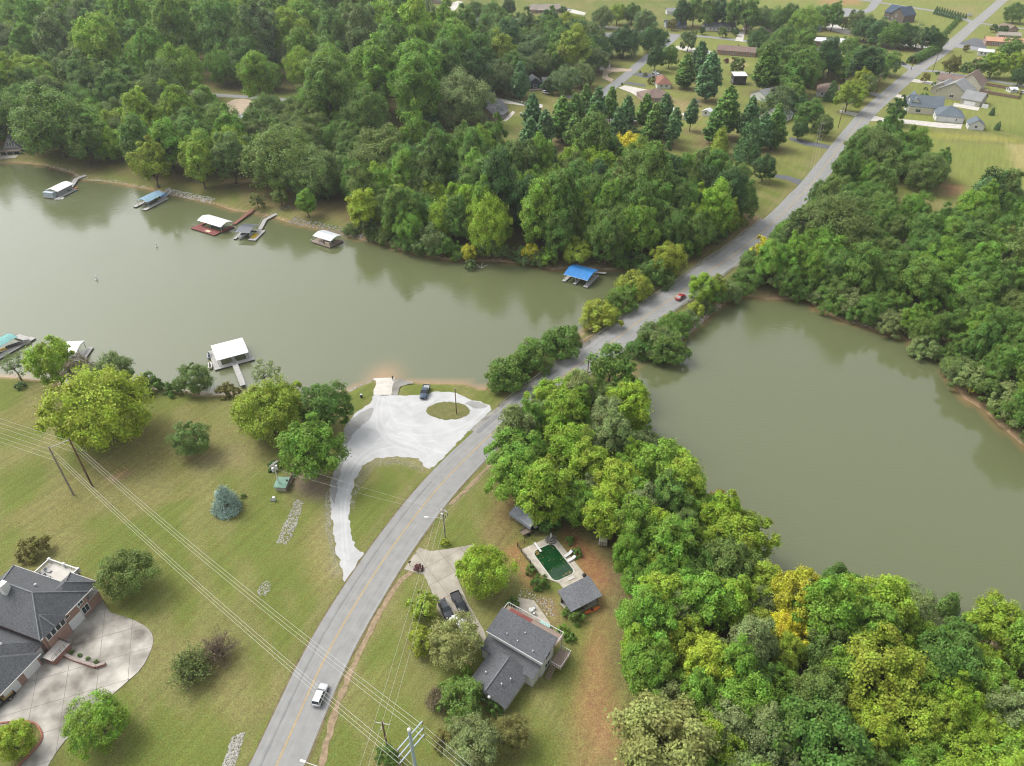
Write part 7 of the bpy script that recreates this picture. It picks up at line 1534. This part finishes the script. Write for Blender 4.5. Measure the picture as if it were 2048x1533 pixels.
cp4 = G(1590,505); pB4 = pole('utility_pole', 'power pole among trees right of the far causeway end', cp4, 12.5, .17, POLEW); w4 = crossarm(pB4, 12.1, 2.6, road_dir(cp4)+R(90), ins=3)
far = []
for (u, v, h, l) in [(1676,256,11,'roadside power pole beside the drive with the yellow bush'), (1752,186,11,'roadside power pole beside the olive yellow trees'), (1822,140,11,'roadside power pole by the black car at the side street'), (1845,112,10,'roadside power pole in front of the long clipped hedge')]:
    b = G(u, v); t = pole('utility_pole', l, b, h, .2, POLEW); far.append(crossarm(t, h-.4, 2.4, road_dir(b)+R(90), ins=3))
b = G(1634,287); t = pole('utility_pole', 'roadside power pole next to the bright yellow bush', b, 10.5, .18, POLEG); far.insert(0, crossarm(t, 10.1, 2.4, road_dir(b)+R(90), ins=3))
for (u, v, l) in [(1865,144,'lone pole right of the main road at the far corner'), (1909,147,'street lamp pole on the far right side street')]:
    b = G(u, v); t = pole('utility_pole', l, b, 12, .2, POLEW); crossarm(t, 11.6, 1.8, .3, ins=2)
b = G(2042,172); pole('utility_pole', 'pale pole at the right edge beside the board fence', b, 11, .18, POLEG)
first = [p-Vector((math.cos(road_dir(bp)), math.sin(road_dir(bp)), 0))*60 for p in w1]
for k, nm in enumerate(('left', 'middle', 'right')):
    wire(f'{nm} roadside wire along the near bend and the causeway', [first[k], w1[k], w2[k], w3[k], w4[k]]+[f[k] for f in far], 1.0, .016)
tp = G(560,976); tpz = 8.0; pT = pole('transformer_pole', 'short pole with white transformers beside the green-roofed pump house', tp, tpz, .16, WTRIM); wt = crossarm(pT, tpz-.3, 2.4, R(58), .1, ins=2); crossarm(pT, tpz-.3, 2.4, R(58), -.25, ins=2); obj('transformer', MB().tube((-.45, -.1, 5.4), (-.45, -.1, 6.5), .3, n=10), WTRIM, pT); obj('transformer', MB().tube((.35, .3, 5.8), (.35, .3, 6.9), .28, n=10), WTRIM, pT)
wire('service wire across the road from the transformer pole, upper', [wt[1], w2[0]], .8, .016); wire('service wire across the road from the transformer pole, lower', [wt[0]-Vector((0, 0, .6)), w2[0]-Vector((0, 0, 1.2))], .8, .016)
pole('lot_pole', 'brown wooden pole on the grass island of the gravel lot', G(913,828), 8.3, .15, POLEW); obj('lamp', MB().box(-.12, .3, -.1, .1, 8.0, 8.35), POLEG, bpy.data.objects['lot_pole'])
b = G(690,1600); t = thing('street_light', 'white street light arm reaching over the bottom edge of the road', 'street light', b); obj('shaft', MB().tube((0, 0, -.3), (0, 0, 9), .16, .12, 8), POLEG, t); hd = G(603,1522,9.0)-b; hd.z = 0; ar = obj('lamp_arm', MB().path([(0, 0, 8.6), hd*.5+Vector((0, 0, 9.0)), hd*.86+Vector((0, 0, 9.0))], .055, 6), WTRIM, t); obj('lamp_head', MB().cbox((hd.x*.96, hd.y*.96, 9.0), (.95, .36, .22), math.atan2(hd.y, hd.x)), WTRIM, ar)
# ---------------------------------------------------------------- small things
pc_ = G(566,975); t = thing('pump_house', 'tiny green-roofed pump house beside the transformer pole', 'shed', pc_, R(-4)); obj('wall', MB().box(-1.2, 1.2, -1.3, 1.3, -.2, 1.5), W_SAGE, t); obj('roof', MB().slab([(-1.5,-1.6,1.5),(1.5,-1.6,1.5),(1.5,1.6,1.85),(-1.5,1.6,1.85)], .1), mat('green_metal', (0.15, 0.27, 0.20), .6), t); obj('hatch', MB().box(.95, 1.25, .3, .7, 1.75, 1.95), IRON, t)
fence('timber_fence', 'short grey timber fence right of the pump house', [(586,955),(573,984)], 1.3, POLEG, 1.2)
t = thing('utility_box', 'white utility box on short legs on the lawn', 'utility box', G(549,1002)); obj('box', MB().box(-.3, .3, -.25, .25, .4, 1.2), WTRIM, t); obj('stand', MB().box(-.9, .4, -.2, -.14, 0, .4).box(-.9, .4, .14, .2, 0, .4), GALV, t)
t = thing('trash_barrel', 'dark trash barrel on the grass left of the boat ramp', 'trash can', G(723,795)); obj('barrel', MB().tube((0, 0, 0), (0, 0, .95), .33, .33, 12), W_DARK, t); obj('rim', MB().tube((0, 0, .93), (0, 0, 1.0), .36, n=12), GALV, t)
for k, (u, v, w) in enumerate([(236,950,3.2), (240,946,3.2), (252,940,3.0)]):
    p = G(u, v); t = thing('marker_rail', ['yellow marker rail at the bare patch under the wires, left', 'yellow marker rail at the bare patch under the wires, middle', 'yellow marker rail at the bare patch under the wires, right'][k], 'marker', p, R(-35)); obj('rail', MB().tube((-1, 0, .5), (1, 0, .5), .05, n=5), YEL, t); obj('stake', MB().box(-1.05, -.95, -.05, .05, 0, .55).box(.95, 1.05, -.05, .05, 0, .55), YEL, t)
def mailbox(label, p, rz):
    t = thing('mailbox', label, 'mailbox', p, rz); obj('post', MB().box(-.05, .05, -.05, .05, -.1, 1.1), WOOD, t); obj('box', MB().box(-.28, .28, -.11, .11, 1.1, 1.28).tube((-.28, 0, 1.28), (.28, 0, 1.28), .11, n=8), IRON, t)
mailbox('dark mailbox at the mouth of the concrete driveway', G(820,1132), R(40)); mailbox('dark mailbox at the right of the far blue drive', G(1655,300), R(40))
for (u, v, l) in [(1280,146,'green wheeled bin at the side street kerb, farther one'), (1244,170,'green wheeled bin at the side street kerb, nearer one'), (883,46,'dark wheeled bin at the top side street'), (892,22,'dark wheeled bin at the mouth of the white top drive')]:
    t = thing('wheeled_bin', l, 'trash bin', G(u, v), .4); obj('body', MB().box(-.4, .4, -.4, .4, .1, 1.15), mat('bin_green', (0.02, 0.06, 0.05), .6), t); obj('lid', MB().box(-.44, .44, -.44, .46, 1.16, 1.24), IRON, t)
t = thing('blue_barrel', 'blue barrel by the fence behind the pool', 'barrel', G(1147,1106)); obj('drum', MB().tube((0, 0, 0), (0, 0, .9), .35, n=12), mat('blue_drum', (0.02, 0.06, 0.25), .5), t); obj('lid', MB().tube((0, 0, .9), (0, 0, .96), .3, n=12), W_NAVY, t)
t = thing('patio_grill', 'dark round covered grill at the pool house corner', 'grill', G(1168,1156)); obj('bowl', MB().ball((0, 0, .85), .45, 10, 6), IRON, t)
for k in range(3): a = 2.1*k; obj('leg', MB().tube((.35*math.cos(a), .35*math.sin(a), 0), (.15*math.cos(a), .15*math.sin(a), .6), .03, n=5), IRON, t)
struct(sheet('patio', [(1036,1195),(1068,1201),(1100,1246),(1098,1256),(1062,1240),(1030,1222)], .03, PAVE, smooth=False))
def patio_table(label, u, v):
    t = thing('patio_table', label, 'table', G(u, v)); obj('top', MB().tube((0, 0, .7), (0, 0, .75), .5, n=14), WTRIM, t); obj('stem', MB().tube((0, 0, .03), (0, 0, .7), .05, n=6), WTRIM, t); obj('base', MB().tube((0, 0, .0), (0, 0, .04), .28, n=10), WTRIM, t)
def patio_chair(label, u, v, rz):
    t = thing('patio_chair', label, 'chair', G(u, v), rz, 'white chairs on the stone patio'); obj('seat', MB().box(-.25, .25, -.25, .25, .42, .47), WTRIM, t); obj('backrest', MB().box(-.25, .25, .22, .27, .47, .95), WTRIM, t)
    for sx in (-.21, .21):
        for sy in (-.21, .21): obj('leg', MB().box(sx-.025, sx+.025, sy-.025, sy+.025, 0, .42), WTRIM, t)
patio_table('round white table in the middle of the stone patio', 1062, 1224); patio_chair('white patio chair left of the round table', 1042, 1227, 1.5); patio_chair('white patio chair above the round table', 1068, 1219, -.5); patio_chair('white patio chair right of the round table', 1068, 1229, -2.0)
o = obj('awning_panel', MB().cbox((*G(1090,1252)[:2], .35), (2.2, .8, .5), ha), mat('mint_cover', (0.33, 0.55, 0.50), .6)); tag(o, 'mint green covered swing bench beside the rear balcony', 'bench')
struct(sheet('house_path', [(924,1312),(945,1328),(942,1332),(920,1318)], .02, mat('brick_path', (0.34, 0.17, 0.11), .9), smooth=False))
# garden plants near the patio: a bed of stones and flowers
stones('garden_stones', [(1040,1175),(1068,1185),(1105,1200),(1115,1235),(1095,1235),(1068,1200),(1036,1192)], 120, .1, .22, seed=41, material=PALE)
t = thing('dead_trunk', 'bare pale leaning trunk in the scrubby right wood', 'dead tree', G(1936,502)); obj('trunk', MB().path([(0, 0, -.3), (1.2, .6, 4), (3.0, 1.4, 9)], [.5, .42, .15], 7), mat('bleached_wood', (0.42, 0.38, 0.33), .9), t)
t = thing('fallen_branch', 'fallen pale branches in the water at the far wooded shore', 'driftwood', G(962,536,WZ)); mb = MB()
for k in range(5): a = k*1.3; mb.path([(0, 0, -.2), (math.cos(a)*1.2, math.sin(a)*1.2, .7), (math.cos(a)*2.6, math.sin(a)*2.6, 1.2)], [.16, .1, .03], 5)
obj('limbs', mb, MATS['bleached_wood'], t)
t = thing('fallen_branch', 'grey driftwood tangle below the willow bushes of the pond', 'driftwood', G(1726,652,WZ)); obj('limbs', mb, MATS['bleached_wood'], t)
o = obj('bank_slab', MB().cbox((*G(1822,662,-.3)[:2], -.3), (3.2, 2.2, .3), .5), mat('pink_slab', (0.40, 0.27, 0.22), .9)); tag(o, 'pale pink concrete slab on the right pond bank', 'slab')
# long clipped hedge, evergreen rows and entrance sign at the upper right
hg = thing('clipped_hedge', 'long clipped green hedge along the main road', 'hedge'); A, B = G(1822,128), G(1874,101); rgq = np.random.default_rng(5); n = 9000; s = rgq.random(n); dd = np.array(B-A); ln = np.linalg.norm(dd); dn = dd/ln; nn_ = np.array([-dn[1], dn[0], 0])
ph_ = rgq.random(n)*math.pi; rr = 3.4*(1+.08*np.sin(s*40)); c = np.array(A)+dd*s[:, None]+nn_*(np.cos(ph_)*rr)[:, None]+np.array([0, 0, 1])*(np.sin(ph_)*5.0)[:, None]+rgq.normal(size=(n, 3))*.25; nrm = unit(nn_*np.cos(ph_)[:, None]+np.array([0, 0, 1])*np.sin(ph_)[:, None]+rgq.normal(size=(n, 3))*.4)
o = obj('foliage', quads_mesh('foliage', c, nrm, .45, .32, LEAF, rgq), None, hg); o.color = (*PAL['green'], 1)
ORD = ['first', 'second', 'third', 'fourth', 'fifth', 'sixth', 'seventh', 'eighth', 'ninth', 'tenth', 'eleventh', 'twelfth']
for row, (a, b) in enumerate((((1872,22),(1930,38)), ((1868,29),(1918,42)))):
    for k in range(12):
        p = G(*a).lerp(G(*b), k/11); plant('arborvitae', (p.x, p.y, 0), 2.4, 'dark', f"{ORD[k]} evergreen from the left in the {'upper' if row == 0 else 'lower'} entrance row", 'evergreen rows at the upper right entrance')
for k in range(14):
    p = G(1878,80).lerp(G(1918,40), k/13); plant('shrub', (p.x, p.y, 0), 5.5, 'green', (['lowest']+ORD[1:]+['thirteenth', 'topmost'])[k]+' shrub from below in the roadside hedge at the upper right', 'roadside hedge shrubs at the upper right', .6)
for k in range(9):
    p = G(1010,199).lerp(G(1058,212), k/8); plant('bush', (p.x, p.y, 0), 1.8, 'dark', f'{ORD[k]} clipped bush from the left along the pale drive', 'clipped bushes along the pale drive')
o = obj('entrance_sign', MB().cbox((*G(1938,33)[:2], 1.4), (6, .3, 2.2), .4), WTRIM); tag(o, 'white entrance sign board at the upper right crossroads', 'sign')
pl = thing('backyard_pool', 'blue kidney pool with white deck beside the grey-roofed brick house', 'swimming pool', G(920,66)); obj('deck', MB().tube((0, 0, -.1), (0, 0, .2), 7.5, n=20), CONCW, pl); obj('water', MB().prism([(4.2*math.cos(a), 2.8*math.sin(a)) for a in [k*.3142 for k in range(20)]], .1, .24), mat('blue_pool_water', (0.02, 0.12, 0.42), .1), pl)
t = thing('picnic_table', 'small white picnic table on the lawn of the dormer house', 'table', G(1043,229)); obj('top', MB().box(-1, 1, -.4, .4, .7, .78), WTRIM, t); obj('bench', MB().box(-1, 1, -.85, -.6, .4, .46), WTRIM, t); obj('bench', MB().box(-1, 1, .6, .85, .4, .46), WTRIM, t); obj('leg', MB().box(-.8, -.7, -.8, .8, 0, .7).box(.7, .8, -.8, .8, 0, .7), WTRIM, t)
t = thing('canopy_tent', 'small blue canopy tent in the bare yard beyond the pines', 'tent', G(1391,212)); obj('roof', MB().add([(-2,-2,2.2),(2,-2,2.2),(2,2,2.2),(-2,2,2.2),(0,0,3.1)], [(0,1,4),(1,2,4),(2,3,4),(3,0,4)]), SH_NAVY, t)
for sx in (-1.9, 1.9):
    for sy in (-1.9, 1.9): obj('leg', MB().box(sx-.05, sx+.05, sy-.05, sy+.05, 0, 2.2), WTRIM, t)
# person on the ramp edge: one skinned body in dark clothes
pv = [(0,0,.92),(0,0,1.18),(0,0,1.42),(0,0,1.52),(0,.01,1.66),(-.09,0,.86),(-.10,.03,.48),(-.10,0,.06),(-.10,.13,.03),(.09,0,.86),(.11,.02,.48),(.11,-.02,.06),(.11,.11,.03),(-.19,0,1.40),(-.25,.02,1.12),(-.23,.12,.88),(.19,0,1.40),(.25,.02,1.12),(.22,.14,.90)]
pe = [(0,1),(1,2),(2,3),(3,4),(0,5),(5,6),(6,7),(7,8),(0,9),(9,10),(10,11),(11,12),(2,13),(13,14),(14,15),(2,16),(16,17),(17,18)]
pr_ = [.15,.14,.15,.06,.105,.10,.065,.045,.04,.10,.065,.045,.04,.07,.05,.038,.07,.05,.038]
me = bpy.data.meshes.new('person'); me.from_pydata(pv, pe, []); me.update(); po_ = link(bpy.data.objects.new('person', me)); md = po_.modifiers.new('skin', 'SKIN')
for i, r_ in enumerate(pr_): me.skin_vertices[0].data[i].radius = (r_, r_*.85)
me.skin_vertices[0].data[0].use_root = True; po_.modifiers.new('sub', 'SUBSURF').levels = 1
pm = mat('dark_clothes', (0.02, 0.018, 0.02), .9); me.materials.append(pm); pp = G(786,762,WZ*.8); po_.location = (pp.x, pp.y, ramp_z(pp.y)+.02); tag(po_, 'person in dark clothes standing at the water edge of the boat ramp', 'person')
obj('face', MB().ball((0, .075, 1.665), .075, 8, 6, 1.25), mat('skin', (0.42, 0.26, 0.19), .6), po_); obj('hair', MB().ball((0, -.02, 1.70), .11, 8, 6, 1.0), W_DARK, po_)

# ---------------------------------------------------------------- haze over the whole place
def haze():
    m = bpy.data.materials.new('haze'); m.use_nodes = True; n = m.node_tree.nodes; l = m.node_tree.links
    for x in list(n): n.remove(x)
    o = n.new('ShaderNodeOutputMaterial'); v = n.new('ShaderNodeVolumePrincipled'); v.inputs['Density'].default_value = HAZE; v.inputs['Color'].default_value = (0.93, 0.96, 1.0, 1); v.inputs['Anisotropy'].default_value = 0.2
    l.new(v.outputs[0], o.inputs['Volume']); b = obj('haze', MB().box(-4600, 4600, -1600, 6600, -8, 150), m); b['kind'] = 'stuff'
HAZE = 0.0001
haze()

# ---------------------------------------------------------------- labels for the filled woods, then the plants themselves
LM = [('A-frame cabin',27,300),('leftmost far dock',115,375),('light blue arched dock',298,392),('red-decked dock',430,445),('dark-roofed dock',495,458),('pale pavilion dock',652,470),('blue-roofed dock',1160,545),('brown gangway',490,425),('slim bright green bank tree',612,425),
 ('road bridge',1215,700),('red car',1362,598),('tall lime causeway tree',1405,590),('causeway head',1500,480),('field-side cedar',1970,420),('yellow pond-bank tree',1948,790),('dead leaning trunk',1936,502),('pink bank slab',1822,662),('largest willow bush',1702,625),('pond top corner',1600,600),
 ('lower right picture corner',2040,1520),('right edge below the pond',2040,1300),('bright yellow tree',1592,1225),('orange tipped tree',1440,1010),('pool house',1165,1200),('swimming pool',1110,1120),('metal carport',1050,1030),('street light pole',890,1083),('tan leaved tree',1330,1530),('broad yellow olive tree',1755,1390),('half-hidden pale trailer',1206,1084),('pond corner by the road',1240,790),('big lime pond tree',1480,1100),
 ('dormer house',1000,235),('navy house',1100,180),('side street corner',1340,75),('grey ranch',1440,62),('three white sheds',1385,238),('straw patch',1476,126),('big dark house',1790,40),('blue backyard pool',920,66),('tan-roofed top house',1090,27),('pale-roofed wood house',470,250),('brown-roofed wood house',300,236),('white wood house',790,340),('hidden navy house',1350,396),('yellow crowned tree',1262,320),('slate-roofed house',1250,255),('wood road bend',420,188),('wood road end',620,208),
 ('top left corner',20,10),('left edge of the wood',10,120),('top edge left of centre',300,8),('top edge by the side street',740,12),('middle of the wood',500,90),('upper left wood centre',250,90),('right part of the wood',760,110),('blue green pines',1000,180),('pale sage tree',918,215),
 ('brick ranch',1470,112),('white-roofed building',1655,92),('tan hip roof house',1655,195),('white cottage',1520,200),('grey cape house',1570,245),('far utility pole',1752,186),('black car',1805,130),('field drive',1580,360),('yellow causeway-head tree',1525,530),('gravel lot',850,860)]
LMW = [(n, G(u, v)) for n, u, v in LM]; ORDN = ['nearest', 'second nearest', 'third nearest', 'fourth nearest', 'fifth nearest', 'sixth nearest', 'seventh nearest', 'eighth nearest']
grp_ = {}
for d in PLANTS:
    if d['label'] is None:
        dist, nm, x, y = min((math.hypot(d['x']-q.x, (d['y']-q.y)*.8), n, q.x, q.y) for n, q in LMW)
        dx, dy = d['x']-x, d['y']-y; side = ('left of' if dx < 0 else 'right of') if abs(dx) > abs(dy)*.7 else ('beyond' if dy > 0 else 'this side of')
        size = 'large ' if d['diam'] > 19 else ('small ' if d['diam'] < 7 else '')
        d['key'] = (size+TONE[d['col']], KNAME[d['kind']][1], side, nm); d['dist'] = dist; grp_.setdefault(d['key'], []).append(d)
for k, L_ in grp_.items():
    L_.sort(key=lambda d: d['dist'])
    for i, d in enumerate(L_):
        base = f'{k[0]} {k[1]} {k[2]} the {k[3]}'; d['group'] = d['region'][1]
        d['label'] = base if len(L_) == 1 else (f'{ORDN[i]} {base}' if i < 8 else f'farther {base}')
        d['label'] = ' '.join(d['label'].split()[:16])
for d in PLANTS: make_plant(d)
